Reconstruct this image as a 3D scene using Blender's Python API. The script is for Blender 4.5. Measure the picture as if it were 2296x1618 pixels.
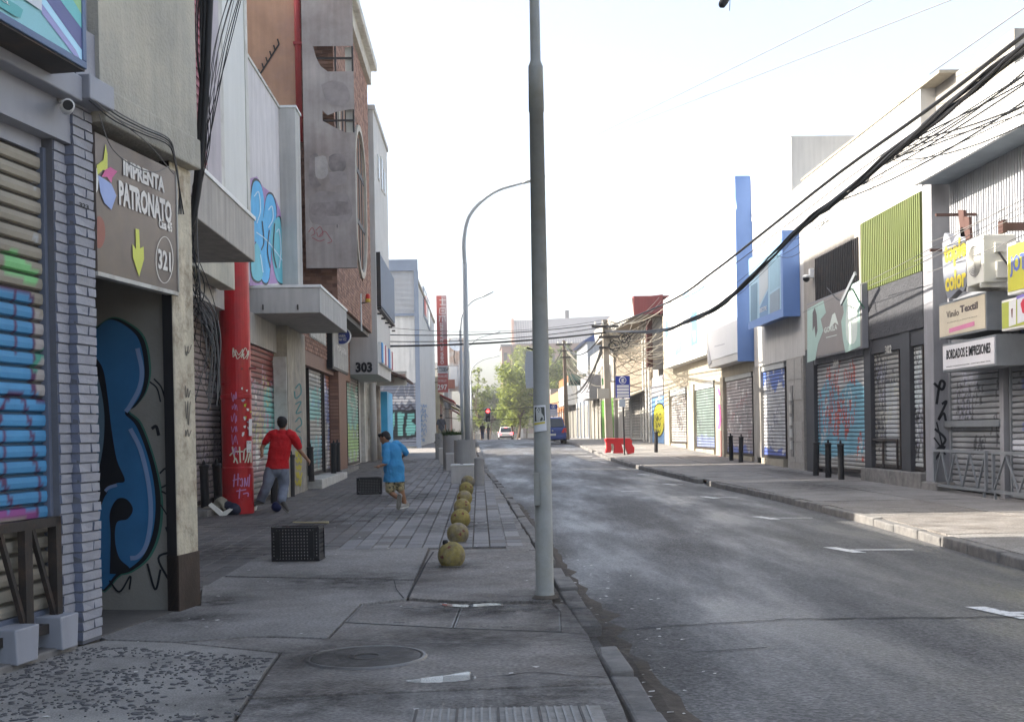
import bpy, math, random
import numpy as np
from mathutils import Vector, Matrix, Quaternion
rad = math.radians
sc = bpy.context.scene
for o in list(bpy.data.objects): bpy.data.objects.remove(o)
# ---------------------------------------------------------------- camera
FL, PX, WD, HD = 2660.0, 1148.0, 2296.0, 1616.6
YAW, ROLL, TILT = rad(1.57), rad(1.03), rad(-.6)
EYE = Vector((0, 0, 1.35))
PY = 968.7 - FL*math.tan(TILT)          # image row of the optical axis
FWD = Vector((math.sin(YAW)*math.cos(TILT), math.cos(YAW)*math.cos(TILT), math.sin(TILT)))
R0 = Vector((math.cos(YAW), -math.sin(YAW), 0)); UP = Vector((0, 0, 1)); U0 = R0.cross(FWD)
CR = R0*math.cos(ROLL) - U0*math.sin(ROLL)
CU = U0*math.cos(ROLL) + R0*math.sin(ROLL)
cd = bpy.data.cameras.new('camera'); cam = bpy.data.objects.new('camera', cd)
sc.collection.objects.link(cam); sc.camera = cam
cd.sensor_width = 36; cd.lens = 36*FL/WD
cd.shift_y = (PY - HD/2)/WD
cd.clip_start = .1; cd.clip_end = 6000
cam.matrix_world = Matrix.Translation(EYE) @ Matrix((CR, CU, -FWD)).transposed().to_4x4()
# ---------------------------------------------------------------- sky, sun, exposure
SUN_EL, SUN_AZ = rad(31), rad(-88)          # compass angle from +Y, clockwise; the sun stands over the left roofs
sdir = Vector((math.sin(SUN_AZ)*math.cos(SUN_EL), math.cos(SUN_AZ)*math.cos(SUN_EL), math.sin(SUN_EL)))
wd = bpy.data.worlds.new('World'); sc.world = wd; wd.use_nodes = True
nt = wd.node_tree; bg = nt.nodes['Background']
sky = nt.nodes.new('ShaderNodeTexSky'); sky.sky_type = 'NISHITA'; sky.sun_disc = False
sky.sun_elevation = SUN_EL; sky.sun_rotation = SUN_AZ
sky.air_density = 1.0; sky.dust_density = 6.0; sky.ozone_density = 1.0; sky.altitude = 500
hs = nt.nodes.new('ShaderNodeHueSaturation'); hs.inputs['Saturation'].default_value = .72      # thin morning haze washes the blue out
nt.links.new(sky.outputs[0], hs.inputs['Color']); nt.links.new(hs.outputs[0], bg.inputs[0]); bg.inputs[1].default_value = .10
sl = bpy.data.lights.new('sun', 'SUN'); sl.energy = 3.1; sl.angle = rad(.53); sl.color = (1, .93, .82)
sun = bpy.data.objects.new('sun', sl); sc.collection.objects.link(sun)
sun.rotation_euler = (-sdir).to_track_quat('-Z', 'Y').to_euler(); sun.location = sdir*60
vs = sc.view_settings; vs.view_transform = 'Standard'; vs.look = 'None'; vs.gamma = 1; vs.use_curve_mapping = False
vs.exposure = 2.25
sc.render.engine = 'CYCLES'
sc.cycles.max_bounces = 6; sc.cycles.diffuse_bounces = 3; sc.cycles.glossy_bounces = 2; sc.cycles.transmission_bounces = 2; sc.cycles.volume_bounces = 0
# ---------------------------------------------------------------- survey helpers
GT = [(-40, -.05), (0, 0), (12, 0), (20, .05), (28, .11), (35, .2), (43, .33), (50, .5), (57, .7), (65, .76), (75, .79), (100, .8), (125, .74), (150, .6), (250, -.6), (500, -4), (1600, -12)]
def lerp_table(T, y):
    if y <= T[0][0]: return T[0][1]
    for (a, b), (c, d) in zip(T, T[1:]):
        if y <= c: return b + (d-b)*(y-a)/(c-a)
    return T[-1][1]
def G(y): return sum(lerp_table(GT, y+k) for k in (-4, -2, 0, 2, 4))/5
KLT = [(-40, .85), (6.3, .78), (15.9, .69), (25.8, .53), (36.6, .2), (50, 0), (75, -.2), (100, -.3), (160, -.5), (400, -1)]
KRT = [(-40, 5.2), (11.7, 5.42), (16.8, 5.68), (22.6, 5.7), (36.7, 5.05), (44, 4.85), (60, 4.95), (160, 5.0), (400, 5.0)]
def KL(y): return lerp_table(KLT, y)
def KR(y): return lerp_table(KRT, y)
def ray(px, py): return FWD + CR*((px-PX)/FL) - CU*((py-PY)/FL)
def at_plane(px, py, p0, n):
    d = ray(px, py); return EYE + d*((Vector(p0)-EYE).dot(n)/d.dot(n))
def UX(px, py, x):
    p = at_plane(px, py, (x, 0, 0), Vector((1, 0, 0))); return p.y, p.z
def UY(px, py, y):
    p = at_plane(px, py, (0, y, 0), Vector((0, 1, 0))); return p.x, p.z
def UG(px, py, dz=0):
    d = ray(px, py); lo = 1.0; t = 1.0
    while t < 400:
        p = EYE + d*t
        if p.z <= G(p.y)+dz: break
        t *= 1.01
    lo, hi = t/1.01, t
    for _ in range(30):
        m = (lo+hi)/2; p = EYE + d*m
        if p.z <= G(p.y)+dz: hi = m
        else: lo = m
    return EYE + d*hi
# ---------------------------------------------------------------- materials
MATS = {}
def _n(nt, t, **kw):
    n = nt.nodes.new(t)
    for k, v in kw.items(): setattr(n, k, v)
    return n
def mat(name, col, rough=.85, var=.18, scale=2.0, bump=.15, bscale=45, spec=.3, metal=0, streak=0.0, col2=None, c2=.5, c2s=1.2, c2w=.12, attr=False, bdist=.01, emit=None, estr=0, trans=0, rvar=0, speck=0, sps=30):
    """procedural surface: base colour with cloudy variation, optional vertical streaks and a second (worn) colour, fine bump"""
    if name in MATS: return MATS[name]
    m = bpy.data.materials.new(name); m.use_nodes = True; MATS[name] = m
    nt = m.node_tree; b = nt.nodes['Principled BSDF']; L = nt.links.new
    geo = _n(nt, 'ShaderNodeNewGeometry')
    n1 = _n(nt, 'ShaderNodeTexNoise'); n1.inputs['Scale'].default_value = scale; n1.inputs['Detail'].default_value = 8; n1.inputs['Roughness'].default_value = .65
    L(geo.outputs['Position'], n1.inputs['Vector'])
    if attr:
        ca = _n(nt, 'ShaderNodeVertexColor'); ca.layer_name = 'Col'; cur = ca.outputs['Color']
    else:
        rgb = _n(nt, 'ShaderNodeRGB'); rgb.outputs[0].default_value = (*col, 1); cur = rgb.outputs[0]
    if col2:
        n3 = _n(nt, 'ShaderNodeTexNoise'); n3.inputs['Scale'].default_value = c2s; n3.inputs['Detail'].default_value = 10; n3.inputs['Roughness'].default_value = .7
        mp3 = _n(nt, 'ShaderNodeMapping'); mp3.inputs['Location'].default_value = (13, 7, 3)
        L(geo.outputs['Position'], mp3.inputs[0]); L(mp3.outputs[0], n3.inputs['Vector'])
        mr = _n(nt, 'ShaderNodeMapRange'); mr.inputs['From Min'].default_value = c2-c2w; mr.inputs['From Max'].default_value = c2+c2w
        L(n3.outputs['Fac'], mr.inputs['Value'])
        mx = _n(nt, 'ShaderNodeMix', data_type='RGBA'); L(mr.outputs[0], mx.inputs['Factor']); L(cur, mx.inputs['A']); mx.inputs['B'].default_value = (*col2, 1)
        cur = mx.outputs['Result']
    def mul(fac_socket, amt, cur):
        r = _n(nt, 'ShaderNodeMapRange'); r.inputs['From Min'].default_value = .25; r.inputs['From Max'].default_value = .75
        r.inputs['To Min'].default_value = 1-amt; r.inputs['To Max'].default_value = 1+amt; L(fac_socket, r.inputs['Value'])
        v = _n(nt, 'ShaderNodeMix', data_type='RGBA', blend_type='MULTIPLY'); v.inputs['Factor'].default_value = 1
        c = _n(nt, 'ShaderNodeCombineColor')
        for k in range(3): L(r.outputs[0], c.inputs[k])
        L(cur, v.inputs['A']); L(c.outputs[0], v.inputs['B']); return v.outputs['Result']
    if var: cur = mul(n1.outputs['Fac'], var, cur)
    if streak:
        mp = _n(nt, 'ShaderNodeMapping'); mp.inputs['Scale'].default_value = (5, 5, .35)
        L(geo.outputs['Position'], mp.inputs[0])
        n2 = _n(nt, 'ShaderNodeTexNoise'); n2.inputs['Scale'].default_value = 1.6; n2.inputs['Detail'].default_value = 6
        L(mp.outputs[0], n2.inputs['Vector']); cur = mul(n2.outputs['Fac'], streak, cur)
    if speck:
        nv = _n(nt, 'ShaderNodeTexNoise'); nv.inputs['Scale'].default_value = sps; nv.inputs['Detail'].default_value = 3
        L(geo.outputs['Position'], nv.inputs['Vector']); cur = mul(nv.outputs['Fac'], speck, cur)
    L(cur, b.inputs['Base Color'])
    b.inputs['Roughness'].default_value = rough; b.inputs['Metallic'].default_value = metal
    b.inputs['Specular IOR Level'].default_value = spec
    if trans: b.inputs['Transmission Weight'].default_value = trans
    if rvar:
        r = _n(nt, 'ShaderNodeMapRange'); r.inputs['From Min'].default_value = .3; r.inputs['From Max'].default_value = .7
        r.inputs['To Min'].default_value = max(.05, rough-rvar); r.inputs['To Max'].default_value = min(1, rough+rvar)
        L(n1.outputs['Fac'], r.inputs['Value']); L(r.outputs[0], b.inputs['Roughness'])
    if bump:
        nb = _n(nt, 'ShaderNodeTexNoise'); nb.inputs['Scale'].default_value = bscale; nb.inputs['Detail'].default_value = 5
        L(geo.outputs['Position'], nb.inputs['Vector'])
        bp = _n(nt, 'ShaderNodeBump'); bp.inputs['Strength'].default_value = bump; bp.inputs['Distance'].default_value = bdist
        L(nb.outputs['Fac'], bp.inputs['Height']); L(bp.outputs[0], b.inputs['Normal'])
    if emit:
        b.inputs['Emission Color'].default_value = (*emit, 1); b.inputs['Emission Strength'].default_value = estr
    return m
def flat(name, col, rough=.6, **kw):
    kw.setdefault('var', .08); kw.setdefault('bump', 0); return mat(name, col, rough, **kw)
# ---------------------------------------------------------------- mesh builder
WM = {}
COLL = sc.collection
class MB:
    def __init__(s, xf=None): s.v = []; s.f = []; s.mi = []; s.m = 0; s.xf = xf; s.col = None
    def pt(s, p):
        p = Vector(p)
        if s.xf: p = s.xf @ p
        s.v.append(p); return len(s.v)-1
    def face(s, idx): s.f.append(tuple(idx)); s.mi.append(s.m)
    def poly(s, pts): s.face([s.pt(p) for p in pts]); return s
    def box(s, x0, x1, y0, y1, z0, z1):
        i = [s.pt(p) for p in ((x0,y0,z0),(x1,y0,z0),(x1,y1,z0),(x0,y1,z0),(x0,y0,z1),(x1,y0,z1),(x1,y1,z1),(x0,y1,z1))]
        for q in ((0,3,2,1),(4,5,6,7),(0,1,5,4),(1,2,6,5),(2,3,7,6),(3,0,4,7)): s.face([i[k] for k in q])
        return s
    def hexa(s, b, t):
        """prism between two loops of points of equal length"""
        n = len(b); i = [s.pt(p) for p in b]; j = [s.pt(p) for p in t]
        s.face(i[::-1]); s.face(j)
        for k in range(n): s.face((i[k], i[(k+1)%n], j[(k+1)%n], j[k]))
        return s
    def extr(s, pts, vec):
        vec = Vector(vec); return s.hexa([Vector(p) for p in pts], [Vector(p)+vec for p in pts])
    def beam(s, a, b, w, h=None, up=(0,0,1)):
        """rectangular bar from a to b"""
        a, b = Vector(a), Vector(b); h = h or w; d = (b-a).normalized(); u = Vector(up)
        if abs(d.dot(u)) > .98: u = Vector((1,0,0))
        x = d.cross(u).normalized()*(w/2); y = x.cross(d).normalized()*(h/2)
        lo = [a-x-y, a+x-y, a+x+y, a-x+y]; return s.hexa(lo, [p+(b-a) for p in lo])
    def tube(s, pts, r, n=8, cap=True):
        pts = [Vector(p) for p in pts]; rings = []; prev = None
        for k, p in enumerate(pts):
            d = (pts[min(k+1, len(pts)-1)]-pts[max(k-1, 0)])
            d = d.normalized() if d.length > 1e-9 else Vector((0,0,1))
            if prev is None:
                u = Vector((0,0,1)) if abs(d.z) < .9 else Vector((1,0,0))
                x = d.cross(u).normalized()
            else:
                x = (prev - d*prev.dot(d)).normalized()
            prev = x; y = d.cross(x)
            rr = r[k] if isinstance(r, (list, tuple)) else r
            ra, rb = rr if isinstance(rr, tuple) else (rr, rr)
            rings.append([s.pt(p + x*(ra*math.cos(2*math.pi*q/n)) + y*(rb*math.sin(2*math.pi*q/n))) for q in range(n)])
        for a, b in zip(rings, rings[1:]):
            for q in range(n): s.face((a[q], a[(q+1)%n], b[(q+1)%n], b[q]))
        if cap: s.face(rings[0][::-1]); s.face(rings[-1])
        return s
    def lathe(s, c, prof, n=24, cap=True):
        c = Vector(c); rings = [[s.pt(c + Vector((r*math.cos(2*math.pi*q/n), r*math.sin(2*math.pi*q/n), z))) for q in range(n)] for r, z in prof]
        for a, b in zip(rings, rings[1:]):
            for q in range(n): s.face((a[q], a[(q+1)%n], b[(q+1)%n], b[q]))
        if cap: s.face(rings[0][::-1]); s.face(rings[-1])
        return s
    def ell(s, c, rx, ry, rz, n=14, m=9, rot=None):
        c = Vector(c); rings = []
        for k in range(m+1):
            a = -math.pi/2 + math.pi*k/m
            ring = []
            for q in range(n):
                t = 2*math.pi*q/n; p = Vector((rx*math.cos(a)*math.cos(t), ry*math.cos(a)*math.sin(t), rz*math.sin(a)))
                if rot: p = rot @ p
                ring.append(s.pt(c+p))
            rings.append(ring)
        for a, b in zip(rings, rings[1:]):
            for q in range(n): s.face((a[q], a[(q+1)%n], b[(q+1)%n], b[q]))
        return s
    def mesh(s, inv=None, smooth=False):
        me = bpy.data.meshes.new('m'); vs_ = [inv @ p for p in s.v] if inv else s.v
        me.from_pydata([tuple(p) for p in vs_], [], s.f)
        if smooth: me.polygons.foreach_set('use_smooth', [True]*len(s.f))
        if s.col is not None:
            ca = me.color_attributes.new('Col', 'FLOAT_COLOR', 'POINT')
            arr = np.ones((len(s.v), 4), np.float32); arr[:, :3] = np.array(s.col, np.float32).reshape(-1, 3); ca.data.foreach_set('color', arr.ravel())
        return me
    def build(s, name, mats, parent=None, smooth=False, bev=0, kind=None, label=None):
        inv = WM[parent].inverted() if parent else None
        me = s.mesh(inv, smooth); me.name = name
        mats = mats if isinstance(mats, (list, tuple)) else [mats]
        for m in mats: me.materials.append(m)
        if len(mats) > 1: me.polygons.foreach_set('material_index', s.mi)
        o = bpy.data.objects.new(name, me); COLL.objects.link(o)
        if parent: o.parent = parent; WM[o] = WM[parent]
        else: WM[o] = Matrix.Identity(4)
        if bev:
            md = o.modifiers.new('bevel', 'BEVEL'); md.width = bev; md.segments = 2; md.limit_method = 'ANGLE'
        if kind: o['kind'] = kind
        if label: o['label'] = label
        return o
def thing(name, label, cat, loc=(0,0,0), rotz=0, group=None):
    o = bpy.data.objects.new(name, None); COLL.objects.link(o); o.empty_display_size = .2
    o.location = loc; o.rotation_euler = (0, 0, rotz); o['label'] = label; o['category'] = cat
    if group: o['group'] = group
    WM[o] = Matrix.Translation(Vector(loc)) @ Matrix.Rotation(rotz, 4, 'Z'); return o
def tag(o, label, cat, group=None):
    o['label'] = label; o['category'] = cat
    if group: o['group'] = group
    return o
def inst(name, me, parent, world):
    o = bpy.data.objects.new(name, me); COLL.objects.link(o); o.parent = parent
    o.matrix_basis = (WM[parent].inverted() @ world) if parent else world
    WM[o] = world; return o
def copy_thing(root, loc, rotz, label, group=None, scale=None):
    r = root.copy(); COLL.objects.link(r); r.location = loc; r.rotation_euler = (0, 0, rotz); r['label'] = label
    if group: r['group'] = group
    if scale: r.scale = scale
    for ch in list(root.children):
        c = ch.copy(); COLL.objects.link(c); c.parent = r
        for g in list(ch.children):
            d = g.copy(); COLL.objects.link(d); d.parent = c
    return r
def structure(o): o['kind'] = 'structure'; return o
def catmull(pts, n=8):
    pts = [Vector(p) for p in pts]; out = []
    P = [pts[0]*2-pts[1]] + pts + [pts[-1]*2-pts[-2]]
    for i in range(1, len(P)-2):
        for k in range(n):
            t = k/n; a, b, c, d = P[i-1], P[i], P[i+1], P[i+2]
            out.append(.5*((2*b) + (c-a)*t + (2*a-5*b+4*c-d)*t*t + (3*b-a-3*c+d)*t**3))
    out.append(pts[-1]); return out
# planes for tracing paint and signs: point, normal (towards viewer), right, up
class Plane:
    def __init__(s, p0, n, right=None):
        s.p0 = Vector(p0); s.n = Vector(n).normalized(); s.up = UP; s.r = Vector(right) if right else UP.cross(s.n).normalized()
    def px(s, x, y, off=0): return at_plane(x, y, s.p0 + s.n*off, s.n)
def decal(name, parent, plane, pxs, m, off=.004, smooth=0):
    """a patch of paint or print traced on a plane"""
    if smooth: pxs = [(p.x, p.y) for p in catmull([Vector((a, b, 0)) for a, b in pxs+[pxs[0]]], smooth)][:-1]
    mb = MB(); mb.poly([plane.px(x, y, off) for x, y in pxs]); return mb.build(name, m, parent)
def strokes(name, parent, plane, lines, m, wpx=3, off=.005, sm=6):
    """brush or spray strokes traced on a plane"""
    mb = MB()
    for k, ln in enumerate(lines):
        w = wpx
        if isinstance(ln, tuple) and isinstance(ln[0], list): ln, w = ln
        P = catmull([Vector((a, b, 0)) for a, b in ln], sm) if len(ln) > 2 else [Vector((a, b, 0)) for a, b in ln]
        L = []; Rr = []
        for i, p in enumerate(P):
            d = (P[min(i+1, len(P)-1)] - P[max(i-1, 0)]); d = Vector((-d.y, d.x, 0)); d = d.normalized()*(w/2) if d.length else Vector((w/2, 0, 0))
            L.append(mb.pt(plane.px(p.x+d.x, p.y+d.y, off + .0006*(k % 9)))); Rr.append(mb.pt(plane.px(p.x-d.x, p.y-d.y, off + .0006*(k % 9))))
        for i in range(len(P)-1): mb.face((L[i], L[i+1], Rr[i+1], Rr[i]))
    return mb.build(name, m, parent)
def scribble(rng, x, y, w, h, n=7):
    """random tag in pixel space"""
    out = []; 
    for i in range(n):
        out.append((x + w*(i/(n-1)) + rng.uniform(-.5, .5)*w*.3, y + (h if i % 2 else 0) + rng.uniform(-.25, .25)*h))
    return out
def text(name, parent, plane, txt, x0, y0, x1, y1, m, off=.006, bold=0, thick=.002, shear=0):
    """lettering fitted between two pixel corners (left-top, right-bottom) on a plane"""
    cu = bpy.data.curves.new('t', 'FONT'); cu.body = txt; cu.extrude = thick/2; cu.offset = bold; cu.resolution_u = 2; cu.shear = shear
    to = bpy.data.objects.new('t', cu); COLL.objects.link(to)
    dg = bpy.context.evaluated_depsgraph_get(); dg.update()
    me = bpy.data.meshes.new_from_object(to.evaluated_get(dg)); bpy.data.objects.remove(to); bpy.data.curves.remove(cu)
    co = np.empty(len(me.vertices)*3); me.vertices.foreach_get('co', co); co = co.reshape(-1, 3)
    mn, mx = co.min(0), co.max(0)
    a, b = plane.px(x0, y0, off), plane.px(x1, y1, off)
    # true rectangle on the plane
    wv = (b-a).dot(plane.r); hv = (a-b).dot(UP) if plane.up == UP else (a-b).dot(plane.up)
    u = (co[:, 0]-mn[0])/(mx[0]-mn[0]); v = (co[:, 1]-mn[1])/(mx[1]-mn[1])
    base = np.array(a); r = np.array(plane.r); up = np.array(plane.up); n = np.array(plane.n)
    W = base + np.outer(u*wv, r) - np.outer((1-v)*hv, up) + np.outer(co[:, 2], n)
    inv = np.array(WM[parent].inverted()) if parent else np.eye(4)
    W = W @ inv[:3, :3].T + inv[:3, 3]
    me.vertices.foreach_set('co', W.ravel()); me.update(); me.materials.clear(); me.materials.append(m); me.name = name
    o = bpy.data.objects.new(name, me); COLL.objects.link(o)
    if parent: o.parent = parent; WM[o] = WM[parent]
    return o
# ---------------------------------------------------------------- painted roller shutters
def in_poly(S, Z, P):
    c = np.zeros(S.shape, bool); n = len(P)
    for i in range(n):
        (x1, y1), (x2, y2) = P[i], P[(i+1) % n]
        if y1 == y2: continue
        cond = ((Z < y1) != (Z < y2)) & (S < (x2-x1)*(Z-y1)/(y2-y1)+x1); c ^= cond
    return c
def near_line(S, Z, P, w):
    h = np.zeros(S.shape, bool)
    for (x1, y1), (x2, y2) in zip(P, P[1:]):
        dx, dy = x2-x1, y2-y1; L2 = dx*dx+dy*dy+1e-12
        t = np.clip(((S-x1)*dx+(Z-y1)*dy)/L2, 0, 1); h |= (S-x1-t*dx)**2+(Z-y1-t*dy)**2 < w*w
    return h
def smooth2(P, n=6): return [(p.x, p.y) for p in catmull([Vector((a, b, 0)) for a, b in P], n)]
def vnoise(S, Z, sc_, seed):
    rs = np.random.RandomState(seed); g = rs.rand(64, 64); x = S*sc_; y = Z*sc_
    i = np.floor(x).astype(int); j = np.floor(y).astype(int); fx = x-i; fy = y-j; fx = fx*fx*(3-2*fx); fy = fy*fy*(3-2*fy)
    a = g[i % 64, j % 64]; b = g[(i+1) % 64, j % 64]; c = g[i % 64, (j+1) % 64]; d = g[(i+1) % 64, (j+1) % 64]
    return (a*(1-fx)+b*fx)*(1-fy)+(c*(1-fx)+d*fx)*fy
def painter(base, ops, seed=1):
    """ops: ('fill', pts, col) ('line', pts, w, col) ('band', z0, z1, col, wob) ('blot', scale, thr, col) ('tags', n, w, col, size)"""
    def fn(S, Z, w, h):
        C = np.empty(S.shape+(3,)); C[:] = base
        rng = random.Random(seed)
        for o in ops:
            if o[0] == 'fill': M = in_poly(S, Z, o[1]); C[M] = o[2]
            elif o[0] == 'line': M = near_line(S, Z, o[1], o[2]/2); C[M] = o[3]
            elif o[0] == 'band':
                wob = (vnoise(S, Z*0+.3, 3, seed+5)-.5)*o[4]; M = (Z+wob > o[1]) & (Z+wob < o[2]); C[M] = o[3]
            elif o[0] == 'blot': M = vnoise(S, Z, o[1], seed+int(o[2]*1000)) > o[2]; C[M] = o[3]
            elif o[0] == 'tags':
                for k in range(o[1]):
                    sz = o[4]*rng.uniform(.6, 1.3); x = rng.uniform(0, w-sz*.5); z = rng.uniform(.1*h, .85*h)
                    P = smooth2(scribble(rng, x, z, sz*1.4, sz*.8, 8), 4); M = near_line(S, Z, P, o[2]/2); C[M] = o[3]
        gr = .82+.36*vnoise(S, Z, 2.2, seed+9); C *= gr[..., None]
        return C
    return fn
M_SLAT = mat('painted_slat_metal', (1,1,1), .55, var=.16, scale=3, bump=.06, spec=.35, attr=True)
def shutter(parent, T, w, z0, z1, pitch, fn, rail, depth=.022, cols=None, name='shutter', rails=True, bottom=True):
    """roller shutter: T maps local (s right, d towards street, z) to world; rail frame is the part, slats are sub-parts"""
    mb = MB(T); 
    if rails:
        mb.box(-.05, .0, -.03, .045, z0, z1+.02); mb.box(w, w+.05, -.03, .045, z0, z1+.02)
    if bottom: mb.box(.0, w, -.012, .032, z0, z0+.07)
    mb.box(0, w, -.06, -.05, z0, z1)
    fr = mb.build(name, rail, parent)
    z = z0+.07 if bottom else z0; nc = cols or max(6, int(w/.07)); k = 0
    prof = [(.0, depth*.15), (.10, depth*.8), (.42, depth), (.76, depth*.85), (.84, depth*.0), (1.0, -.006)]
    S = np.linspace(0, w, nc+1)
    while z < z1-pitch*.3:
        h = min(pitch, z1-z); mb = MB(T); SS = np.repeat(S[None, :], len(prof), 0); ZZ = np.array([[z-z0+h*p[0]]*(nc+1) for p in prof])
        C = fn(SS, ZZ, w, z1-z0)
        C[4:] *= .22  # groove rows darkened in the colour: contact shade painted in, with dirt
        for r, (t, d) in enumerate(prof):
            for s_ in S: mb.pt((s_, d, z+h*t))
        n = nc+1
        for r in range(len(prof)-1):
            for c in range(nc): mb.face((r*n+c, r*n+c+1, (r+1)*n+c+1, (r+1)*n+c))
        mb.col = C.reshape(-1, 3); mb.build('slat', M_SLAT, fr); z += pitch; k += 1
    return fr
def TL(x, y0):
    """local frame on a left wall: s runs up the street, d to the street"""
    return Matrix(((0,1,0,x),(1,0,0,y0),(0,0,1,0),(0,0,0,1)))
def TR(x, y0):
    """local frame on a right wall: s runs down the street (left to right as seen), d to the street"""
    return Matrix(((0,-1,0,x),(-1,0,0,y0),(0,0,1,0),(0,0,0,1)))
PL = lambda x: Plane((x, 0, 0), (1, 0, 0))      # left walls, facing right
PR = lambda x: Plane((x, 0, 0), (-1, 0, 0))     # right walls, facing left
PC = lambda y: Plane((0, y, 0), (0, -1, 0))     # walls facing the camera
# ================================================================ setting: ground, road, pavements
rng = random.Random(11)
C_CONC = mat('concrete_slab', (.235, .223, .212), .78, var=.26, scale=1.3, bump=.4, bscale=50, col2=(.15, .14, .13), c2=.56, c2s=1.3, rvar=.2, speck=.45, sps=45)
C_CONC2 = mat('concrete_slab_dark', (.215, .20, .186), .76, var=.28, scale=1.9, bump=.4, bscale=50, col2=(.125, .11, .098), c2=.55, c2s=1.7, rvar=.2, speck=.5, sps=40)
C_KERB = mat('kerb_concrete', (.19, .18, .17), .85, var=.3, scale=5, bump=.5, bscale=30, col2=(.10, .10, .10), c2=.58, c2s=4)
C_DIRT = mat('dirt_joint', (.10, .085, .07), .95, var=.3, scale=9, bump=.5, bscale=50)
C_TILE = mat('pavement_tile', (1, 1, 1), .7, speck=.25, sps=60, var=.3, scale=1.7, bump=.3, bscale=90, attr=True, rvar=.18)
C_PEB = mat('exposed_aggregate', (.29, .275, .255), .85, var=.25, scale=3, bump=.6, bscale=70, speck=.35, sps=90, col2=(.21, .20, .185), c2=.55, c2s=2)
C_PEBBLE = mat('dark_pebble', (.085, .082, .085), .6, var=.5, scale=20, bump=.2)
C_PAINT = mat('road_paint', (.68, .68, .67), .7, var=.1, scale=6, bump=.2, bscale=90, col2=(.13, .13, .135), c2=.59, c2s=16, c2w=.06)
# asphalt: worn bitumen, polished wheel paths are glossier than the rest
def asphalt():
    m = bpy.data.materials.new('asphalt'); m.use_nodes = True; nt = m.node_tree; b = nt.nodes['Principled BSDF']; L = nt.links.new
    geo = _n(nt, 'ShaderNodeNewGeometry')
    mp = _n(nt, 'ShaderNodeMapping'); mp.inputs['Scale'].default_value = (.85, .16, 1); L(geo.outputs['Position'], mp.inputs[0])
    n1 = _n(nt, 'ShaderNodeTexNoise'); n1.inputs['Scale'].default_value = 1.1; n1.inputs['Detail'].default_value = 9; n1.inputs['Roughness'].default_value = .62; L(mp.outputs[0], n1.inputs['Vector'])
    n2 = _n(nt, 'ShaderNodeTexNoise'); n2.inputs['Scale'].default_value = .9; n2.inputs['Detail'].default_value = 12; n2.inputs['Roughness'].default_value = .75; L(geo.outputs['Position'], n2.inputs['Vector'])
    n3 = _n(nt, 'ShaderNodeTexNoise'); n3.inputs['Scale'].default_value = 38; n3.inputs['Detail'].default_value = 6; n3.inputs['Roughness'].default_value = .7; L(geo.outputs['Position'], n3.inputs['Vector'])
    v = _n(nt, 'ShaderNodeTexVoronoi'); v.inputs['Scale'].default_value = 48; L(geo.outputs['Position'], v.inputs['Vector'])
    r1 = _n(nt, 'ShaderNodeValToRGB'); e = r1.color_ramp.elements
    e[0].position = .32; e[0].color = (.066, .064, .064, 1); e[1].position = .68; e[1].color = (.125, .122, .12, 1)
    mx = _n(nt, 'ShaderNodeMath', operation='MULTIPLY_ADD'); L(n1.outputs['Fac'], mx.inputs[0]); mx.inputs[1].default_value = .55; 
    h = _n(nt, 'ShaderNodeMath', operation='MULTIPLY'); L(n2.outputs['Fac'], h.inputs[0]); h.inputs[1].default_value = .45; L(h.outputs[0], mx.inputs[2])
    L(mx.outputs[0], r1.inputs[0])
    sp = _n(nt, 'ShaderNodeMapRange'); sp.inputs['From Min'].default_value = .3; sp.inputs['From Max'].default_value = .75; sp.inputs['To Min'].default_value = .35; sp.inputs['To Max'].default_value = 1.75; L(n3.outputs['Fac'], sp.inputs['Value'])
    mm = _n(nt, 'ShaderNodeVectorMath', operation='SCALE'); L(r1.outputs[0], mm.inputs[0]); L(sp.outputs[0], mm.inputs['Scale'])
    sv = _n(nt, 'ShaderNodeSeparateColor'); L(v.outputs['Color'], sv.inputs[0]); r5 = _n(nt, 'ShaderNodeMapRange'); r5.inputs['To Min'].default_value = .55; r5.inputs['To Max'].default_value = 1.45; L(sv.outputs[0], r5.inputs['Value'])
    m5 = _n(nt, 'ShaderNodeVectorMath', operation='SCALE'); L(mm.outputs[0], m5.inputs[0]); L(r5.outputs[0], m5.inputs['Scale']); L(m5.outputs[0], b.inputs['Base Color'])
    rr = _n(nt, 'ShaderNodeMapRange'); rr.inputs['From Min'].default_value = .38; rr.inputs['From Max'].default_value = .62; rr.inputs['To Min'].default_value = .8; rr.inputs['To Max'].default_value = .36; L(n1.outputs['Fac'], rr.inputs['Value']); L(rr.outputs[0], b.inputs['Roughness'])
    b.inputs['Specular IOR Level'].default_value = .5
    bp = _n(nt, 'ShaderNodeBump'); bp.inputs['Strength'].default_value = .6; bp.inputs['Distance'].default_value = .01; L(v.outputs['Distance'], bp.inputs['Height']); L(bp.outputs[0], b.inputs['Normal'])
    return m
C_ASPH = asphalt()
def strip(name, xl, xr, dz, ys, m, nx=1, crown=0):
    mb = MB(); rows = []
    for y in ys:
        a, b = xl(y), xr(y)
        rows.append([mb.pt((a+(b-a)*k/nx, y, G(y)+dz+crown*math.sin(math.pi*k/nx))) for k in range(nx+1)])
    for p, q in zip(rows, rows[1:]):
        for k in range(nx): mb.face((p[k], p[k+1], q[k+1], q[k]))
    return structure(mb.build(name, m, smooth=True))
YS = [-30, -20, -10] + [i*1.5 for i in range(-4, 120)] + [190, 215, 250, 300, 400]
C_EARTH = mat('packed_earth', (.17, .15, .12), .95, var=.3, scale=.4, bump=.3)
gr = strip('ground', lambda y: -900, lambda y: 900, -.32, [-60] + YS + [600, 900, 1500], C_EARTH)
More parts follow.
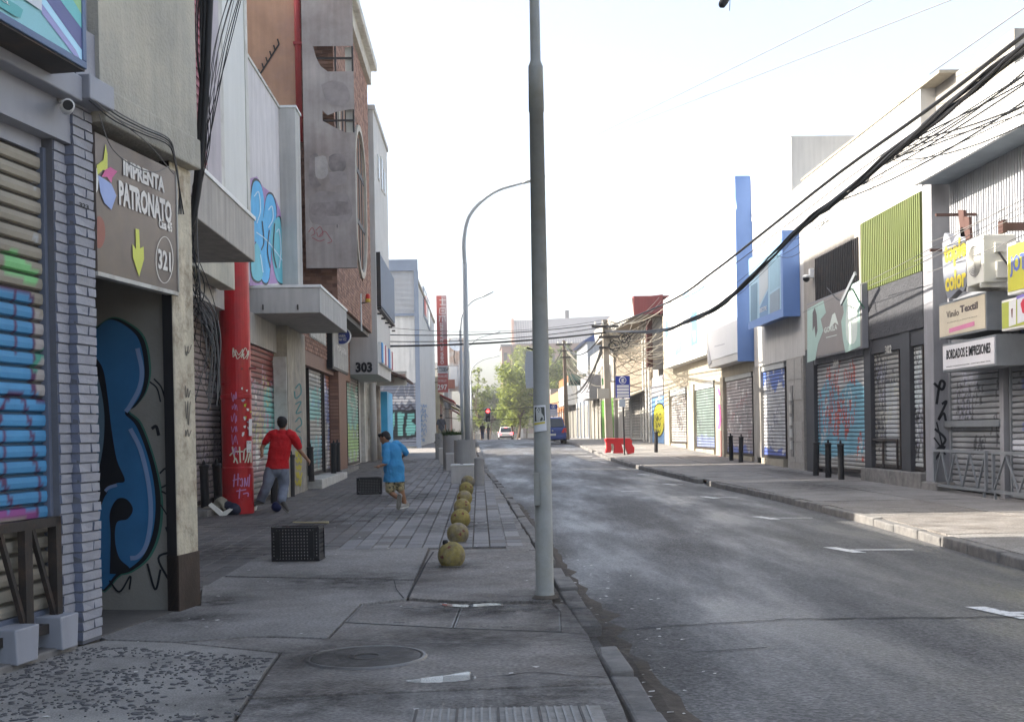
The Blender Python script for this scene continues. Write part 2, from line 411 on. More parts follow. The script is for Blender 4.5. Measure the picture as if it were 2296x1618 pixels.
road = strip('road', lambda y: KL(y)-.3, lambda y: KR(y)+.3, -.115, YS, C_ASPH, nx=8, crown=.04)
sw_l = strip('sidewalk', lambda y: -13, lambda y: KL(y)-.1, -.022, YS, C_DIRT)
sw_r = strip('sidewalk', lambda y: KR(y)+.1, lambda y: 14, -.022, YS, C_DIRT)
sw_l['label'] = 'left pavement of worn slabs and small grey tiles'; sw_r['label'] = 'right pavement of plain grey concrete'
# far pavements carry one continuous concrete layer
for nm, a, b in (('sidewalk', lambda y: -13, lambda y: KL(y)-.15), ('sidewalk', lambda y: KR(y)+.15, lambda y: 14)):
    strip(nm, a, b, -.002, [58 + i*2 for i in range(60)] + [200, 250, 300, 400], C_CONC)['label'] = 'distant stretch of concrete pavement'
# kerbs, stone by stone
def kerb(fn, side, h, y0, y1, jit, name):
    ln = structure(strip(name, lambda y: fn(y)-.06, lambda y: fn(y)+.06, -.125, [y for y in YS if y0-2 < y < y1+2], C_DIRT))
    y = y0; n = 0
    while y < y1:
        L = rng.uniform(.75, 1.05); w = .15
        if n < 90:
            if rng.random() > (.12 if side < 0 and y < 13 else .02):
                mb = MB(); a, b = fn(y+.015), fn(y+L-.015); za, zb = G(y), G(y+L); t = rng.uniform(-jit, jit*.4)
                j = lambda s: rng.uniform(-s, s)
                lo = [Vector((a-w/2, y+.012, za-.16)), Vector((a+w/2, y+.012, za-.16)), Vector((b+w/2, y+L-.012, zb-.16)), Vector((b-w/2, y+L-.012, zb-.16))]
                hi = [p + Vector((j(.012), j(.015), .16+h+t+j(.012))) for p in lo]
                k = 1 if side < 0 else 0
                mb.hexa(lo, hi).build('kerb_stone', C_KERB, ln, bev=.018)
        y += L; n += 1
    mb = MB(); pr = None
    for yy in np.arange(y, 200, 3.0):
        a = fn(yy); cur = [mb.pt((a-.075, yy, G(yy)-.16)), mb.pt((a-.075, yy, G(yy)+h)), mb.pt((a+.075, yy, G(yy)+h)), mb.pt((a+.075, yy, G(yy)-.16))]
        if pr:
            for k in range(3): mb.face((pr[k], pr[k+1], cur[k+1], cur[k]))
        pr = cur
    mb.build('kerb_run', C_KERB, ln)
kerb(KL, -1, .0, 3.2, 75, .03, 'kerb'); kerb(KR, 1, .015, 5, 75, .02, 'kerb')
# near concrete slabs on the left pavement (outlines traced joint by joint)
def slab(pxs, m, parent=sw_l, shrink=.012, top=0.0, th=.06, name='slab'):
    P = [UG(x, y) for x, y in pxs]; c = sum(P, Vector())/len(P)
    P = [p + (c-p).normalized()*shrink for p in P]
    mb = MB(); mb.hexa([Vector((p.x, p.y, G(p.y)+top-th)) for p in P], [Vector((p.x, p.y, G(p.y)+top)) for p in P])
    return mb.build(name, m, parent, bev=.006)
FRONT = [UG(*p) for p in ((440, 1334), (590, 1247), (700, 1232), (962, 1230), (1190, 1226))]
def front(x):
    T = [(p.x, p.y) for p in FRONT]; return lerp_table(T, x)
peb = slab([(-420, 1600), (-200, 1556), (0, 1494), (150, 1453), (236, 1433), (400, 1439), (628, 1462), (600, 1500), (560, 1560), (520, 1619), (430, 1790), (-600, 1790)], C_PEB)
slab([(237, 1432), (120, 1400), (240, 1340), (448, 1357), (455, 1291), (931, 1299), (914, 1340), (811, 1351), (771, 1392), (735, 1428), (560, 1425), (400, 1437)], C_CONC)
slab([(629, 1461), (402, 1439), (560, 1427), (735, 1430), (771, 1394), (1014, 1407), (1258, 1416), (1322, 1420), (1345, 1470), (1375, 1530), (562, 1562), (602, 1500)], C_CONC2)
slab([(558, 1565), (1376, 1532), (1402, 1585), (1425, 1650), (1440, 1790), (432, 1790), (522, 1619)], C_CONC)
slab([(964, 1231), (1185, 1228), (1205, 1262), (1232, 1320), (1240, 1346), (1040, 1346), (915, 1339), (932, 1298)], C_CONC2)
slab([(470, 1288), (930, 1297), (962, 1226), (700, 1226), (585, 1243)], C_CONC, top=-.003)
slab([(1258, 1412), (1256, 1366), (1242, 1348), (1270, 1350), (1305, 1400), (1320, 1418)], C_CONC2, top=-.01)
slab([(812, 1351), (914, 1341), (1040, 1348), (1240, 1348), (1254, 1362), (1033, 1358)], C_CONC2, top=-.016)
# pebbles set in the aggregate slab: too many to pick apart
mb = MB()
P0, P1 = UG(-100, 1760), UG(628, 1462)
cnt = 0
while cnt < 1900:
    x = rng.uniform(-2.9, -.9); y = rng.uniform(4.6, 7.9)
    q = [UG_ for UG_ in ()]
    edge = lerp_table([(4.3, -1.20), (5.45, -1.12), (7.3, -1.28), (8.0, -1.45)], y)
    if x > edge-.03: continue
    if (x + 2.62) < -.22*(8.2-y)+.1: continue
    if y > 7.35 + (-1.4-x)*.45: continue
    if math.sin(x*5.1+math.sin(y*3))*math.sin(y*4.3+x*2) > .35+rng.uniform(-.3, .5): continue
    cnt += 1
    r = .004+.017*rng.random()**2; a = rng.uniform(0, 6.3); n = 6
    b0 = [Vector((x+r*1.5*math.cos(t)*math.cos(a)-r*math.sin(t)*math.sin(a), y+r*1.5*math.cos(t)*math.sin(a)+r*math.sin(t)*math.cos(a), G(y)+.0008)) for t in [6.283*k/n for k in range(n)]]
    c0 = Vector((x, y, 0)); mb.hexa(b0, [c0*.4+Vector((p.x*.6, p.y*.6, G(y)+.0055)) for p in b0])
mb.build('pebbles', C_PEBBLE, sw_l, kind='stuff')
# small tiles, 0.2 x 0.4 m, with open joints
def tile_mesh(col, w=.2, l=.4):
    mb = MB(); g = .006; e = .012
    lo = [(-w/2+g, -l/2+g, -.04), (w/2-g, -l/2+g, -.04), (w/2-g, l/2-g, -.04), (-w/2+g, l/2-g, -.04)]
    mid = [(a, b, -.006) for a, b, c in lo]; hi = [(a-math.copysign(.006, a), b-math.copysign(.006, b), 0) for a, b, c in lo]
    i = [mb.pt(p) for p in lo]; j = [mb.pt(p) for p in mid]; k = [mb.pt(p) for p in hi]
    for q in range(4): mb.face((i[q], i[(q+1)%4], j[(q+1)%4], j[q])); mb.face((j[q], j[(q+1)%4], k[(q+1)%4], k[q]))
    mb.face(k); mb.col = [col]*len(mb.v); me = mb.mesh(); me.materials.append(C_TILE); me.name = 'tile'; return me
TC = [(.20, .195, .195), (.22, .214, .212), (.18, .176, .178), (.235, .228, .222), (.16, .156, .158)]
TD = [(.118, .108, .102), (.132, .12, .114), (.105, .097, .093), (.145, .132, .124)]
TM = [tile_mesh(c) for c in TC]; TMD = [tile_mesh(c) for c in TD]
tiles = []
ty = 9.4
row = 0
while ty < 46:
    x = -5.2 if ty < 60 else 0
    while x < KL(ty)-.2:
        if ty-.1 > front(x): tiles.append((x, ty, row))
        x += .2
    ty += .4; row += 1
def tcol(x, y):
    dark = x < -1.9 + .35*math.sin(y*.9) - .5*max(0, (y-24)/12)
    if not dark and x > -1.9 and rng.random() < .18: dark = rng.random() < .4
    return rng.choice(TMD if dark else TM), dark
seen = [t for t in tiles if t[0] > -4.25 + 0*t[1]]
single = sorted(seen, key=lambda t: t[1])[:300]; ss = set(single)
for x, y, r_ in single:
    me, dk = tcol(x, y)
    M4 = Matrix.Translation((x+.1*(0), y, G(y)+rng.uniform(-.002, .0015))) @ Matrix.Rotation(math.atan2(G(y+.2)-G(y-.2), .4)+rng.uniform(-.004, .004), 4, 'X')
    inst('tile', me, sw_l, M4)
mb = MB(); mb.col = []
for t in tiles:
    if t in ss: continue
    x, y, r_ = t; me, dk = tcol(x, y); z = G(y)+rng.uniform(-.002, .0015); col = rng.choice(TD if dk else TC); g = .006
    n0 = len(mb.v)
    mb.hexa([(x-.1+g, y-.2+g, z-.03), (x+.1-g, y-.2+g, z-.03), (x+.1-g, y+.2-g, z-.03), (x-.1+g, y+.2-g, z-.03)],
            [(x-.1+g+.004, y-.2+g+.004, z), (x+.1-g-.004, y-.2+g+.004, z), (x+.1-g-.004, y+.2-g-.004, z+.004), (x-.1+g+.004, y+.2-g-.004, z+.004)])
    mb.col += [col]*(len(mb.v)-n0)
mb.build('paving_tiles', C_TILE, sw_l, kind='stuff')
strip('sidewalk', lambda y: -13, lambda y: KL(y)-.15, -.004, [45.8+i*2 for i in range(8)], C_CONC)['label'] = 'pavement by the open driveway on the left'
# rough mortar strip between tiles and kerb
for i in range(36):
    y = 12.6+i*.95; mb = MB(); a, b = KL(y), KL(y+.93); j = lambda: rng.uniform(-.02, .02)
    q = [(a-.42, y), (a-.10+j(), y+j()), (b-.10+j(), y+.93+j()), (b-.42, y+.93)]
    mb.hexa([(u, v, G(v)-.05) for u, v in q], [(u, v, G(v)-.006+rng.uniform(-.006, .003)) for u, v in q]); mb.build('edge_strip', rng.choice([C_CONC, C_CONC2, C_KERB]), sw_l)
# grime soaked into the paving: around the pole foot, the lids and along the wall
C_STAIN = mat('grime', (.045, .036, .03), .85, var=.4, scale=6, bump=.3)
# right pavement slabs
y = 5.0
while y < 58:
    L = 3.1 if y < 45 else 3.3
    for k in range(2):
        f = lambda yy, t: (KR(yy)+.11) + (9.6-KR(yy)-.11)*t
        t0, t1 = (0, .48) if k == 0 else (.482, 1.3); g = .012
        mb = MB(); q = [(f(y+g, t0)+g, y+g), (f(y+g, t1)-g, y+g), (f(y+L-g, t1)-g, y+L-g), (f(y+L-g, t0)+g, y+L-g)]
        mb.hexa([(a, b, G(b)-.05) for a, b in q], [(a, b, G(b)+rng.uniform(-.004, .004)) for a, b in q])
        mb.build('slab', rng.choice([C_CONC, C_CONC, C_CONC2]), sw_r)
    y += L
# ---- road paint, cracks, puddles
def on_road(px, py, dz=.006): 
    p = UG(px, py, -.10); k = (p.x-KL(p.y)+.3)/(KR(p.y)-KL(p.y)+.6); z = G(p.y)-.115+.04*math.sin(math.pi*min(1, max(0, k))); return Vector((p.x, p.y, z+dz))
def road_mark(y, x0, lab=None):
    def q(x, yy): k = (x-KL(yy)+.3)/(KR(yy)-KL(yy)+.6); return Vector((x, yy, G(yy)-.115+.04*math.sin(math.pi*k)+.006))
    mb = MB(); b = .32
    mb.poly([q(x0-.03, y+b), q(x0+.13, y-b*.9), q(x0+.29, y-b*.95), q(x0+.13, y+b)])
    n = 5; e = KR(y)-.55
    for i in range(n):
        a, c = x0+.2+(e-x0-.2)*i/n, x0+.2+(e-x0-.2)*(i+1)/n
        mb.poly([q(a, y-.045), q(c, y-.045), q(c, y+.045), q(a, y+.045)])
    return mb.build('parking_mark', C_PAINT, road)
for px, py in ((2240, 1380), (1888, 1236), (1714, 1163), (1588, 1116), (1500, 1086), (1440, 1063), (1391, 1048), (1352, 1036)):
    p = on_road(px, py); road_mark(p.y, p.x-.1)
for px, py, w, l in ((1415, 1103, .22, .05), (1300, 1023, .5, .12), (1285, 1016, .6, .12), (1345, 1026, .3, .1)):
    p = on_road(px, py); mb = MB(); mb.poly([p+Vector((-w, -l, 0)), p+Vector((w, -l, 0)), p+Vector((w, l, .003)), p+Vector((-w, l, .003))]); mb.build('parking_mark', C_PAINT, road)
C_CRACK = mat('tar_crack', (.018, .018, .02), .8, var=.3, bump=0)
def crack(pxs, w, parent=road, fn=on_road, name='crack', jag=3, m=None):
    P = []
    for (a, b), (c, d) in zip(pxs, pxs[1:]):
        n = max(2, int(math.hypot(c-a, d-b)/25))
        for k in range(n): P.append((a+(c-a)*k/n+rng.uniform(-jag, jag), b+(d-b)*k/n+rng.uniform(-jag*.4, jag*.4)))
    P.append(pxs[-1]); Q = [fn(*p) for p in P]; mb = MB(); l = []; r_ = []
    for i, p in enumerate(Q):
        d = Q[min(i+1, len(Q)-1)]-Q[max(i-1, 0)]; nn = Vector((-d.y, d.x, 0)).normalized()*w*rng.uniform(.35, 1)/2
        l.append(mb.pt(p+nn)); r_.append(mb.pt(p-nn))
    for i in range(len(Q)-1): mb.face((l[i], l[i+1], r_[i+1], r_[i]))
    return mb.build(name, m or C_CRACK, parent)
crack([(1345, 1416), (1500, 1405), (1760, 1394), (2020, 1393), (2300, 1388)], .035)
crack([(1560, 1465), (1640, 1461), (1720, 1456)], .025)
def on_walk(x, y, dz=.003): p = UG(x, y); return Vector((p.x, p.y, G(p.y)+dz))
for L_ in ([(1060, 1520), (1200, 1505), (1370, 1520)], [(1130, 1232), (1200, 1236)], [(880, 1300), (905, 1340)], [(600, 1425), (900, 1440), (1270, 1445)], [(1000, 1270), (1190, 1275)]):
    crack(L_, .012, sw_l, on_walk, jag=4)
crack([(970, 1236), (940, 1290), (915, 1338)], .03, sw_l, on_walk, jag=2)
# rubbish-dark gutter along the near kerb
C_GRIT = mat('gutter_grit', (.075, .062, .05), .9, var=.5, scale=14, bump=.6, bscale=60)
mb = MB(); pl = []
for i in range(60):
    yy = 4.2 + i*.32; a = KL(yy)+.06; w = .10+.16*abs(math.sin(i*1.7))*rng.uniform(.4, 1)*(1.6 if yy < 10 else .7)
    pl.append((mb.pt((a-.02, yy, G(yy)-.104)), mb.pt((a+w*.5, yy, G(yy)-.085)), mb.pt((a+w, yy, G(yy)-.110+.006))))
for p, q in zip(pl, pl[1:]): mb.face((p[0], p[1], q[1], q[0])); mb.face((p[1], p[2], q[2], q[1]))
mb.build('gutter_dirt', C_GRIT, road, kind='stuff')
M_WATER = mat('water', (.02, .02, .022), .03, var=0, bump=.02, bscale=6, spec=.6)
def puddle(pxs, fn, label):
    o = MB(); o.poly([fn(x, y, .004) for x, y in pxs]); return structure(o.build('puddle', M_WATER))
puddle([(p.x, p.y) for p in catmull([Vector((a, b, 0)) for a, b in [(905, 1526), (960, 1518), (1010, 1512), (1052, 1505), (1062, 1514), (1068, 1520), (1040, 1526), (980, 1530), (930, 1530)]], 4)], on_walk, '')
puddle([(985, 1349), (1040, 1351), (1110, 1347), (1130, 1352), (1040, 1357), (1000, 1354)], lambda x, y, d: on_walk(x, y, -.010), '')
puddle([(1418, 1556), (1438, 1562), (1462, 1600), (1478, 1660), (1450, 1650), (1432, 1600)], lambda x, y, d: UG(x, y, -.085), '')
# loose litter flecks
C_LIT = flat('litter_paper', (.6, .58, .55))
mb = MB()
for i in range(170):
    x, y = (rng.uniform(-3.5, .9), rng.uniform(5.5, 22)) if i < 110 else (rng.uniform(.8, 1.5), rng.uniform(5, 14))
    if x < -2.3 and y < 10.5: continue
    z = G(y)+.004 if x < KL(y)-.1 else G(y)-.085
    s = rng.uniform(.006, .018); a = rng.uniform(0, 3)
    mb.poly([(x+s*math.cos(a+k)*(1.4 if k % 2 else 1), y+s*math.sin(a+k), z+rng.uniform(0, .006)) for k in (0, 1.5, 3.1, 4.6)])
lit = mb.build('litter', C_LIT, kind='stuff'); lit['label'] = 'tiny paper scraps and flecks scattered over the pavement'; lit['category'] = 'litter'
# ================================================================ left side, near block (turned 10.8 degrees to the street)
rng = random.Random(21)
A_ = rad(10.8)
O_ = UG(232, 1429); O_.z = 0
ES = Vector((math.sin(A_), math.cos(A_), 0)); EN = Vector((math.cos(A_), -math.sin(A_), 0))
TN = Matrix(((ES.x, EN.x, 0, O_.x), (ES.y, EN.y, 0, O_.y), (0, 0, 1, 0), (0, 0, 0, 1)))    # local (s, d, z)
def PN(d): return Plane(O_ + EN*d, EN)
def PS(s): return Plane(O_ + ES*s, -ES, EN)             # faces looking back at the camera
def US(px, py, d=0):
    p = at_plane(px, py, O_ + EN*d, EN) - O_; return p.dot(ES), p.z
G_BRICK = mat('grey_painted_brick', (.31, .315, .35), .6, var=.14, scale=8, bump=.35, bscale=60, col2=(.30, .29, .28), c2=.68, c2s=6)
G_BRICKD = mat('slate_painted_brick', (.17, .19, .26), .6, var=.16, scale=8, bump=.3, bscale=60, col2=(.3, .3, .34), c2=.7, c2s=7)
G_MORTAR = mat('painted_mortar', (.13, .135, .155), .8, var=.2, bump=.3)
G_METAL = mat('grey_painted_metal', (.30, .31, .345), .45, var=.1, bump=.05, streak=.06)
G_METALD = mat('slate_painted_metal', (.13, .15, .20), .5, var=.15, bump=.05)
K_IRON = mat('dark_iron', (.035, .03, .028), .55, var=.3, scale=6, bump=.1, col2=(.08, .05, .035), c2=.62, c2s=5)
K_BLACK = mat('black_paint', (.012, .012, .014), .5, var=.2, bump=.05)
W_CONC = mat('cream_render', (.47, .44, .36), .9, var=.16, scale=1.3, bump=.6, bscale=35, bdist=.02, col2=(.36, .35, .31), c2=.56, c2s=.9, streak=.12)
W_CONC2 = mat('weathered_concrete', (.40, .375, .34), .88, var=.16, scale=1.6, bump=.35, bscale=40, streak=.22)
W_CONC3 = mat('grey_concrete', (.42, .41, .39), .88, var=.14, scale=1.4, bump=.25, bscale=40, streak=.18)
W_DARK = mat('dark_render', (.16, .15, .135), .9, var=.2, bump=.3)  # single darker render for ceilings, soffits and rear walls
W_WHITE = mat('white_paint', (.72, .72, .70), .6, var=.06, bump=.05, streak=.05)
W_DIRTY = mat('dirty_white_paint', (.55, .54, .50), .75, var=.15, bump=.2, streak=.12, col2=(.34, .31, .26), c2=.6, c2s=2.5)

b323 = thing('shop_building', 'grey painted brick corner shop with blue graffiti shutter at left edge', 'building', (O_.x, O_.y, 0), -A_)
# back wall volume
mb = MB(TN); mb.box(-6, -.02, -6, -.2, 0, 3.3); mb.box(-6, -.0, -6, -.02, 3.3, 9.5); mb.build('wall', G_METAL, b323)
# ribbed pier, course by course
mb = MB(TN); mb.box(-.25, -.01, -.3, -.012, 0, 4.05); mb.box(-.405, -.25, -.3, -.066, 0, 4.05); mb.build('pier_core', G_MORTAR, b323)
def brick_mesh(w, d, h, m, md):
    mb = MB(); g = .0055; j = lambda: rng.uniform(-.005, .004)
    mb.hexa([(g, -d, g), (w, -d, g), (w+j(), j(), g), (g+j(), j(), g)], [(g, -d, h-g), (w, -d, h-g), (w+j(), j(), h-g), (g+j(), j(), h-g)])
    me = mb.mesh(); me.materials.append(m); me.materials.append(md)
    # the face that looks back down the street is painted slate
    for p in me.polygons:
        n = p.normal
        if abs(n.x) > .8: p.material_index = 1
    me.name = 'brick'; return me
H_ = .0655
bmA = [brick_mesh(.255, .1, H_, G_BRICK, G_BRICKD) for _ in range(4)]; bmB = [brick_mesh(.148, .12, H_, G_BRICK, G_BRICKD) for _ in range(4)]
bmA1 = [brick_mesh(.150, .1, H_, G_BRICK, G_BRICKD) for _ in range(2)]; bmA2 = [brick_mesh(.10, .1, H_, G_BRICK, G_BRICKD) for _ in range(2)]
z = .02; k = 0
while z < 4.0:
    jj = lambda s: rng.uniform(-s, s)
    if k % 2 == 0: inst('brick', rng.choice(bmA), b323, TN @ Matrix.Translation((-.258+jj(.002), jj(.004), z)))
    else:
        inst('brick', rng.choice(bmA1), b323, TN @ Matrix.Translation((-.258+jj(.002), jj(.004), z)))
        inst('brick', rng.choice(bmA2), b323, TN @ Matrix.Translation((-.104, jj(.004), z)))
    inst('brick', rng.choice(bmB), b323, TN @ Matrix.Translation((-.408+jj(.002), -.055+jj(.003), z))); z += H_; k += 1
# shutter with blue graffiti
BLU, PUR, CRM = (.065, .25, .46), (.09, .03, .09), (.30, .27, .215)
sw0 = -3.6; swid = 3.6-.44
def s_of(px, py): s, zz = US(px, py, -.155); return s-sw0, zz-.2
def sp(lst): return [s_of(*q) for q in lst]
ops = [('fill', sp([(-400, 640), (-60, 620), (55, 655), (68, 690), (70, 880), (102, 900), (107, 1160), (-400, 1160)]), BLU),
       ('fill', sp([(66, 690), (100, 720), (98, 890), (70, 880)]), (.38, .35, .33)),
       ('fill', sp([(5, 560), (30, 565), (78, 612), (76, 640), (0, 610)]), (.22, .55, .22)),
       ('line', smooth2(sp([(-30, 640), (40, 652), (66, 672), (68, 760), (68, 870), (84, 900), (102, 888)])), .035, PUR),
       ('line', sp([(28, 655), (28, 790)]), .03, PUR), 
       ('line', smooth2(sp([(-12, 960), (0, 905), (25, 880), (45, 895), (62, 960), (72, 1030), (80, 1060)])), .04, PUR),
       ('line', smooth2(sp([(2, 960), (5, 1050), (2, 1080)])), .03, PUR), ('line', smooth2(sp([(80, 1060), (84, 1100), (76, 1150)])), .03, PUR),
       ('line', smooth2(sp([(-30, 1060), (0, 1080), (18, 1130)])), .035, PUR),
       ('line', smooth2(sp([(-20, 1150), (10, 1155), (26, 1148), (40, 1142), (56, 1152), (75, 1160)])), .06, (.25, .06, .22)),
       ('line', smooth2(sp([(70, 830), (78, 800), (98, 790)])), .05, (.07, .30, .22)),
       ('blot', 9, .95, (.4, .42, .44))]
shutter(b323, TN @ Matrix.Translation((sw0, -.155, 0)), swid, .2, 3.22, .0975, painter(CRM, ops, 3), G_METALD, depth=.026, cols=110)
# fascia, beams
zk0, zk1 = US(205, 221, .15)[1], US(205, 166, .15)[1]
mb = MB(TN); s1, z1 = US(108, 330, -.14); mb.box(-6, -.42, -.2, -.13, 3.2, zk0-.02); mb.build('fascia_panel', G_METAL, b323)
mb = MB(TN); mb.box(-6, -.30, -.2, .10, zk0-.02, zk1-.02); mb.build('steel_beam', G_METAL, b323, bev=.01)
mb = MB(TN); mb.box(-.298, .03, -.2, .15, zk0, zk1); mb.build('beam_end', G_METAL, b323, bev=.01)
mb = MB(TN); mb.box(-6, -.26, -.2, .02, zk1-.02, zk1+.3); mb.build('beam_recess', K_IRON, b323)
mb = MB(TN); mb.box(-.25, .02, -.2, .03, zk1, zk1+.35); mb.build('pier_head', G_BRICK, b323)
# iron guard in front of the shutter foot
s_, zt = US(120, 1158, -.06); 
mb = MB(TN)
g0 = US(130, 1150, -.05)[0]; zt = US(60, 1165, -.05)[1]; zb = US(60, 1410, -.05)[1]
mb.box(-3.0, g0, -.09, -.03, zt-.06, zt); mb.box(-3.0, g0, -.09, -.03, zb-.06, zb); mb.box(g0-.06, g0, -.09, -.03, zb, zt)
for sx in (-.78, -1.5, -2.2): mb.box(sx-.08, sx, -.085, -.035, zb, zt)
for a, c in ((-.76, -.49), (-1.10, -.84), (-1.45, -1.2), (-1.8, -1.54)):
    mb.beam((a, -.06, zt-.03), (c, -.06, zb), .03)
mb.build('shutter_guard', K_IRON, b323)
for a, c in ((-.62, -.40), (-1.12, -.86)):
    mb = MB(TN); mb.hexa([(a, -.16, .05), (c, -.16, .05), (c-.04, .06, .03), (a, .06, .03)], [(a, -.16, .24), (c, -.16, .24), (c, .05, .24), (a, .05, .24)]); mb.build('guard_foot', G_METAL, b323, bev=.008)
mb = MB(TN); mb.box(-6, -.36, -.3, .02, -.02, .045); mb.build('threshold', C_KERB, b323, bev=.01)
P_ = PN(.0); text('house_number', b323, P_, '323', 178, 452, 199, 470, K_BLACK, off=.008, bold=.01)

# billboard over the shop
sb = thing('billboard', 'turquoise and purple lightbox billboard above the grey brick shop', 'sign', tuple(TN @ Vector((-.6, .2, 4.2))))
sr, zbb = US(196, 156, .34); 
mb = MB(TN); mb.box(-6, sr, -.02, .34, zbb, zbb+.045); mb.box(sr-.045, sr, -.02, .34, zbb+.045, 7); mb.build('frame', flat('billboard_frame', (.10, .15, .26), .4), sb, bev=.006)
mb = MB(TN); mb.box(-6, sr-.004, -.02, .325, zbb-.012, zbb-.001); mb.build('underside', K_IRON, sb)
mb = MB(TN); mb.box(-6, sr-.045, .0, .325, zbb+.045, 7); mb.build('panel', flat('print_turquoise', (.26, .56, .60), .35), sb)
Pb = PN(.326)
for i, (c, pts) in enumerate([((.33, .33, .60), [(94, 30), (94, 8), (170, 110), (188, 150), (165, 122)]),
    ((.45, .75, .92), [(94, 8), (94, -14), (180, 88), (188, 125), (188, 150), (170, 112)]),
    ((.11, .12, .28), [(94, -14), (92, -60), (150, 20), (188, 70), (188, 118), (150, 65)]),
    ((.15, .52, .52), [(92, -60), (110, -90), (188, 40), (188, 70), (150, 20)]),
    ((.30, .55, .25), [(110, -90), (150, -100), (188, 5), (188, 40)]),
    ((.60, .72, .12), [(150, -100), (190, -100), (188, 5)]),
    ((.10, .42, .42), [(-40, -20), (0, -12), (40, 12), (52, 22), (46, 40), (34, 36), (0, 15), (-40, -8)]),
    ((.62, .66, .70), [(50, -30), (94, -30), (94, 24), (70, 8), (40, -12)])]):
    decal('print', sb, Pb, pts, flat('print_%d' % i, c, .35), off=.003+.001*i)
text('lettering', sb, Pb, '.CL', 0, -8, 22, 12, W_WHITE, off=.014, bold=.02)

# CCTV camera
cc = thing('security_camera', 'small white security camera on the grey brick pier', 'camera', tuple(TN @ Vector((-.33, .05, 3.6))))
p = PN(-.05).px(132, 226); q = PN(.12).px(151, 238)
mb = MB(); mb.lathe((0,0,0), [(.035,0),(.035,.02),(.02,.03)], 12); mb.v = [p + Matrix(((EN.x,0,0),(EN.y,0,0),(0,0,1))) @ Vector((v.z, 0, v.x)) + ES*v.y for v in mb.v]; mb.build('mount', W_WHITE, cc, smooth=True)
mb = MB(); dv = Vector((.35, -.85, -.12)).normalized(); mb.tube([p, p+dv*.05, q-dv*.06], .014, 8); mb.build('arm', W_WHITE, cc)
mb = MB(); mb.tube([q-dv*.10, q-dv*.095, q+dv*.06], [.03, .042, .042], 14); mb.build('housing', W_WHITE, cc, smooth=True)
mb = MB(); mb.tube([q+dv*.055, q+dv*.0615], .032, 14); mb.build('lens', K_BLACK, cc)

# ---- gateway building 321
s_pr = US(448, 1350, 0)[0]; s_pl = US(402, 1345, 0)[0]
b321 = thing('gateway_building', 'cream rendered building with open gateway and peeling pillar', 'building', tuple(TN @ Vector((s_pr*.5, -.5, 0))), -A_)
sw_, zw = US(300, 305, .06); zbm = US(330, 325, .06)[1]
s_wr = US(440, 200, .06)[0]
mb = MB(TN); mb.box(.0, s_wr, -5, .06, zbm+.24, 9.5); mb.build('upper_wall', W_CONC, b321)
mb = MB(TN); mb.box(.0, s_wr-.02, -.6, .10, zbm, zbm+.24); mb.build('lintel_beam', W_CONC, b321, bev=.015)
mb = MB(TN); mb.box(s_pl, s_pr, -.09, 0, .42, zbm); mb.build('pillar', mat('peeling_pillar', (.52, .47, .36), .85, var=.2, scale=6, bump=.7, bscale=25, bdist=.02, col2=(.22, .16, .11), c2=.6, c2s=5, streak=.2), b321, bev=.012)
mb = MB(TN); mb.box(s_pl-.004, s_pr+.004, -.094, .004, 0, .44); mb.build('pillar_base', mat('brown_painted_base', (.05, .035, .028), .6, var=.4, scale=5, bump=.3, streak=.3), b321)
s_j = US(391, 1350, -.06)[0]
mb = MB(TN); mb.box(s_j, s_pl-.004, -.09, -.01, 0, zbm); mb.build('gate_post', K_BLACK, b321)
# passage
zc = US(330, 640, -.1)[1]
mb = MB(TN); mb.box(s_j+.02, s_pr-.02, -6, -.095, 0, zc+.5); mb.build('side_wall', mat('passage_render', (.27, .255, .225), .85, var=.16, scale=2, bump=.3, col2=(.26, .24, .2), c2=.6, c2s=1.5), b321)
mb = MB(TN); mb.box(-.04, .0, -6, -.02, 0, zc+.5); mb.build('side_wall', G_METALD, b321)
mb = MB(TN); mb.box(-.02, s_j+.05, -6, -.25, zc+.42, zc+.6); mb.build('ceiling', W_DARK, b321)
mb = MB(TN); mb.box(0, s_j+.05, -6.2, -6, 0, zc+.6); mb.build('rear_wall', W_DARK, b321)
mb = MB(TN); mb.box(.0, s_j, -6, -.05, -.03, .006); mb.build('passage_floor', mat('passage_paving', (.12, .11, .10), .8, var=.25, scale=3, bump=.3), b321)
# graffiti on the passage wall: blue bubble figure
Pg = Plane(O_ + ES*(s_j+.02), -ES, EN)
gB, gBD, gGR, gLI = flat('spray_blue', (.03, .16, .34), .6, var=.25), flat('spray_black', (.008, .01, .015), .55), flat('spray_green', (.05, .16, .12), .7, var=.3), flat('spray_pale_blue', (.22, .32, .50), .6)
outer = [(215, 738), (250, 716), (285, 728), (318, 762), (330, 830), (322, 880), (302, 912), (286, 926), (312, 955), (340, 1030), (354, 1110), (350, 1185), (330, 1240), (300, 1270), (270, 1282), (215, 1280)]
def grow(P, k, cx=240, cy=1000): return [(cx+(x-cx)*k if x > 216 else x, y+(k-1)*60*(1 if y > 1000 else -1)) for x, y in P]
decal('graffiti', b321, Pg, grow(outer, 1.10), gGR, .004, 5)
decal('graffiti', b321, Pg, grow(outer, 1.05), gBD, .006, 5)
decal('graffiti', b321, Pg, [(x-6 if x > 220 else x, y) for x, y in outer], gB, .008, 5)
decal('graffiti', b321, Pg, [(215, 800), (232, 830), (243, 900), (250, 960), (262, 1030), (280, 1075), (262, 1082), (246, 1092), (236, 1110), (215, 1120)], gBD, .010, 5)
decal('graffiti', b321, Pg, [(215, 830), (226, 870), (234, 930), (232, 990), (224, 1040), (215, 1060)], flat('spray_grey_blue', (.12, .2, .26), .6), .0115, 5)
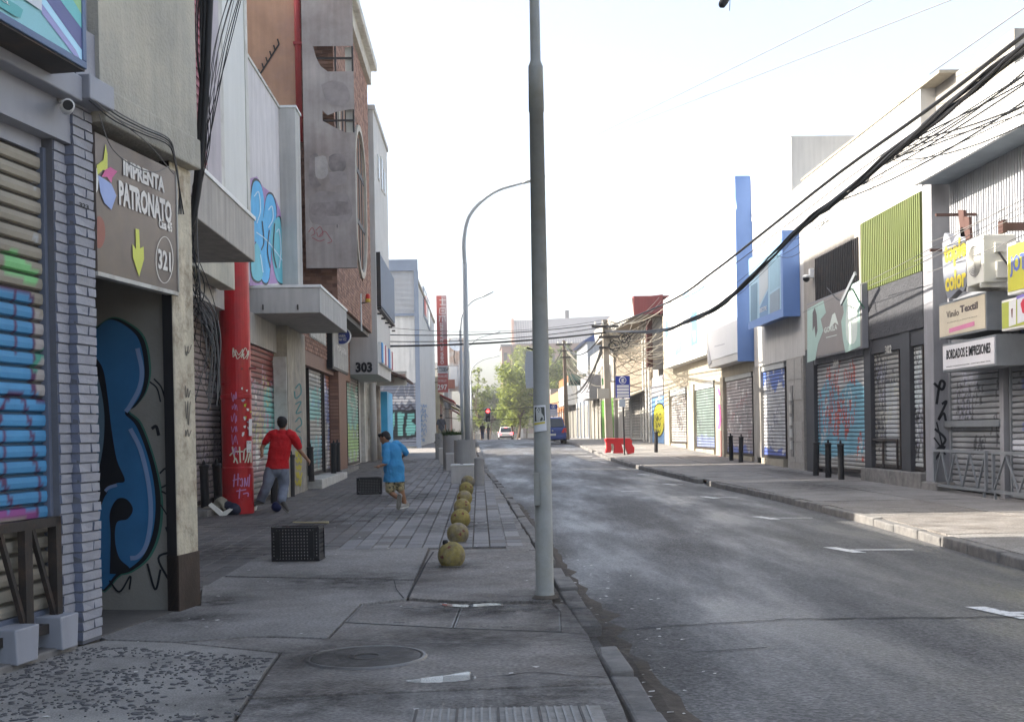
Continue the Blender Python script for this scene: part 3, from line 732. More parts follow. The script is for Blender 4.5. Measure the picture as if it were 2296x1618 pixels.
decal('graffiti', b321, Pg, [(246, 1285), (248, 1200), (246, 1150), (262, 1118), (284, 1118), (298, 1140), (286, 1162), (262, 1170), (258, 1210), (268, 1250), (290, 1272), (275, 1284)], gBD, .0115, 5)
strokes('graffiti', b321, Pg, [([(308, 780), (318, 830), (312, 870), (292, 908), (282, 922)], 10), ([(292, 960), (316, 1010), (334, 1090), (338, 1160), (328, 1220), (310, 1246), (292, 1250)], 10), ([(236, 1100), (244, 1092), (262, 1086)], 7)], gLI, off=.014)
strokes('graffiti', b321, Pg, [([(336, 855), (352, 870), (360, 900)], 3.5), ([(345, 848), (362, 868), (372, 902)], 3.5), ([(340, 960), (350, 955), (356, 975)], 7), ([(358, 1060), (372, 1050), (378, 1080), (362, 1092)], 4), ([(362, 1100), (385, 1112), (388, 1118)], 4), ([(360, 1130), (378, 1160), (388, 1190)], 3), ([(372, 1180), (388, 1230), (355, 1250), (385, 1310)], 5), ([(330, 1262), (348, 1320), (360, 1275)], 5), ([(245, 1300), (268, 1325), (292, 1290), (290, 1320)], 4)], gBD, off=.006)
rngt = random.Random(5)
strokes('graffiti', b321, PN(0), [scribble(rngt, 414, y, 14, h, 5) for y, h in ((770, 22), (868, 26), (905, 40), (960, 14))], flat('marker_grey', (.10, .09, .08), .7), 1.4, off=.005)

# sign over the gate
sg = thing('gate_sign', 'brown printing shop sign with yellow arrow above the gateway', 'sign', tuple(TN @ Vector((s_j*.5, -.05, 2.9))), -A_)
PI_ = PN(.014)
sa, sb_ = .004, US(396, 520, .014)[0]; za = US(300, 338, .014)[1]; zb_ = US(300, 628, .014)[1]
mb = MB(TN); mb.box(sa, sb_, -.05, .014, zb_, za); mb.build('panel', mat('print_brown', (.16, .125, .105), .3, var=.25, scale=1.6, bump=0, col2=(.10, .09, .10), c2=.55, c2s=1.1, c2w=.2), sg)
mb = MB(TN); mb.box(sa, sb_+.012, -.05, .018, zb_-.03, zb_-.001); mb.box(sb_, sb_+.014, -.05, .022, zb_, za); mb.build('frame', W_DIRTY, sg)
YEL, PNK, LBL = flat('print_yellow', (.62, .66, .10), .4), flat('print_pink', (.62, .10, .30), .4), flat('print_light_blue', (.28, .38, .68), .4)
decal('emblem', sg, PI_, [(217, 370), (232, 358), (237, 322), (241, 345), (241, 383), (231, 380), (219, 392)], YEL, .006)
decal('emblem', sg, PI_, [(228, 396), (236, 380), (248, 374), (263, 384), (252, 398), (250, 410), (240, 396)], PNK, .008)
decal('emblem', sg, PI_, [(220, 392), (236, 402), (250, 412), (261, 438), (250, 470), (234, 454), (225, 430)], LBL, .007)
decal('emblem', sg, PI_, [(216, 378), (218, 374), (221, 402), (219, 425), (216, 432)], W_WHITE, .005)
WT = flat('print_white', (.68, .66, .63), .4)
for t, bx in (('IMPRENTA', (276, 355, 369, 432)), ('PATRONATO', (266, 402, 385, 504)), ('Casa 4/5', (356, 488, 386, 521))):
    text('lettering', sg, PI_, t, bx[0], bx[1], bx[2], bx[3], WT, off=.006, bold=.045)
decal('arrow', sg, PI_, [(304, 512), (312, 514), (314, 556), (322, 552), (323, 580), (312, 620), (298, 576), (297, 546), (305, 558)], YEL, .006)
text('lettering', sg, PI_, '321', 354, 556, 383, 610, WT, off=.006, bold=.03)
def ring_px(cx, cy, rx, ry, w, n=28): return [[(cx+rx*math.cos(6.2832*k/n), cy+ry*math.sin(6.2832*k/n)+.28*rx*math.cos(6.2832*k/n)*0) for k in range(n+1)]]
strokes('ring', sg, PI_, ring_px(369, 582, 19, 52, 1.5), WT, 1.6, off=.006, sm=1)
decal('print', sg, PI_, [(max(218, x), y) for x, y in ring_px(222, 520, 14, 36, 1)[0][:-1]], flat('print_rust', (.26, .08, .06), .4), .004)

# cables and conduit clinging to the end of the gateway building
M_CABLE = mat('black_cable', (.014, .014, .015), .5, var=.2, bump=0)
M_CABLEG = mat('grey_cable', (.16, .155, .15), .6, var=.2, bump=0)
cb = thing('cable_bundle', 'tangle of black cables hanging down beside the gateway pillar', 'cables', tuple(UY(440, 400, 10.0)[:1]) + (10.0, 3.5))
def cpx(pts, Y, jit=0, n=6):
    out = []
    for q in pts:
        yy = Y if len(q) < 3 else q[2]; x, zz = UY(q[0], q[1], yy); out.append(Vector((x+rng.uniform(-jit, jit), yy+rng.uniform(-jit, jit), zz+rng.uniform(-jit, jit))))
    return catmull(out, n)
YC = 10.0
s_end = O_ + ES*s_wr
for pts, r in (([(474, -80), (466, 100), (458, 260), (449, 380), (436, 470), (412, 560)], .03), ([(462, -80), (456, 130), (447, 280), (440, 400), (430, 470), (402, 540)], .022), ([(450, -80), (452, 200), (443, 330), (436, 430), (425, 500)], .016)):
    mb = MB(); mb.tube(cpx(pts, YC), r, 8); mb.build('conduit', M_CABLE, cb, smooth=True)
for i in range(20):
    x0 = 540+rng.uniform(-25, 10) if i < 11 else rng.uniform(440, 470)
    pts = [(x0, -40), (x0-(40 if i < 11 else 4), 110+rng.uniform(-10, 10)), (462+rng.uniform(-8, 8), 300), (440+rng.uniform(-6, 10), 420), (420+rng.uniform(-15, 25), 520+rng.uniform(-20, 20)), (425+rng.uniform(-25, 40), 640+rng.uniform(-30, 30)), (440+rng.uniform(-25, 50), 740+rng.uniform(-40, 60))]
    if i % 3 == 0: pts.append((450+rng.uniform(-30, 45), 900+rng.uniform(-60, 60)))
    if i % 5 == 0: pts = pts[3:]; pts.append((470+rng.uniform(-20, 20), 830))
    mb = MB(); mb.tube(cpx(pts, YC, .015), rng.uniform(.0025, .005), 5); mb.build('cable', M_CABLE if i % 3 else M_CABLEG, cb)
for i in range(7):
    pts = [(405+rng.uniform(-6, 6), 620+8*i), (440+rng.uniform(-8, 8), 640+10*i), (470+rng.uniform(-10, 14), 690+12*i), (485+rng.uniform(-10, 15), 760+20*i), (478+rng.uniform(-20, 20), 840+14*i)]
    mb = MB(); mb.tube(cpx(pts, YC, .01), .0045, 5); mb.build('cable', M_CABLEG, cb)
for i in range(4):   # cables along the lintel
    pts = [(200, 195+10*i), (255, 245+8*i), (320, 282+6*i), (378, 310+5*i), (392, 350+5*i), (402, 420), (400+4*i, 480)]
    mb = MB(); P = [PN(.12+.01*i).px(a, b) for a, b in pts]; mb.tube(catmull(P, 5), .005, 5); mb.build('cable', M_CABLE if i % 2 else M_CABLEG, cb)
for pts in ([(222, 255), (250, 330), (300, 372), (345, 385), (380, 372)], [(240, 250), (330, 320), (390, 390)]):
    mb = MB(); mb.tube(catmull([PN(.14).px(a, b) for a, b in pts], 6), .004, 5); mb.build('cable', M_CABLEG, cb)

# ================================================================ left side, panel building with concrete balcony (set behind the gateway)
XB = -2.6
b319 = thing('panel_building', 'pale panelled building with concrete balcony ledge behind the hanging cables', 'building', (-3.2, 12, G(12)))
ye = UX(570, 488, XB)[0]; zc1 = UX(570, 488, XB)[1]; zc0 = UX(568, 584, XB)[1]
y0 = 10.25
mb = MB(); mb.box(-4.4, XB, y0, ye, zc0, zc1-.03); mb.build('balcony_ledge', W_CONC2, b319, bev=.01)
mb = MB(); mb.box(XB-.14, XB+.015, y0, ye+.02, zc1-.03, zc1+.012); mb.build('coping', W_WHITE, b319)
mb = MB(); mb.box(-8, XB-.06, y0, UX(559, 300, XB-.06)[0], zc1+.012, 9.6); mb.build('upper_wall', mat('pale_panel', (.60, .60, .57), .6, var=.05, bump=.04, streak=.05), b319)
Pp = PL(XB-.06)
for x0, x1, m_ in ((462, 493, mat('mauve_panel', (.44, .40, .42), .7, var=.15, bump=.1, streak=.1)), (493, 501, W_DIRTY), (551, 557, W_DIRTY)):
    ya, yb = UX(x0, 300, XB-.06)[0], UX(x1, 300, XB-.06)[0]; mb = MB(); mb.box(XB-.08, XB-.05, ya, yb, zc1+.013, 9.5); mb.build('panel_strip', m_, b319)
mb = MB()
ya = UX(452, 200, XB-.03)[0]
mb.box(XB-.08, XB-.035, y0+.2, UX(460, 200, XB-.03)[0], zc1+.05, 9.5); mb.build('red_strip', mat('red_louvre_back', (.16, .02, .03), .6), b319)
for i in range(60):
    zz = zc1+.1+i*.085
    mb = MB(); mb.box(XB-.04, XB-.025, y0+.2, UX(460, 200, XB-.03)[0], zz, zz+.045)
    if i < 60: mb.build('louvre', mat('red_louvre', (.28, .03, .05), .5), b319)
mb = MB(); mb.box(-4.4, -4.25, y0, 13.9, 0, zc0); mb.build('rear_wall', W_DARK, b319)

# ---- low shop behind (shutter, cream beam, red column)
XW = -4.2
low = thing('low_shop', 'low shop with tagged pink grey shutter beside the red column', 'building', (-4.6, 17, G(17)))
mb = MB(); mb.box(-9, XW-.06, 10.2, 22.2, 3.5, 5.7); mb.box(-9, -5.1, 10.2, 22.2, 0, 3.5); mb.build('wall', W_CONC2, low)
yb_ = UX(527, 650, -3.95)[0]; zb1 = UX(527, 650, -3.95)[1]
mb = MB(); mb.box(-4.2, -3.95, 13, yb_, zb1, zb1+.62); mb.build('beam', W_CONC, low, bev=.012)
ya, yb2 = UX(425, 900, -5.0)[0], UX(490, 900, -5.0)[0]
TAGS = [('tags', 10, .022, (.06, .05, .06), .5), ('tags', 6, .02, (.35, .3, .36), .5)]
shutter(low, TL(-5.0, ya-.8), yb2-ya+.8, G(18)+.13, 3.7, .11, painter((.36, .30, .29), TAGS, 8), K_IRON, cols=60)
mb = MB(); mb.box(-5.4, -4.5, ya-1, 20.9, 0, G(18)+.12); mb.build('step', C_KERB, low, bev=.015)
mb = MB(); mb.box(-5.3, -4.86, yb2+.05, yb2+.42, 0, 4.2); mb.build('jamb', mat('dark_red_paint', (.13, .012, .014), .5), low)
mb = MB(); mb.box(-13, -5.6, 18.3, 28, 0, 12.4); mb.build('added_shade_block', W_CONC3, low)  # unseen block added behind the roofs to shade the opposite walls
# red column
cx, cz = -4.14, G(20.4)
rc = thing('red_column', 'thick glossy red round column with white tags and torn stickers', 'column', (cx, 20.4, cz))
RED = mat('red_gloss_paint', (.42, .012, .018), .35, var=.16, scale=2.5, bump=.06, col2=(.28, .012, .016), c2=.58, c2s=1.8, rvar=.1)
rr = .255
mb = MB(); mb.lathe((cx, 20.4, cz), [(rr+.01, 0), (rr+.01, .78), (rr, .8), (rr, 1.95), (rr+.012, 1.96), (rr+.012, 2.02), (rr, 2.03), (rr, 4.35)], 32); mb.build('shaft', RED, rc, smooth=False)
class Cyl:
    def __init__(s, c, r): s.c = Vector(c); s.r0 = r
    def px(s, x, y, off=0):
        d = ray(x, y); o = EYE - s.c; a = d.x**2+d.y**2; b = 2*(o.x*d.x+o.y*d.y); c = o.x**2+o.y**2-(s.r0+off)**2
        q = b*b-4*a*c
        t = (-b-math.sqrt(q))/(2*a) if q > 0 else -b/(2*a)
        return EYE + d*t
CY = Cyl((cx, 20.4, 0), rr+.003)
LAV, CREAMP = flat('paint_lavender', (.50, .22, .42), .6), flat('paint_cream', (.62, .58, .46), .6)
strokes('tag', rc, CY, [[(515, 1020), (525, 1012), (545, 1011)], [(521, 1000), (527, 1030)], [(537, 1000), (539, 1036)], [(546, 1030), (548, 1008), (556, 1006), (553, 1025), (549, 1036)], [(556, 1036), (562, 1012), (563, 1036)], [(524, 1036), (528, 1026), (533, 1038)]], CREAMP, 3, off=.012)
strokes('tag', rc, CY, [[(526, 1062), (524, 1090)], [(534, 1060), (533, 1088)], [(522, 1076), (538, 1071)], [(538, 1075), (543, 1072), (543, 1088), (538, 1086)], [(548, 1090), (549, 1070), (553, 1088), (556, 1068)], [(558, 1090), (560, 1062)], [(530, 1100), (552, 1096)], [(538, 1094), (536, 1116)], [(545, 1106), (556, 1104), (556, 1112)]], LAV, 2.6, off=.022)
strokes('tag', rc, CY, [scribble(rngt, 520, 782, 38, 14, 12), scribble(rngt, 524, 790, 34, 12, 10)], CREAMP, 1.6, off=.012)
strokes('tag', rc, CY, [scribble(rngt, 520, 880+24*i, 12, 16, 6) for i in range(6)], LAV, 1.4, off=.012)
STK = [flat('sticker_white', (.66, .65, .63)), flat('sticker_yellow', (.5, .5, .06)), flat('sticker_grey', (.3, .34, .4))]
for i in range(16):
    x, y = rngt.uniform(535, 561), rngt.uniform(862, 975); w, h = rngt.uniform(3, 7), rngt.uniform(3, 8)
    decal('sticker', rc, CY, [(x, y), (x+w, y+rngt.uniform(-2, 1)), (x+w-rngt.uniform(0, 2), y+h), (x+rngt.uniform(0, 2), y+h-1)], STK[(0, 0, 0, 1, 2)[i % 5]], .012+.001*i)
for bx in ((553, 987, 564, 1013), (558, 938, 565, 976)):
    decal('paper_notice', rc, CY, [(bx[0], bx[1]), (bx[2], bx[1]), (bx[2], bx[3]), (bx[0], bx[3])], STK[0], .034)
text('lettering', rc, PC(20.4-rr-.04), 'SE AR', 554, 989, 563, 994, K_BLACK, off=.0); text('lettering', rc, PC(20.4-rr-.04), 'N 20', 556, 1006, 563, 1011, K_BLACK, off=.0)
strokes('tag', rc, CY, [[(540, 826), (575, 824)]], mat('dark_red_paint', (.13, .012, .014), .5), 5, off=.012)

# ---- graffiti building with concrete canopy
gb = thing('graffiti_building', 'whitish rendered building with blue bubble graffiti above a concrete canopy', 'building', (XW-.4, 24.5, G(24)))
y1_ = 25.8
zt_ = 8.42
W_PINK = mat('pinkish_white_render', (.56, .53, .53), .85, var=.1, scale=1.2, bump=.2, streak=.12)
mb = MB(); mb.box(-9, XW, 20.6, 27.6, 4.2, zt_); mb.build('upper_wall', W_PINK, gb)
mb = MB(); mb.box(-9, XW+.03, 20.6, 26.6, zt_, zt_+.06); mb.build('coping', W_DIRTY, gb)
mb = MB(); mb.box(XW, -3.85, y1_, y1_+.7, 4.26, zt_+.02); mb.build('pilaster', W_CONC3, gb, bev=.01)
mb = MB(); mb.box(XW, -3.82, y1_-.02, y1_+.72, zt_+.02, zt_+.07); mb.build('pilaster_cap', W_WHITE, gb)
ys1 = 22.5; xs = UY(717, 640, ys1)[0]; ys2 = UX(777, 690, xs)[0]; zs1 = UY(717, 637, ys1)[1]; zs0 = UY(717, 700, ys1)[1]
mb = MB(); mb.box(XW-.3, xs, ys1, ys2, zs0, zs1-.05); mb.build('canopy_slab', W_CONC3, gb, bev=.01)
mb = MB(); mb.box(XW-.3, xs+.02, ys1-.02, ys2+.02, zs1-.05, zs1); mb.build('canopy_coping', W_WHITE, gb)
for xx in (590, 668):
    p = UY(xx, 694, ys1); mb = MB(); mb.box(p[0]-.012, p[0]+.012, ys1-.02, ys1, p[1], p[1]+.1); mb.build('drip_spout', K_IRON, gb)
ya, yb2 = 22.05, UX(637, 1000, XW-.1)[0]
zsh = 3.1
mb = MB(); mb.box(XW-.4, XW, 21.6, 27.6, zsh, zs0); mb.build('lintel', W_CONC2, gb)
cf = painter((.36, .33, .30), [('band', 2.2, 4, (.27, .06, .045), .3), ('fill', [(.0, .4), (1.5, .4), (1.5, 2.3), (.2, 2.2)], (.42, .30, .30)), ('fill', [(1.5, .9), (3.6, .7), (3.6, 2.4), (1.7, 2.2)], (.22, .50, .47)),
    ('tags', 10, .03, (.55, .5, .2), .5), ('tags', 9, .03, (.48, .28, .36), .5), ('blot', 2.5, .83, (.62, .60, .56)), ('tags', 5, .03, (.16, .2, .2), .4), ('band', -1, .35, (.3, .28, .25), .3)], 31)
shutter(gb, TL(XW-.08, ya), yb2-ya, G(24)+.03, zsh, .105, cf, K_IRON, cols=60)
mb = MB(); mb.box(XW-.4, -3.98, UX(647, 1050, -4.0)[0], 27.5, 0, zs0); mb.build('pillar', mat('stained_pillar', (.27, .25, .22), .85, var=.2, scale=3, bump=.3, col2=(.38, .34, .27), c2=.52, c2s=2.2, streak=.15), gb, bev=.012)
yp_ = UX(645, 1000, -3.97)[0]
mb = MB(); mb.box(XW-.02, -3.96, yp_-.06, yp_, G(26), 3.0); mb.build('door_frame', W_DIRTY, gb)
strokes('graffiti', gb, PL(-3.98), [[(662, 870), (672, 860), (675, 880), (663, 892), (660, 876)], [(662, 905), (675, 900), (664, 925), (676, 922)], [(662, 945), (672, 935), (676, 950), (664, 962), (674, 968)], [(664, 985), (672, 978), (676, 996), (663, 1005)]], flat('spray_teal', (.03, .16, .17), .7), 3, off=.008)
strokes('graffiti', gb, PL(-3.98), [scribble(rngt, 664, 1010+16*i, 12, 12, 5) for i in range(5)], flat('spray_yellow', (.48, .40, .03), .7), 3, off=.010)
# bubble letters in blue on the upper wall
Pw = PL(XW)
gbm = [flat('spray_sky', (.08, .38, .66), .6, var=.2), flat('spray_aqua', (.12, .42, .50), .6, var=.2), flat('spray_violet', (.36, .22, .40), .7, var=.3)]
decal('graffiti', gb, Pw, [(560, 640), (560, 400), (576, 395), (590, 418), (606, 430), (618, 445), (628, 470), (636, 520), (642, 570), (642, 632)], gbm[2], .004)
LET = [[(560, 470), (568, 410), (584, 412), (592, 450), (590, 490), (598, 440), (612, 440), (620, 480), (610, 520), (604, 620), (590, 630), (578, 590), (574, 540), (562, 560)],
       [(606, 530), (612, 500), (626, 486), (632, 520), (638, 560), (640, 628), (622, 628), (612, 590)], [(562, 560), (578, 545), (590, 600), (584, 628), (566, 618)]]
for i, Lp in enumerate(LET):
    decal('graffiti', gb, Pw, [(x+(x-598)*.07, y+(y-530)*.05) for x, y in Lp], gBD, .006+.001*i, 4)
    decal('graffiti', gb, Pw, Lp, gbm[(0, 1, 1)[i]], .010+.001*i, 4)
strokes('graffiti', gb, Pw, [[(570, 440), (580, 430), (584, 470), (576, 500)], [(602, 470), (610, 462), (612, 490), (602, 510)], [(620, 520), (626, 515), (630, 560), (626, 600)], [(584, 570), (590, 610)], [(575, 520), (600, 540), (635, 585)]], flat('spray_white_blue', (.5, .66, .76), .6), 2.2, off=.016)
strokes('graffiti', gb, Pw, [[(588, 495), (592, 540), (586, 560)], [(604, 515), (600, 560), (606, 600)], [(616, 500), (613, 560), (620, 600)]], gBD, 2.2, off=.018)
# ================================================================ left side, brick building with arched windows
rng = random.Random(31)
B_BRK = mat('brown_brick', (.34, .155, .09), .8, var=.2, scale=3, bump=.3, bscale=50, attr=True)
B_MORT = mat('brick_mortar', (.20, .12, .085), .9, var=.2, bump=.3)
B_ORG = mat('orange_plaster', (.56, .33, .215), .9, var=.14, scale=1.5, bump=.35, bscale=30, streak=.08, col2=(.50, .31, .24), c2=.6, c2s=.9)
B_CREAM = mat('cream_stone', (.44, .41, .35), .85, var=.12, bump=.2, streak=.15)
XF, YF, YE = -3.3, 28.3, 37.3
bb = thing('brick_building', 'tall brown brick building with arched windows and cream cornice', 'building', (-4.5, 32, G(32)))
zb0 = UX(838, 750, XF)[1]; zt0 = 12.3
mb = MB(); mb.box(-11, -4.2, YF, YE, zb0, 13.2); mb.build('side_wall', B_ORG, bb)
mb = MB(); mb.box(-4.2, XF-.03, YF+.03, YE, zb0, zt0); mb.build('wall_core', B_MORT, bb)
mb = MB(); mb.box(-8, XF-.1, YF+.2, YE-.05, zb0-.12, zb0); mb.build('soffit', W_DARK, bb)
BC = [(.27, .15, .105), (.30, .17, .12), (.235, .13, .09), (.33, .19, .14), (.20, .11, .08)]
bl, bh = .26, .085
win = [(29.0, 31.6, 5.9, 10.2), (32.7, 35.8, 5.9, 10.15)]
def in_win(y, z):
    for a, b, c, d in win:
        r = (b-a)/2; cy = (a+b)/2
        if a-.05 < y < b+.05:
            zc_ = min(max(z, c+r), d-r)
            if (y-cy)**2+(z-zc_)**2 < (r+.1)**2: return True
    return False
bricks = []
z = zb0+.002; k = 0
while z < zt0-bh:
    y = YF - (bl/2 if k % 2 else 0)
    while y < YE-.02:
        a, b = max(y, YF), min(y+bl, YE)
        if b-a > .05 and not in_win((a+b)/2, z+bh/2): bricks.append((a, b, z, 'f'))
        y += bl
    x = -4.2 + (bl/2 if k % 2 else 0) - bl
    while x < XF-.01:
        a, b = max(x, -4.2), min(x+bl, XF-.004)
        if b-a > .05: bricks.append((a, b, z, 's'))
        x += bl
    z += bh; k += 1
# the bricks nearest the eye above the soffit are single parts
near = sorted([q for q in bricks if q[3] == 'f' and q[2] < zb0+2.0], key=lambda q: q[2])[:230] + [q for q in bricks if q[3] == 's' and q[2] < 5.3][:70]
nset = set(near)
BMS = {}
def bmesh_brick(col, L, kind):
    key = (col, round(L, 3), kind)
    if key not in BMS:
        mb = MB(); g = .005
        if kind == 'f': mb.hexa([(-.03, g, g), (.0, g+.003, g), (.0, L-g-.003, g), (-.03, L-g, g)], [(-.03, g, bh-g), (0, g+.003, bh-g), (0, L-g-.003, bh-g), (-.03, L-g, bh-g)])
        else: mb.hexa([(g, 0, g), (L-g, 0, g), (L-g, .03, g), (g, .03, g)], [(g, 0, bh-g), (L-g, 0, bh-g), (L-g, .03, bh-g), (g, .03, bh-g)])
        mb.col = [col]*len(mb.v); me = mb.mesh(); me.materials.append(B_BRK); me.name = 'brick'; BMS[key] = me
    return BMS[key]
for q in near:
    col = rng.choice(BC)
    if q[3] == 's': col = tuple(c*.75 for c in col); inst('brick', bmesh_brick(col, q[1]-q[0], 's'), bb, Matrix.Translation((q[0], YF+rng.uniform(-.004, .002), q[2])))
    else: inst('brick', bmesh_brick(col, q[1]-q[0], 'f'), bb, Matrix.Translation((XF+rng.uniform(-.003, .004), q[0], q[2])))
mb = MB(); mb.col = []
for q in bricks:
    if q in nset: continue
    col = rng.choice(BC); g = .005; n0 = len(mb.v); z = q[2]
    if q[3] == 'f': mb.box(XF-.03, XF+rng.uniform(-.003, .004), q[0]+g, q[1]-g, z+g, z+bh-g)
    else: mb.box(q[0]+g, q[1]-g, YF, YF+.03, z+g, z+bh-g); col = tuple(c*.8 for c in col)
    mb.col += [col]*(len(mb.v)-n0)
mb.build('brickwork', B_BRK, bb, kind='stuff')
# windows: stadium rings
M_GLASS = mat('window_glass', (.62, .68, .72), .06, var=.05, bump=0, spec=.8)  # pale base colour stands in for sky reflected in these panes
M_GLASSD = mat('dark_glass', (.03, .035, .045), .06, var=.05, bump=0, spec=.7)
def stadium(y0, y1, z0, z1, x, k=0, n=14):
    r = (y1-y0)/2-k; cy = (y0+y1)/2; z0 += k; z1 -= k
    return [Vector((x, cy+r*math.cos(math.pi*i/n), z1-r+r*math.sin(math.pi*i/n))) for i in range(n+1)] + [Vector((x, cy-r*math.cos(math.pi*i/n), z0+r-r*math.sin(math.pi*i/n))) for i in range(n+1)]
for a, b, c, d in win:
    o_, i_ = stadium(a, b, c, d, XF+.05, -.05), stadium(a, b, c, d, XF+.05, .12)
    mb = MB(); n = len(o_)
    A = [mb.pt(p) for p in o_]; B = [mb.pt(p) for p in i_]; C = [mb.pt(p-Vector((.16, 0, 0))) for p in o_]; D = [mb.pt(p-Vector((.16, 0, 0))) for p in i_]
    for k in range(n):
        j = (k+1) % n; mb.face((A[k], A[j], B[j], B[k])); mb.face((A[k], A[j], C[j], C[k])); mb.face((B[k], B[j], D[j], D[k]))
    w_ = mb.build('window', B_CREAM, bb)
    mb = MB(); mb.poly(stadium(a, b, c, d, XF-.08, .1)); mb.build('pane', M_GLASS, w_)
    mb = MB(); cy = (a+b)/2
    for yy in (cy-.75, cy, cy+.75): mb.box(XF-.07, XF-.01, yy-.07, yy+.07, c+.3, d-.3)
    for zz in (c+1.5, d-1.3): mb.box(XF-.07, XF-.005, a+.12, b-.12, zz-.07, zz+.07)
    mb.build('glazing_bars', K_IRON, w_)
# cornice and roof
mb = MB(); mb.box(-11, XF+.12, YF-.1, YE+.08, zt0, zt0+.45); mb.build('frieze', B_CREAM, bb)
mb = MB(); mb.box(-11, XF+.3, YF-.15, YE+.22, zt0+.45, zt0+.72); mb.build('cornice', W_DIRTY, bb, bev=.03)
mb = MB(); mb.hexa([(-11, YF, zt0+.72), (XF+.1, YF, zt0+.72), (XF+.1, YE, zt0+.72), (-11, YE, zt0+.72)], [(-11, YF+.4, zt0+2.6), (-7, YF+.4, zt0+2.6), (-7, YE-.4, zt0+2.6), (-11, YE-.4, zt0+2.6)]); mb.build('roof', mat('grey_roof', (.2, .2, .2), .8), bb)
# downpipe and wall spikes
xp = UY(669, 100, YF)[0]
dp = thing('downpipe', 'red drainpipe running down the orange plaster wall', 'pipe', (xp, YF-.08, 8.4))
mb = MB(); mb.tube([(xp, YF-.09, 8.3), (xp, YF-.09, 13)], .075, 12); mb.build('pipe', mat('red_pipe_paint', (.36, .04, .04), .5, var=.1), dp, smooth=True)
mb = MB()
for zz in (8.9, 10.6, 12.2): mb.box(xp-.1, xp+.1, YF-.18, YF, zz-.03, zz+.03)
mb.build('bracket', mat('red_pipe_paint', (.36, .04, .04)), dp)
wi = thing('wall_irons', 'rusty stair iron spikes stuck in the orange plaster wall', 'ironwork', (UY(600, 130, YF)[0], YF, UY(600, 130, YF)[1]))
mb = MB(); a, b = UY(583, 168, YF), UY(626, 100, YF); mb.beam((a[0], YF-.03, a[1]), (b[0], YF-.03, b[1]), .03); mb.build('rail', K_IRON, wi)
for i in range(6):
    t = i/5; x, z = a[0]+(b[0]-a[0])*t, a[1]+(b[1]-a[1])*t; mb = MB(); mb.beam((x, YF-.03, z), (x-.03, YF-.05, z+.12), .025); mb.build('spike', K_IRON, wi)
# big faded banner panel projecting over the pavement
YB_ = 27.85
x0, x1 = UY(681, 300, YB_)[0], UY(795, 300, YB_)[0]; zbt = UY(740, 600, YB_)[1]; ztp = 12.6
bn = thing('banner_panel', 'tall faded grey projecting banner panel with torn holes showing brick', 'sign', ((x0+x1)/2, YB_, zbt))
BAN = mat('faded_banner', (.37, .325, .30), .7, var=.22, scale=.9, bump=.08, bscale=6, col2=(.26, .215, .195), c2=.52, c2s=.55, streak=.16)
def zpx(y): return UY(740, y, YB_)[1]
def xpx(x): return UY(x, 300, YB_)[0]
rows = [(zbt, zpx(297), x0, x1), (zpx(245), zpx(160), x0, x1), (zpx(103), ztp, x0, x1), (zpx(160), zpx(103), x0, xpx(706)), (zpx(297), zpx(245), x0, xpx(724))]
for a, b, xa, xb in rows:
    mb = MB(); mb.box(xa, xb, YB_, YB_+.012, a, b); mb.build('sheet', BAN, bn)
for tri in ([(706, 103), (706, 160), (738, 160), (722, 148), (712, 128)], [(724, 245), (724, 297), (775, 297), (750, 285), (724, 270)], [(722, 245), (790, 245), (756, 250), (735, 258)]):
    mb = MB(); mb.extr([Vector((xpx(a), YB_, zpx(b))) for a, b in tri], (0, .012, 0)); mb.build('torn_flap', BAN, bn)
mb = MB()
for xx in (x0, (x0+x1)/2+.15, x1-.04): mb.box(xx, xx+.04, YB_+.013, YB_+.06, zbt, ztp)
for zz in (zbt, zpx(270), zpx(130), ztp-.04): mb.box(x0, x1, YB_+.061, YB_+.1, zz, zz+.04)
mb.build('frame', K_IRON, bn)
mb = MB(); mb.box(xpx(776), x1-.05, YB_+.101, YB_+.12, zpx(297), zpx(103)); mb.build('backing', B_CREAM, bn)
Pbn = PC(YB_)
GH = [flat('faded_ink_grey', (.24, .205, .195), .7, var=.5, scale=3), flat('faded_ink_pale', (.40, .36, .335), .7, var=.3, scale=3), flat('faded_ink_mid', (.30, .26, .245), .7, var=.35, scale=2)]
for i, (pts, m_) in enumerate([([(695, 350), (708, 342), (716, 360), (712, 400), (720, 415), (700, 420), (692, 395)], 0), ([(706, 352), (730, 350), (736, 385), (726, 400), (708, 395)], 1), ([(738, 350), (752, 344), (770, 348), (776, 370), (768, 384), (746, 384), (737, 370)], 0),
    ([(735, 386), (772, 384), (776, 408), (745, 415)], 2), ([(694, 440), (720, 428), (760, 432), (782, 440), (784, 495), (700, 500)], 2), ([(700, 455), (780, 452), (780, 480), (702, 482)], 0), ([(720, 190), (745, 180), (775, 190), (785, 220), (770, 236), (735, 232)], 2)]):
    decal('faded_print', bn, Pbn, pts, GH[m_], .003+.001*i, 3)
strokes('tag', bn, Pbn, [[(692, 520), (700, 510), (706, 522), (698, 528)], [(708, 516), (718, 508), (724, 524), (714, 530), (710, 520)], [(716, 528), (728, 518), (738, 530), (744, 540), (734, 545)], [(700, 532), (716, 540), (728, 536)]], flat('spray_faded_red', (.36, .12, .13), .7), 1.6, off=.012)
strokes('scratch', bn, Pbn, [[(756, 485), (756, 510)]], K_IRON, 1.5, off=.004)

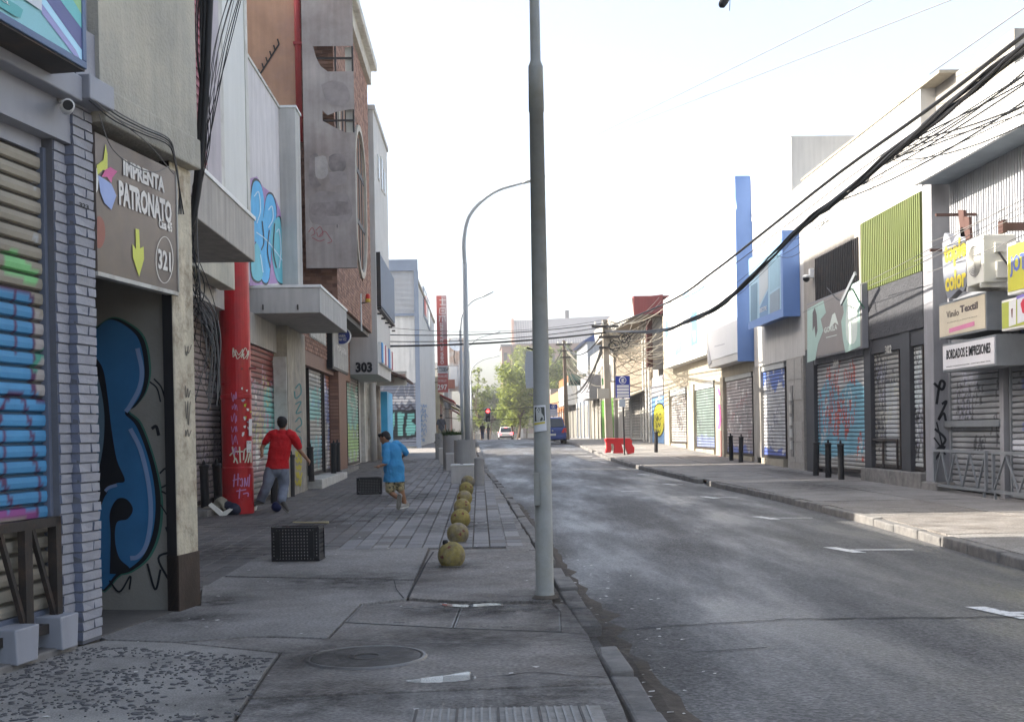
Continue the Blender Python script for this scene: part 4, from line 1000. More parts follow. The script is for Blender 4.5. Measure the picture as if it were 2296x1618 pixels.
# ---- ground floor of the brick building
gf = thing('brick_shopfront', 'brick shopfront with two tagged shutters under the overhanging bricks', 'shopfront', (XW, 32, G(32)))
XS = -4.25
M_BRN = mat('brown_tile_pier', (.17, .085, .055), .6, var=.2, scale=6, bump=.2)
mb = MB(); mb.box(-9, XS-.2, 27.5, 38, 0, zb0-.12); mb.build('wall', M_BRN, gf)
ztop = UX(730, 830, XS)[1]; zl = UX(700, 790, XS)[1]
sh = []
zsh2 = UX(757, 850, XS)[1]
mb = MB(); mb.box(XS-.2, -4.08, 27.5, 38, zsh2, zb0-.12); mb.build('lintel', M_BRN, gf)
# brick courses on the lintel
for r_ in range(9):
    for c_ in range(34):
        if r_*34+c_ >= 300: continue
        y = 27.55+c_*.3 + (.15 if r_ % 2 else 0); z = zsh2+.35+r_*.1
        if z+.1 > zb0-.14: continue
        inst('brick', bmesh_brick(rng.choice(BC), .26, 'f'), gf, Matrix.Translation((-4.06, y, z)))
for (xa, xb, fn) in ((691, 719, painter((.33, .32, .29), [('band', .3, .9, (.20, .40, .40), .5), ('band', 1.4, 2.2, (.20, .42, .38), .4), ('band', 2.5, 3.2, (.5, .49, .47), .4), ('tags', 8, .03, (.45, .45, .42), .4), ('tags', 5, .03, (.2, .33, .5), .4)], 41)),
                     (725, 754, painter((.33, .31, .28), [('band', 1.2, 2.4, (.16, .20, .38), .9), ('band', 2.3, 3.2, (.42, .17, .10), .9), ('blot', 1.8, .68, (.25, .25, .32)), ('blot', 4, .78, (.6, .58, .58)), ('tags', 8, .04, (.55, .52, .5), .5), ('tags', 6, .04, (.14, .2, .5), .5)], 43))):
    ya, yb2 = UX(xa, 950, XS)[0], UX(xb, 950, XS)[0]
    shutter(gf, TL(XS, ya), yb2-ya, G(31)+.22, zsh2, .105, fn, K_IRON, cols=48)
ya = UX(757, 950, -4.0)[0]
mb = MB(); mb.box(XS-.3, -3.95, ya, ya+1.9, 0, zsh2+.2); mb.build('pier', M_BRN, gf)
for i in range(34):
    inst('brick', bmesh_brick(rng.choice(BC), .24, 's'), gf, Matrix.Translation((-4.2, ya-.004, .3+i*.095)))
mb = MB(); mb.box(XS-.3, -3.7, 27.9, 33.2, 0, G(30)+.2); mb.build('step', mat('pale_step_tile', (.5, .49, .46), .6, var=.2, col2=(.3, .28, .25), c2=.6, c2s=2), gf, bev=.012)
mb = MB(); mb.box(XS-.3, -3.9, 33.6, 38.4, 0, G(36)+.16); mb.build('step', C_KERB, gf, bev=.012)
ya, yb2 = UX(792, 950, XS)[0], 43.2
cf = painter((.30, .29, .27), [('band', .3, 2.6, (.20, .42, .36), .5), ('band', .2, 1.3, (.30, .46, .18), .5), ('blot', 3, .75, (.42, .5, .44)), ('tags', 8, .03, (.14, .2, .2), .5), ('tags', 5, .04, (.5, .5, .47), .5)], 47)
b303g = None
# shop signs on the front
sp1 = thing('black_board_sign', 'tall weathered grey board sign with black frame on the brick shopfront', 'sign', (-3.95, 35, 3.6))
y_a, z_a = UX(746, 752, -3.9); y_b, z_b = UX(782, 840, -3.9); zlow = UX(746, 810, -3.9)[1]
mb = MB(); mb.box(-4.2, -3.92, y_a, y_b, z_b, zb0-.14); mb.build('box', K_BLACK, sp1)
mb = MB(); mb.box(-3.92, -3.9, y_a+.1, y_b-.06, z_b+.06, zb0-.2); mb.build('panel', mat('aged_grey_panel', (.30, .29, .27), .6, var=.3, scale=4, bump=.05, streak=.3), sp1)
text('lettering', sp1, PL(-3.9), 'MAJAN', 756, 770, 776, 800, WT, off=.006)
sp2 = thing('name_plate', 'small white metal letter plate on the brown brick lintel', 'sign', (-4.03, 31, 3.7))
y_a, z_a = UX(697, 752, -4.03); y_b, z_b = UX(732, 775, -4.03)
mb = MB(); mb.box(-4.1, -4.035, y_a, y_b, z_b, z_b+.42); mb.build('panel', W_DIRTY, sp2)
text('lettering', sp2, PL(-4.03), 'MARQUEZ 2', 699, 752, 730, 774, K_BLACK, off=.004)
# round blue sign
rs = thing('round_sign', 'round blue lightbox sign with white rim under the brick overhang', 'sign', (-3.4, 34.2, 3.5))
cxr, czr = UY(766, 752, 33.5); 
def disc(mb, c, r, y0, y1, n=28): mb.hexa([Vector((c[0]+r*math.cos(6.2832*k/n), y0, c[1]+r*math.sin(6.2832*k/n))) for k in range(n)], [Vector((c[0]+r*math.cos(6.2832*k/n), y1, c[1]+r*math.sin(6.2832*k/n))) for k in range(n)]); return mb
RB = flat('sign_navy', (.035, .05, .22), .4)
disc(MB(), (cxr, czr), .25, 33.5, 33.68).build('rim', W_WHITE, rs); disc(MB(), (cxr, czr), .23, 33.485, 33.5).build('panel', RB, rs)
text('lettering', rs, PC(33.485), 'HABIA', 758, 749, 775, 755, WT, off=.004, bold=.01); text('lettering', rs, PC(33.485), 'UNA VEZ', 756, 757, 777, 763, WT, off=.004, bold=.01)
mb = MB(); mb.beam((cxr, 33.6, czr+.24), (cxr, 33.6, zb0-.1), .04); mb.build('hanger', K_IRON, rs)
# alarm beacon
def beacon(pxx, pyy, Y, lab, X):
    y, z = UX(pxx, pyy, X); t = thing('alarm_beacon', lab, 'beacon', (X+.02, y, z-.1), 0, 'alarm beacons on the left facades')
    x = X+.03
    mb = MB(); mb.box(X, X+.03, y-.04, y+.04, z-1.0, z+.05); mb.build('conduit', W_WHITE, t)
    mb = MB(); mb.beam((X+.02, y, z-.22), (X+.2, y-.1, z-.2), .03); mb.build('bracket', K_IRON, t)
    mb = MB(); mb.lathe((X+.22, y-.12, z-.2), [(.07, 0), (.075, .09)], 12); mb.build('base', flat('beacon_yellow', (.6, .42, .06)), t)
    mb = MB(); mb.lathe((X+.22, y-.12, z-.11), [(.065, 0), (.065, .1), (.04, .14)], 12); mb.build('lamp', flat('beacon_red', (.55, .03, .02), .3), t)
beacon(808, 662, 0, 'red and yellow alarm beacon on white conduit on the brick wall', XF)

# ---- building 303
X3, Y3, Y3E = -3.2, 38.0, 43.7
b3 = thing('concrete_building', 'grey concrete building with overhanging storey numbered 303', 'building', (-4, 41, G(41)))
z3 = UY(820, 838, Y3)[1]; z3f = UX(880, 860, X3)[1]
W_C303 = mat('grey_stucco', (.48, .475, .46), .85, var=.1, scale=1.2, bump=.25, streak=.14)
mb = MB(); mb.box(-9, X3, Y3, Y3E, z3, 11.7); mb.build('upper_wall', W_C303, b3)
mb = MB(); mb.box(-9, X3+.06, Y3-.05, Y3E+.05, 11.7, 11.85); mb.build('coping', W_C303, b3)
mb = MB(); mb.box(-9, -4.35, Y3+.05, 50, 0, z3); mb.build('lower_wall', W_CONC3, b3)
text('house_number', b3, PC(Y3), '303', 797, 811, 835, 834, K_BLACK, off=.01, bold=.05, thick=.02)
Pf = PL(X3)
for a in ((846, 345, 851, 410), (853, 350, 857, 430), (859, 378, 863, 440)):
    ya, za = UX(a[0], a[1], X3); yb2, zb2 = UX(a[2], a[3], X3); mb = MB(); mb.box(X3-.01, X3+.03, ya, ya+.5, zb2, za); w_ = mb.build('window', W_DIRTY, b3); mb = MB(); mb.box(X3+.031, X3+.036, ya+.06, ya+.44, zb2+.06, za-.06); mb.build('pane', M_GLASSD, w_)
# louvred balcony box
lv = thing('louvre_balcony', 'blue grey louvred metal balcony box on the grey concrete building', 'balcony', (-3.0, 41, 6.5))
ya, za = UX(852, 583, X3+.12); ya = max(ya, Y3+.1); za = UX(852, 583, X3)[1]; yb2 = UX(884, 650, X3+.12)[0]; zb2 = UX(852, 692, X3)[1]
LVM = mat('blue_grey_louvre', (.17, .20, .26), .5, var=.1, bump=.05, streak=.06)
mb = MB(); mb.box(X3+.05, X3+.09, ya, yb2, zb2, za); mb.build('panel', LVM, lv)
n = int((yb2-ya)/.14)
for i in range(n): mb = MB(); mb.box(X3+.091, X3+.13, ya+i*.14, ya+i*.14+.09, zb2, za); mb.build('louvre', LVM, lv)
mb = MB(); mb.box(X3, X3+.13, ya-.02, ya+.02, zb2-.05, za+.05); mb.box(X3, X3+.13, ya, yb2, zb2-.12, zb2-.06)
for i in range(5): yy = ya+(yb2-ya)*i/4; mb.box(X3, X3+.13, yy-.02, yy+.02, zb2-.3, zb2-.24)
mb.build('bracket_frame', K_IRON, lv)
st = thing('striped_sign', 'small blue red and white striped sign box on the grey concrete building', 'sign', (-3.1, 40.5, 4.6))
ya, za = UX(856, 765, X3+.12); ya = max(ya, Y3+.2); yb2 = UX(881, 800, X3+.12)[0]; zb2 = UX(856, 812, X3+.12)[1]
SC = [flat('stripe_blue', (.06, .28, .62)), W_WHITE, flat('stripe_red', (.35, .06, .09)), W_WHITE, flat('stripe_navy', (.08, .09, .25))]
mb = MB(); mb.box(X3, X3+.1, ya, yb2, zb2, za); mb.build('box', W_WHITE, st)
for i in range(8): y = ya+(yb2-ya)*i/8; mb = MB(); mb.box(X3+.1, X3+.13, y, y+(yb2-ya)/8*.8, zb2+.02, za-.02); mb.build('stripe', SC[i % 5], st)
shutter(b3, TL(-4.28, 38.4), 3.6, G(40)+.1, z3, .11, cf, K_IRON, cols=44)
for xx, m_ in ((836, W_CONC3), (846, mat('rusty_pipe', (.26, .21, .17), .7, var=.3, scale=4, col2=(.36, .33, .29), c2=.5, c2s=3))):
    y, zz = UX(xx, 900, -3.95); mb = MB(); mb.tube([(-3.95, y, G(y)), (-3.95, y, z3)], .13, 12); mb.build('pipe', m_, b3, smooth=True)
y_, _ = UX(830, 900, -4.1); mb = MB(); mb.box(-4.35, -4.05, y_-.1, y_+.5, 0, z3); mb.build('pier', W_DIRTY, b3)
# ---- stamping shop with blue frame, awning and white sign
es = thing('stamping_shop', 'small shop with bright blue door frame and brown awning past number 303', 'building', (-4.2, 47, G(47)))
mb = MB(); mb.box(-9, -4.2, 43.8, 50, 0, 5.2); mb.build('wall', W_DIRTY, es)
mb = MB(); ya = UX(866, 930, -3.8)[0]; mb.box(-4.2, -3.75, ya, UX(878, 930, -3.8)[0], 0, UX(872, 880, -3.8)[1]); mb.build('door_frame', flat('bright_blue_paint', (.05, .36, .66), .5, var=.1), es)
yaw = 46.4
mb = MB(); zA = UX(872, 828, -3.6)[1]
mb.hexa([(-4.2, 44.2, zA+.1), (-4.2, 49.9, zA+.1), (-2.75, 49.9, zA-.55), (-2.75, 44.8, zA-.55)], [(-4.2, 44.2, zA+.18), (-4.2, 49.9, zA+.18), (-2.72, 49.9, zA-.47), (-2.72, 44.8, zA-.47)]); mb.build('awning', mat('brown_canvas', (.075, .045, .04), .85, var=.25), es)
ss_ = thing('stamping_sign', 'white hanging sign board with red brown lettering below brown awning', 'sign', (-3, 46, 3.4))
xa, zt2 = UY(862, 832, 46); xb, zb2 = UY(912, 863, 46)
mb = MB(); mb.box(xa-.3, xb, 46, 46.08, zb2, zt2); mb.build('panel', mat('sign_offwhite', (.62, .60, .54), .5), ss_)
text('lettering', ss_, PC(46), 'ESTAMPADOS', 873, 838, 909, 846, flat('print_redbrown', (.4, .12, .06)), off=.006, bold=.01); text('lettering', ss_, PC(46), 'DOS', 875, 850, 884, 857, flat('print_redbrown', (.4, .12, .06)), off=.006)
# ---- blue grey building facing the driveway, corrugated wall and ABS garage shutter
X7, Y7 = -3.05, 57.5
b7 = thing('corrugated_building', 'white building with corrugated metal end wall and blue grey corner posts', 'building', (-4, 65, G(60)))
zt7 = UY(910, 590, Y7)[1]
W_W7 = mat('offwhite_render', (.55, .55, .54), .8, var=.1, bump=.1, streak=.12)
mb = MB(); mb.box(-10, X7-.25, Y7+.1, 82, 0, zt7-.3); mb.build('wall', W_W7, b7)
COR = mat('galvanised_sheet', (.55, .57, .60), .4, var=.08, bump=0, metal=.3, streak=.06)
xa = -6.5; xb = UY(929, 700, Y7)[0]; zc0_, zc1_ = UY(900, 702, Y7)[1], UY(900, 607, Y7)[1]
n = 34
for i in range(n):
    z = zc0_+(zc1_-zc0_)*i/n; h = (zc1_-zc0_)/n; mb = MB(); mb.hexa([(xa, Y7+.1, z), (xb, Y7+.1, z), (xb, Y7+.1, z+h), (xa, Y7+.1, z+h)], [(xa, Y7+.05, z+h*.3), (xb, Y7+.05, z+h*.3), (xb, Y7+.05, z+h*.7), (xa, Y7+.05, z+h*.7)]); mb.build('corrugation', COR, b7)
SLT = mat('blue_grey_steel', (.20, .24, .31), .5, var=.1)
mb = MB(); mb.box(-6.5, UY(938, 700, Y7)[0], Y7-.05, Y7+.12, zc1_, zc1_+.55); mb.box(UY(929, 700, Y7)[0], UY(939, 700, Y7)[0], Y7-.04, Y7+.1, 0, zc1_); mb.build('steel_frame', SLT, b7)
mb = MB(); mb.box(-6.5, xb, Y7-.01, Y7+.1, zc0_-.12, zc0_); mb.build('sill_beam', SLT, b7)
mb = MB(); y2 = UX(976, 800, X7)[0]; mb.box(X7-.25, X7, Y7+.12, min(y2, 84), 0, zt7-.45); mb.build('front_wall', W_W7, b7)
mb = MB(); mb.box(X7-.3, X7+.08, Y7+.12, 84, zt7-.45, zt7-.3); mb.build('coping', B_CREAM, b7)
for a, b, c, d in ((948, 640, 955, 735), (957, 665, 961, 750)):
    ya, za = UX(a, b, X7); yb2, zb2 = UX(c, d, X7); mb = MB(); mb.box(X7-.02, X7+.05, ya, yb2+1.5, zb2+.4, za); w_ = mb.build('window', SLT, b7); mb = MB(); mb.box(X7+.051, X7+.06, ya+.2, yb2+1.3, zb2+.55, za-.15); mb.build('pane', M_GLASSD, w_)
Tz = Matrix(((1,0,0,-6.4),(0,-1,0,Y7+.04),(0,0,1,0),(0,0,0,1)))
zs_ = UY(900, 858, Y7)[1]
def ax(px, py): x, z = UY(px, py, Y7); return x+6.4, z-(G(57)+.1)
def ap(L): return [ax(*q) for q in L]
TQ, BK = (.16, .42, .40), (.02, .025, .03)
A1 = [(872, 928), (884, 924), (890, 940), (896, 976), (886, 976), (884, 955), (878, 975), (868, 976)]; B1 = [(892, 924), (906, 925), (910, 938), (906, 946), (914, 958), (908, 975), (893, 976)]; S1 = [(914, 926), (930, 924), (930, 936), (921, 942), (933, 952), (930, 972), (912, 976), (910, 962)]
ops = [('tags', 6, .06, (.3, .3, .33), 1.0), ('line', smooth2(ap([(874, 892), (882, 900), (886, 890), (894, 902), (900, 890), (908, 902), (916, 890), (928, 898)])), .16, (.5, .5, .52)), ('line', smooth2(ap([(888, 908), (896, 916), (902, 908), (910, 916), (920, 908), (926, 914)])), .1, (.05, .05, .07))]
for Pp_ in (A1, B1, S1): ops += [('line', ap(Pp_+[Pp_[0]]), .32, BK), ('fill', ap(Pp_), TQ)]
shutter(b7, Tz, 3.35, G(57)+.1, zs_, .14, painter((.17, .19, .24), ops, 52), SLT, cols=70)
strokes('graffiti', b7, PL(X7), [scribble(rngt, 941+rngt.uniform(-3, 3), 905+11*i, 14, 8, 6) for i in range(8)], flat('spray_blue2', (.1, .25, .5), .7), 1.3, off=.02)
# vertical red market sign
rs_ = thing('market_sign', 'tall red and white vertical market sign with phone number and 297', 'sign', (-2.6, 78, 3))
Y9 = 78
xa, zt2 = UY(978, 662, Y9); xb, zb2 = UY(1005, 878, Y9)
mb = MB(); mb.box(xa, xb, Y9, Y9+.25, zb2, zt2); mb.build('box', flat('sign_red', (.42, .10, .085), .5, var=.2, scale=.6), rs_)
mb = MB(); mb.box(UY(990, 700, Y9)[0], xb, Y9-.008, Y9, UY(990, 760, Y9)[1], zt2); mb.build('panel', flat('sign_grey_red', (.40, .26, .26), .5), rs_)
mb = MB(); mb.box(xa, xb, Y9-.012, Y9-.001, UY(990, 836, Y9)[1], UY(990, 819, Y9)[1]); mb.build('panel', flat('sign_greywhite', (.5, .5, .52), .5), rs_)
P9 = PC(Y9-.012)
text('lettering', rs_, P9, '2 7350854', 980, 822, 1004, 833, K_BLACK, off=.006, bold=.02); text('lettering', rs_, P9, '297', 981, 861, 1003, 873, WT, off=.006, bold=.02)
text('lettering', rs_, P9, 'ANTONIA LOPEZ', 981, 840, 1003, 845, WT, off=.006); text('lettering', rs_, P9, 'DE BELLO', 983, 850, 1001, 855, WT, off=.006)
# sideways lettering
def text_up(parent, plane, txt, x0, y0, x1, y1, m):
    o = text('lettering', parent, plane, txt, x0, y0, x1, y1, m, off=.006, bold=.02); me = o.data
    co = np.empty(len(me.vertices)*3); me.vertices.foreach_get('co', co); co = co.reshape(-1, 3); mn, mx = co.min(0), co.max(0)
    u = (co[:, 0]-mn[0])/(mx[0]-mn[0]); v = (co[:, 2]-mn[2])/(mx[2]-mn[2]); co[:, 0] = mn[0]+(1-v)*(mx[0]-mn[0]); co[:, 2] = mn[2]+u*(mx[2]-mn[2]); me.vertices.foreach_set('co', co.ravel()); me.update()
text_up(rs_, P9, 'CHINA HOUSE MARKET', 986, 722, 995, 815, WT)
strokes('character', rs_, P9, [[(985, 672), (1000, 672)], [(992, 668), (992, 682)], [(986, 682), (1000, 682)], [(986, 690), (999, 690), (999, 702), (986, 702), (986, 690)], [(989, 696), (996, 696)], [(984, 708), (1000, 708)], [(987, 708), (985, 720)], [(997, 708), (999, 720)], [(992, 712), (992, 720)]], WT, 1.5, off=.008, sm=1)
# ---- further shops on the left, getting smaller
FAR_L = [(84, 92, -2.75, 4.6, (.45, .40, .28), 'ochre fronted far shop with dark shutter left of the planters'), (92, 101, -2.9, 5.6, (.50, .49, .46), 'far white shop with box sign and small awning'), (101, 112, -2.6, 6.6, (.36, .35, .34), 'far grey two storey shop beside the lamp post'), (112, 126, -2.9, 7.0, (.48, .40, .33), 'far beige shop building at the end of the left row'), (126, 142, -3.2, 6, (.40, .38, .36), 'farthest low shop on the left before the trees')]
FSH = [mat('far_shutter_%d' % i, c, .6, var=.2, scale=1) for i, c in enumerate([(.16, .05, .05), (.25, .23, .22), (.12, .11, .11), (.3, .28, .25)])]
for i, (ya, yb2, X, h, c, lab) in enumerate(FAR_L):
    t = thing('far_shop', lab, 'building', (X-1, (ya+yb2)/2, G(ya)), 0, 'distant shops on the left')
    mb = MB(); mb.box(-10, X, ya, yb2-.05, G(ya)-.5, G(ya)+h); mb.build('wall', mat('far_wall_%d' % i, c, .85, var=.2, scale=1, streak=.2), t)
    n = max(1, int((yb2-ya)/3.4))
    for k in range(n):
        y = ya+.4+k*(yb2-ya-.4)/n; w = (yb2-ya)/n-.9
        mb = MB(); mb.box(X-.02, X+.03, y, y+w, G(y)+.1, G(y)+2.7); s_ = mb.build('shutter', FSH[(i+k) % 4], t)
        for q in range(9): mb = MB(); mb.box(X+.03, X+.05, y, y+w, G(y)+.2+q*.28, G(y)+.36+q*.28); mb.build('slat', FSH[(i+k) % 4], s_)
    mb = MB(); mb.hexa([(X, ya+.3, G(ya)+3.3), (X, yb2-.4, G(ya)+3.3), (X+1.0, yb2-.4, G(ya)+2.8), (X+1.0, ya+.3, G(ya)+2.8)], [(X, ya+.3, G(ya)+3.4), (X, yb2-.4, G(ya)+3.4), (X+1.0, yb2-.4, G(ya)+2.9), (X+1.0, ya+.3, G(ya)+2.9)]); mb.build('awning', [mat('awn_%d' % i, [(.3, .05, .04), (.5, .36, .28), (.1, .1, .1), (.35, .3, .08), (.3, .1, .08)][i], .8), ][0], t)
# box signs sticking out on far left shops
for i, (xa, ya_, xb, yb_, Y, c, lab) in enumerate([(1007, 820, 1027, 865, 86, (.60, .61, .62), 'white square box sign beyond the red market sign'), (1003, 850, 1020, 870, 83, (.40, .17, .12), 'brown red boxed awning sign at the foot of the market sign'), (1028, 815, 1040, 880, 97, (.36, .36, .37), 'grey upright box sign near the second lamp post')]):
    t = thing('box_sign', lab, 'sign', (UY(xa, yb_, Y)[0], Y, UY(xa, yb_, Y)[1])); a, b = UY(xa, ya_, Y), UY(xb, yb_, Y)
    mb = MB(); mb.box(a[0], b[0], Y, Y+.5, b[1], a[1]); mb.build('box', flat('boxsign_%d' % i, c, .5), t); mb = MB(); mb.box(a[0]+.05, b[0]-.05, Y-.02, Y, b[1]+.05, a[1]-.05); mb.build('panel', flat('boxsignp_%d' % i, tuple(min(1, v*1.15) for v in c), .5), t)
    mb = MB(); mb.box(a[0]-1.2, a[0], Y+.2, Y+.26, a[1]-.2, a[1]-.14); mb.build('bracket', K_IRON, t)
# rooftop dish and rusty tank on the far left
ds = thing('satellite_dish', 'white satellite dish on a far left roof', 'dish', (UY(1019, 800, 101)[0], 101, G(101)+6.6))
c = Vector((UY(1020, 775, 101)[0], 101, UY(1020, 775, 101)[1])); mb = MB()
rot = Vector((.35, -.8, .45)).to_track_quat('Z', 'Y').to_matrix()
prof = [(0.01, 0), (.25, .03), (.5, .13), (.6, .2)]; mb.lathe((0,0,0), prof, 18, cap=False); mb.v = [c + rot @ v for v in mb.v]; mb.build('bowl', W_WHITE, ds, smooth=True)
mb = MB(); mb.tube([c, c+Vector((-.1, .1, -.9)), Vector((c.x, 101.2, G(101)+6.5))], .05, 6); mb.build('mast', K_IRON, ds)
tk = thing('rooftop_screen', 'rusty and white corrugated rooftop screen behind the dish', 'screen', (-2.9, 108, G(105)+6.6))
a, b = UY(1006, 757, 106), UY(1046, 800, 106)
mb = MB(); mb.box(a[0], b[0], 106, 106.3, b[1]-3, a[1]); mb.build('sheet', mat('rust_white_sheet', (.55, .55, .54), .7, var=.15, col2=(.42, .22, .10), c2=.55, c2s=.7), tk)
for i in range(6): mb = MB(); x = a[0]+(b[0]-a[0])*i/6; mb.box(x, x+.12, 105.95, 106, b[1]-3, a[1]); mb.build('rib', mat('rust_white_sheet', (0, 0, 0)), tk)
# ================================================================ right side
rng = random.Random(41)
XR = 8.9
def RB_(px0, py0, px1, py1, X=XR):
    """rectangle on a right wall from two pixel corners: far/left-top and near/right-bottom -> (y_near, y_far, z_low, z_top)"""
    a, b = UX(px0, py0, X), UX(px1, py1, X); return b[0], a[0], b[1], a[1]
W_LIME = mat('white_limewash', (.50, .49, .465), .85, var=.06, scale=1, bump=.1, streak=.06)
W_TAUPE = mat('taupe_render', (.29, .272, .245), .85, var=.12, bump=.25, streak=.14)
W_CREAM2 = mat('cream_paint', (.32, .285, .22), .8, var=.18, scale=2, bump=.2, streak=.08)
W_GREY5 = mat('grey_plaster', (.24, .24, .255), .85, var=.14, bump=.3, streak=.15)
W_BLACKST = mat('black_stucco', (.055, .056, .062), .8, var=.25, scale=5, bump=.9, bscale=22, bdist=.03)
M_STEEL = mat('dull_steel', (.24, .255, .27), .45, var=.15, scale=3, bump=.05, metal=.4)
M_CORG = mat('grey_corrugated', (.47, .48, .50), .45, var=.12, scale=2, metal=.2, streak=.12, bump=0)
TAGK = [('tags', 12, .035, (.05, .05, .06), .5), ('tags', 5, .03, (.3, .3, .36), .5)]

# ---- building A: corrugated upper wall, deep eaves, two shutters
XA = 9.22
bA = thing('corrugated_shop', 'grey corrugated shop with deep sloping metal eaves at right edge', 'building', (10, 18, G(18)))
YA = UX(2092, 800, XR)[0]; YAf = UX(2072, 800, XR)[0]
zsA = 3.55
mb = MB(); mb.box(XA+.1, 16, 2, YA, 0, 7.0); mb.build('wall', W_GREY5, bA)
mb = MB(); mb.box(XR, XA+.2, YA-.02, YAf, 0, 6.1); mb.build('column', W_GREY5, bA, bev=.012)
mb = MB(); mb.box(XR-.08, XA+.2, YA-.25, YAf+.05, 0, G(23)+.16); mb.build('column_base', C_KERB, bA, bev=.03)
zf0, zf1 = UX(2050, 416, 8.55)[1], UX(2067, 286, 8.75)[1]; yf = UX(2050, 416, 8.55)[0]
mb = MB(); mb.hexa([(8.55, 2, zf0), (8.55, yf, zf0), (8.60, yf, zf0), (8.60, 2, zf0)], [(8.78, 2, zf1), (8.78, yf, zf1), (8.83, yf, zf1), (8.83, 2, zf1)]); mb.build('fascia', M_CORG, bA)
for i in range(70):
    y = yf-.03-i*.11; mb = MB(); mb.hexa([(8.53, y-.05, zf0), (8.53, y, zf0), (8.549, y, zf0), (8.549, y-.05, zf0)], [(8.76, y-.05, zf1), (8.76, y, zf1), (8.779, y, zf1), (8.779, y-.05, zf1)]); mb.build('fascia_rib', mat('pale_corrugated', (.62, .61, .57), .5, var=.08, bump=0, streak=.1), bA)
mb = MB(); mb.box(8.6, XA+.1, 2, yf-.02, zf0+.02, zf0+.08); mb.build('soffit', mat('blue_grey_soffit', (.22, .26, .30), .7), bA)
mb = MB(); mb.box(8.8, 16, 2, yf, 7.05, zf1); mb.build('roof', M_CORG, bA)
for i in range(62):
    y = YA-.12-i*.105; mb = MB(); mb.box(XA-.0, XA+.1, y-.055, y, 3.95, zf0+.02); mb.build('corrugation', M_CORG, bA)
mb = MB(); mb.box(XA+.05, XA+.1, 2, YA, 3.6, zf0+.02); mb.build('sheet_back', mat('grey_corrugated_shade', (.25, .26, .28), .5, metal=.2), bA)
y1a, y1b = UX(2250, 900, XA)[0], UX(2136, 900, XA)[0]
gA = G(21)
shutter(bA, TR(XA, y1b), y1b-y1a, gA+.05, zsA, .105, painter((.24, .245, .255), TAGK, 61), M_STEEL, cols=46)
mb = MB(); mb.box(XA-.1, XA+.1, y1a-.22, y1a-.06, 0, 3.9); mb.build('post', W_GREY5, bA); mb = MB(); mb.box(XA-.03, XA+.1, y1b+.05, YA, 0, 3.9); mb.build('post', W_GREY5, bA)
y2b = UX(2266, 900, XA)[0]
shutter(bA, TR(XA, y2b-.1), 3.4, gA+.02, 3.9, .105, painter((.22, .225, .24), TAGK+[('band', .8, 1.1, (.4, .41, .45), .2), ('tags', 4, .05, (.1, .12, .3), .6)], 62), M_STEEL, cols=40)
mb = MB(); zz = UX(2190, 948, XA-.1)[1]; mb.box(XA-.13, XA-.03, y1a-.1, y1b+.1, zz-.06, zz+.06); mb.build('locking_bar', M_STEEL, bA)
strokes('graffiti', bA, PC(YA-.021), [([(2094, 858), (2112, 872), (2118, 858), (2108, 856), (2100, 905)], 6), ([(2112, 905), (2122, 900), (2104, 940), (2116, 925), (2122, 950)], 5.5), ([(2096, 960), (2120, 985), (2098, 1010), (2118, 1000), (2096, 1030)], 5.5), ([(2100, 945), (2112, 1000), (2094, 980)], 3.5), ([(2096, 1030), (2112, 1010), (2120, 1018)], 4)], gBD, off=.006)
for y0_, y1_ in ((y1a-.05, y1b+.12), (y2b-3.4, y2b-.02)):
    t = thing('railing_panel', 'grey steel zigzag railing panel guarding the shutter below the %s' % ('embroidery sign' if y0_ == y1a-.05 else 'yellow signs'), 'railing', (XA-.35, (y0_+y1_)/2, G(21)), 0, 'steel railing panels')
    x = XA-.34; zb_ = G(21)+.1; zt_2 = zb_+.72
    mb = MB(); mb.box(x-.025, x+.025, y0_, y1_, zt_2-.05, zt_2); mb.box(x-.025, x+.025, y0_, y1_, zb_, zb_+.05); mb.box(x-.024, x+.024, y0_, y0_+.05, zb_+.05, zt_2-.05); mb.box(x-.024, x+.024, y1_-.05, y1_, zb_+.05, zt_2-.05)
    for yy in (y0_+.1, y1_-.1): mb.box(x-.02, x+.02, yy-.02, yy+.02, 0, zb_)
    mb.build('frame', M_STEEL, t)
    n = 7
    for i in range(n):
        a = y0_+.05+(y1_-y0_-.1)*i/n; b = y0_+.05+(y1_-y0_-.1)*(i+1)/n; mb = MB(); mb.beam((x, a, zb_+.05 if i % 2 else zt_2-.05), (x, b, zt_2-.05 if i % 2 else zb_+.05), .03, .03); mb.build('bar', M_STEEL, t)
# signs on building A
def box_sign(name, lab, x0, yt0, yb0, x1, yt1, yb1, X, D, face, side, cat='sign'):
    """lightbox on a right wall: left edge (x0, top, bottom) and right edge pixels; X front plane, D depth"""
    a, b = UX(x0, yt0, X), UX(x1, yb1, X); zt2 = (UX(x0, yt0, X)[1]+UX(x1, yt1, X)[1])/2; zb2 = (UX(x0, yb0, X)[1]+UX(x1, yb1, X)[1])/2
    t = thing(name, lab, cat, (X+D/2, (a[0]+b[0])/2, zb2))
    mb = MB(); mb.box(X+.012, X+D, b[0], a[0], zb2, zt2); mb.build('box', side, t, bev=.006)
    mb = MB(); mb.box(X, X+.0118, b[0]+.04, a[0]-.04, zb2+.04, zt2-.04); mb.build('panel', face, t); return t
sV = box_sign('vinyl_sign', 'cream vinyl textile lightbox sign above the white embroidery sign', 2104, 688, 767, 2211, 645, 733, 8.5, .6, mat('lightbox_cream', (.60, .53, .40), .4, var=.08, bump=0), M_STEEL)
PV = PR(8.5)
DKB, PKB = flat('print_dark_brown', (.12, .10, .10)), flat('print_rose', (.62, .22, .36))
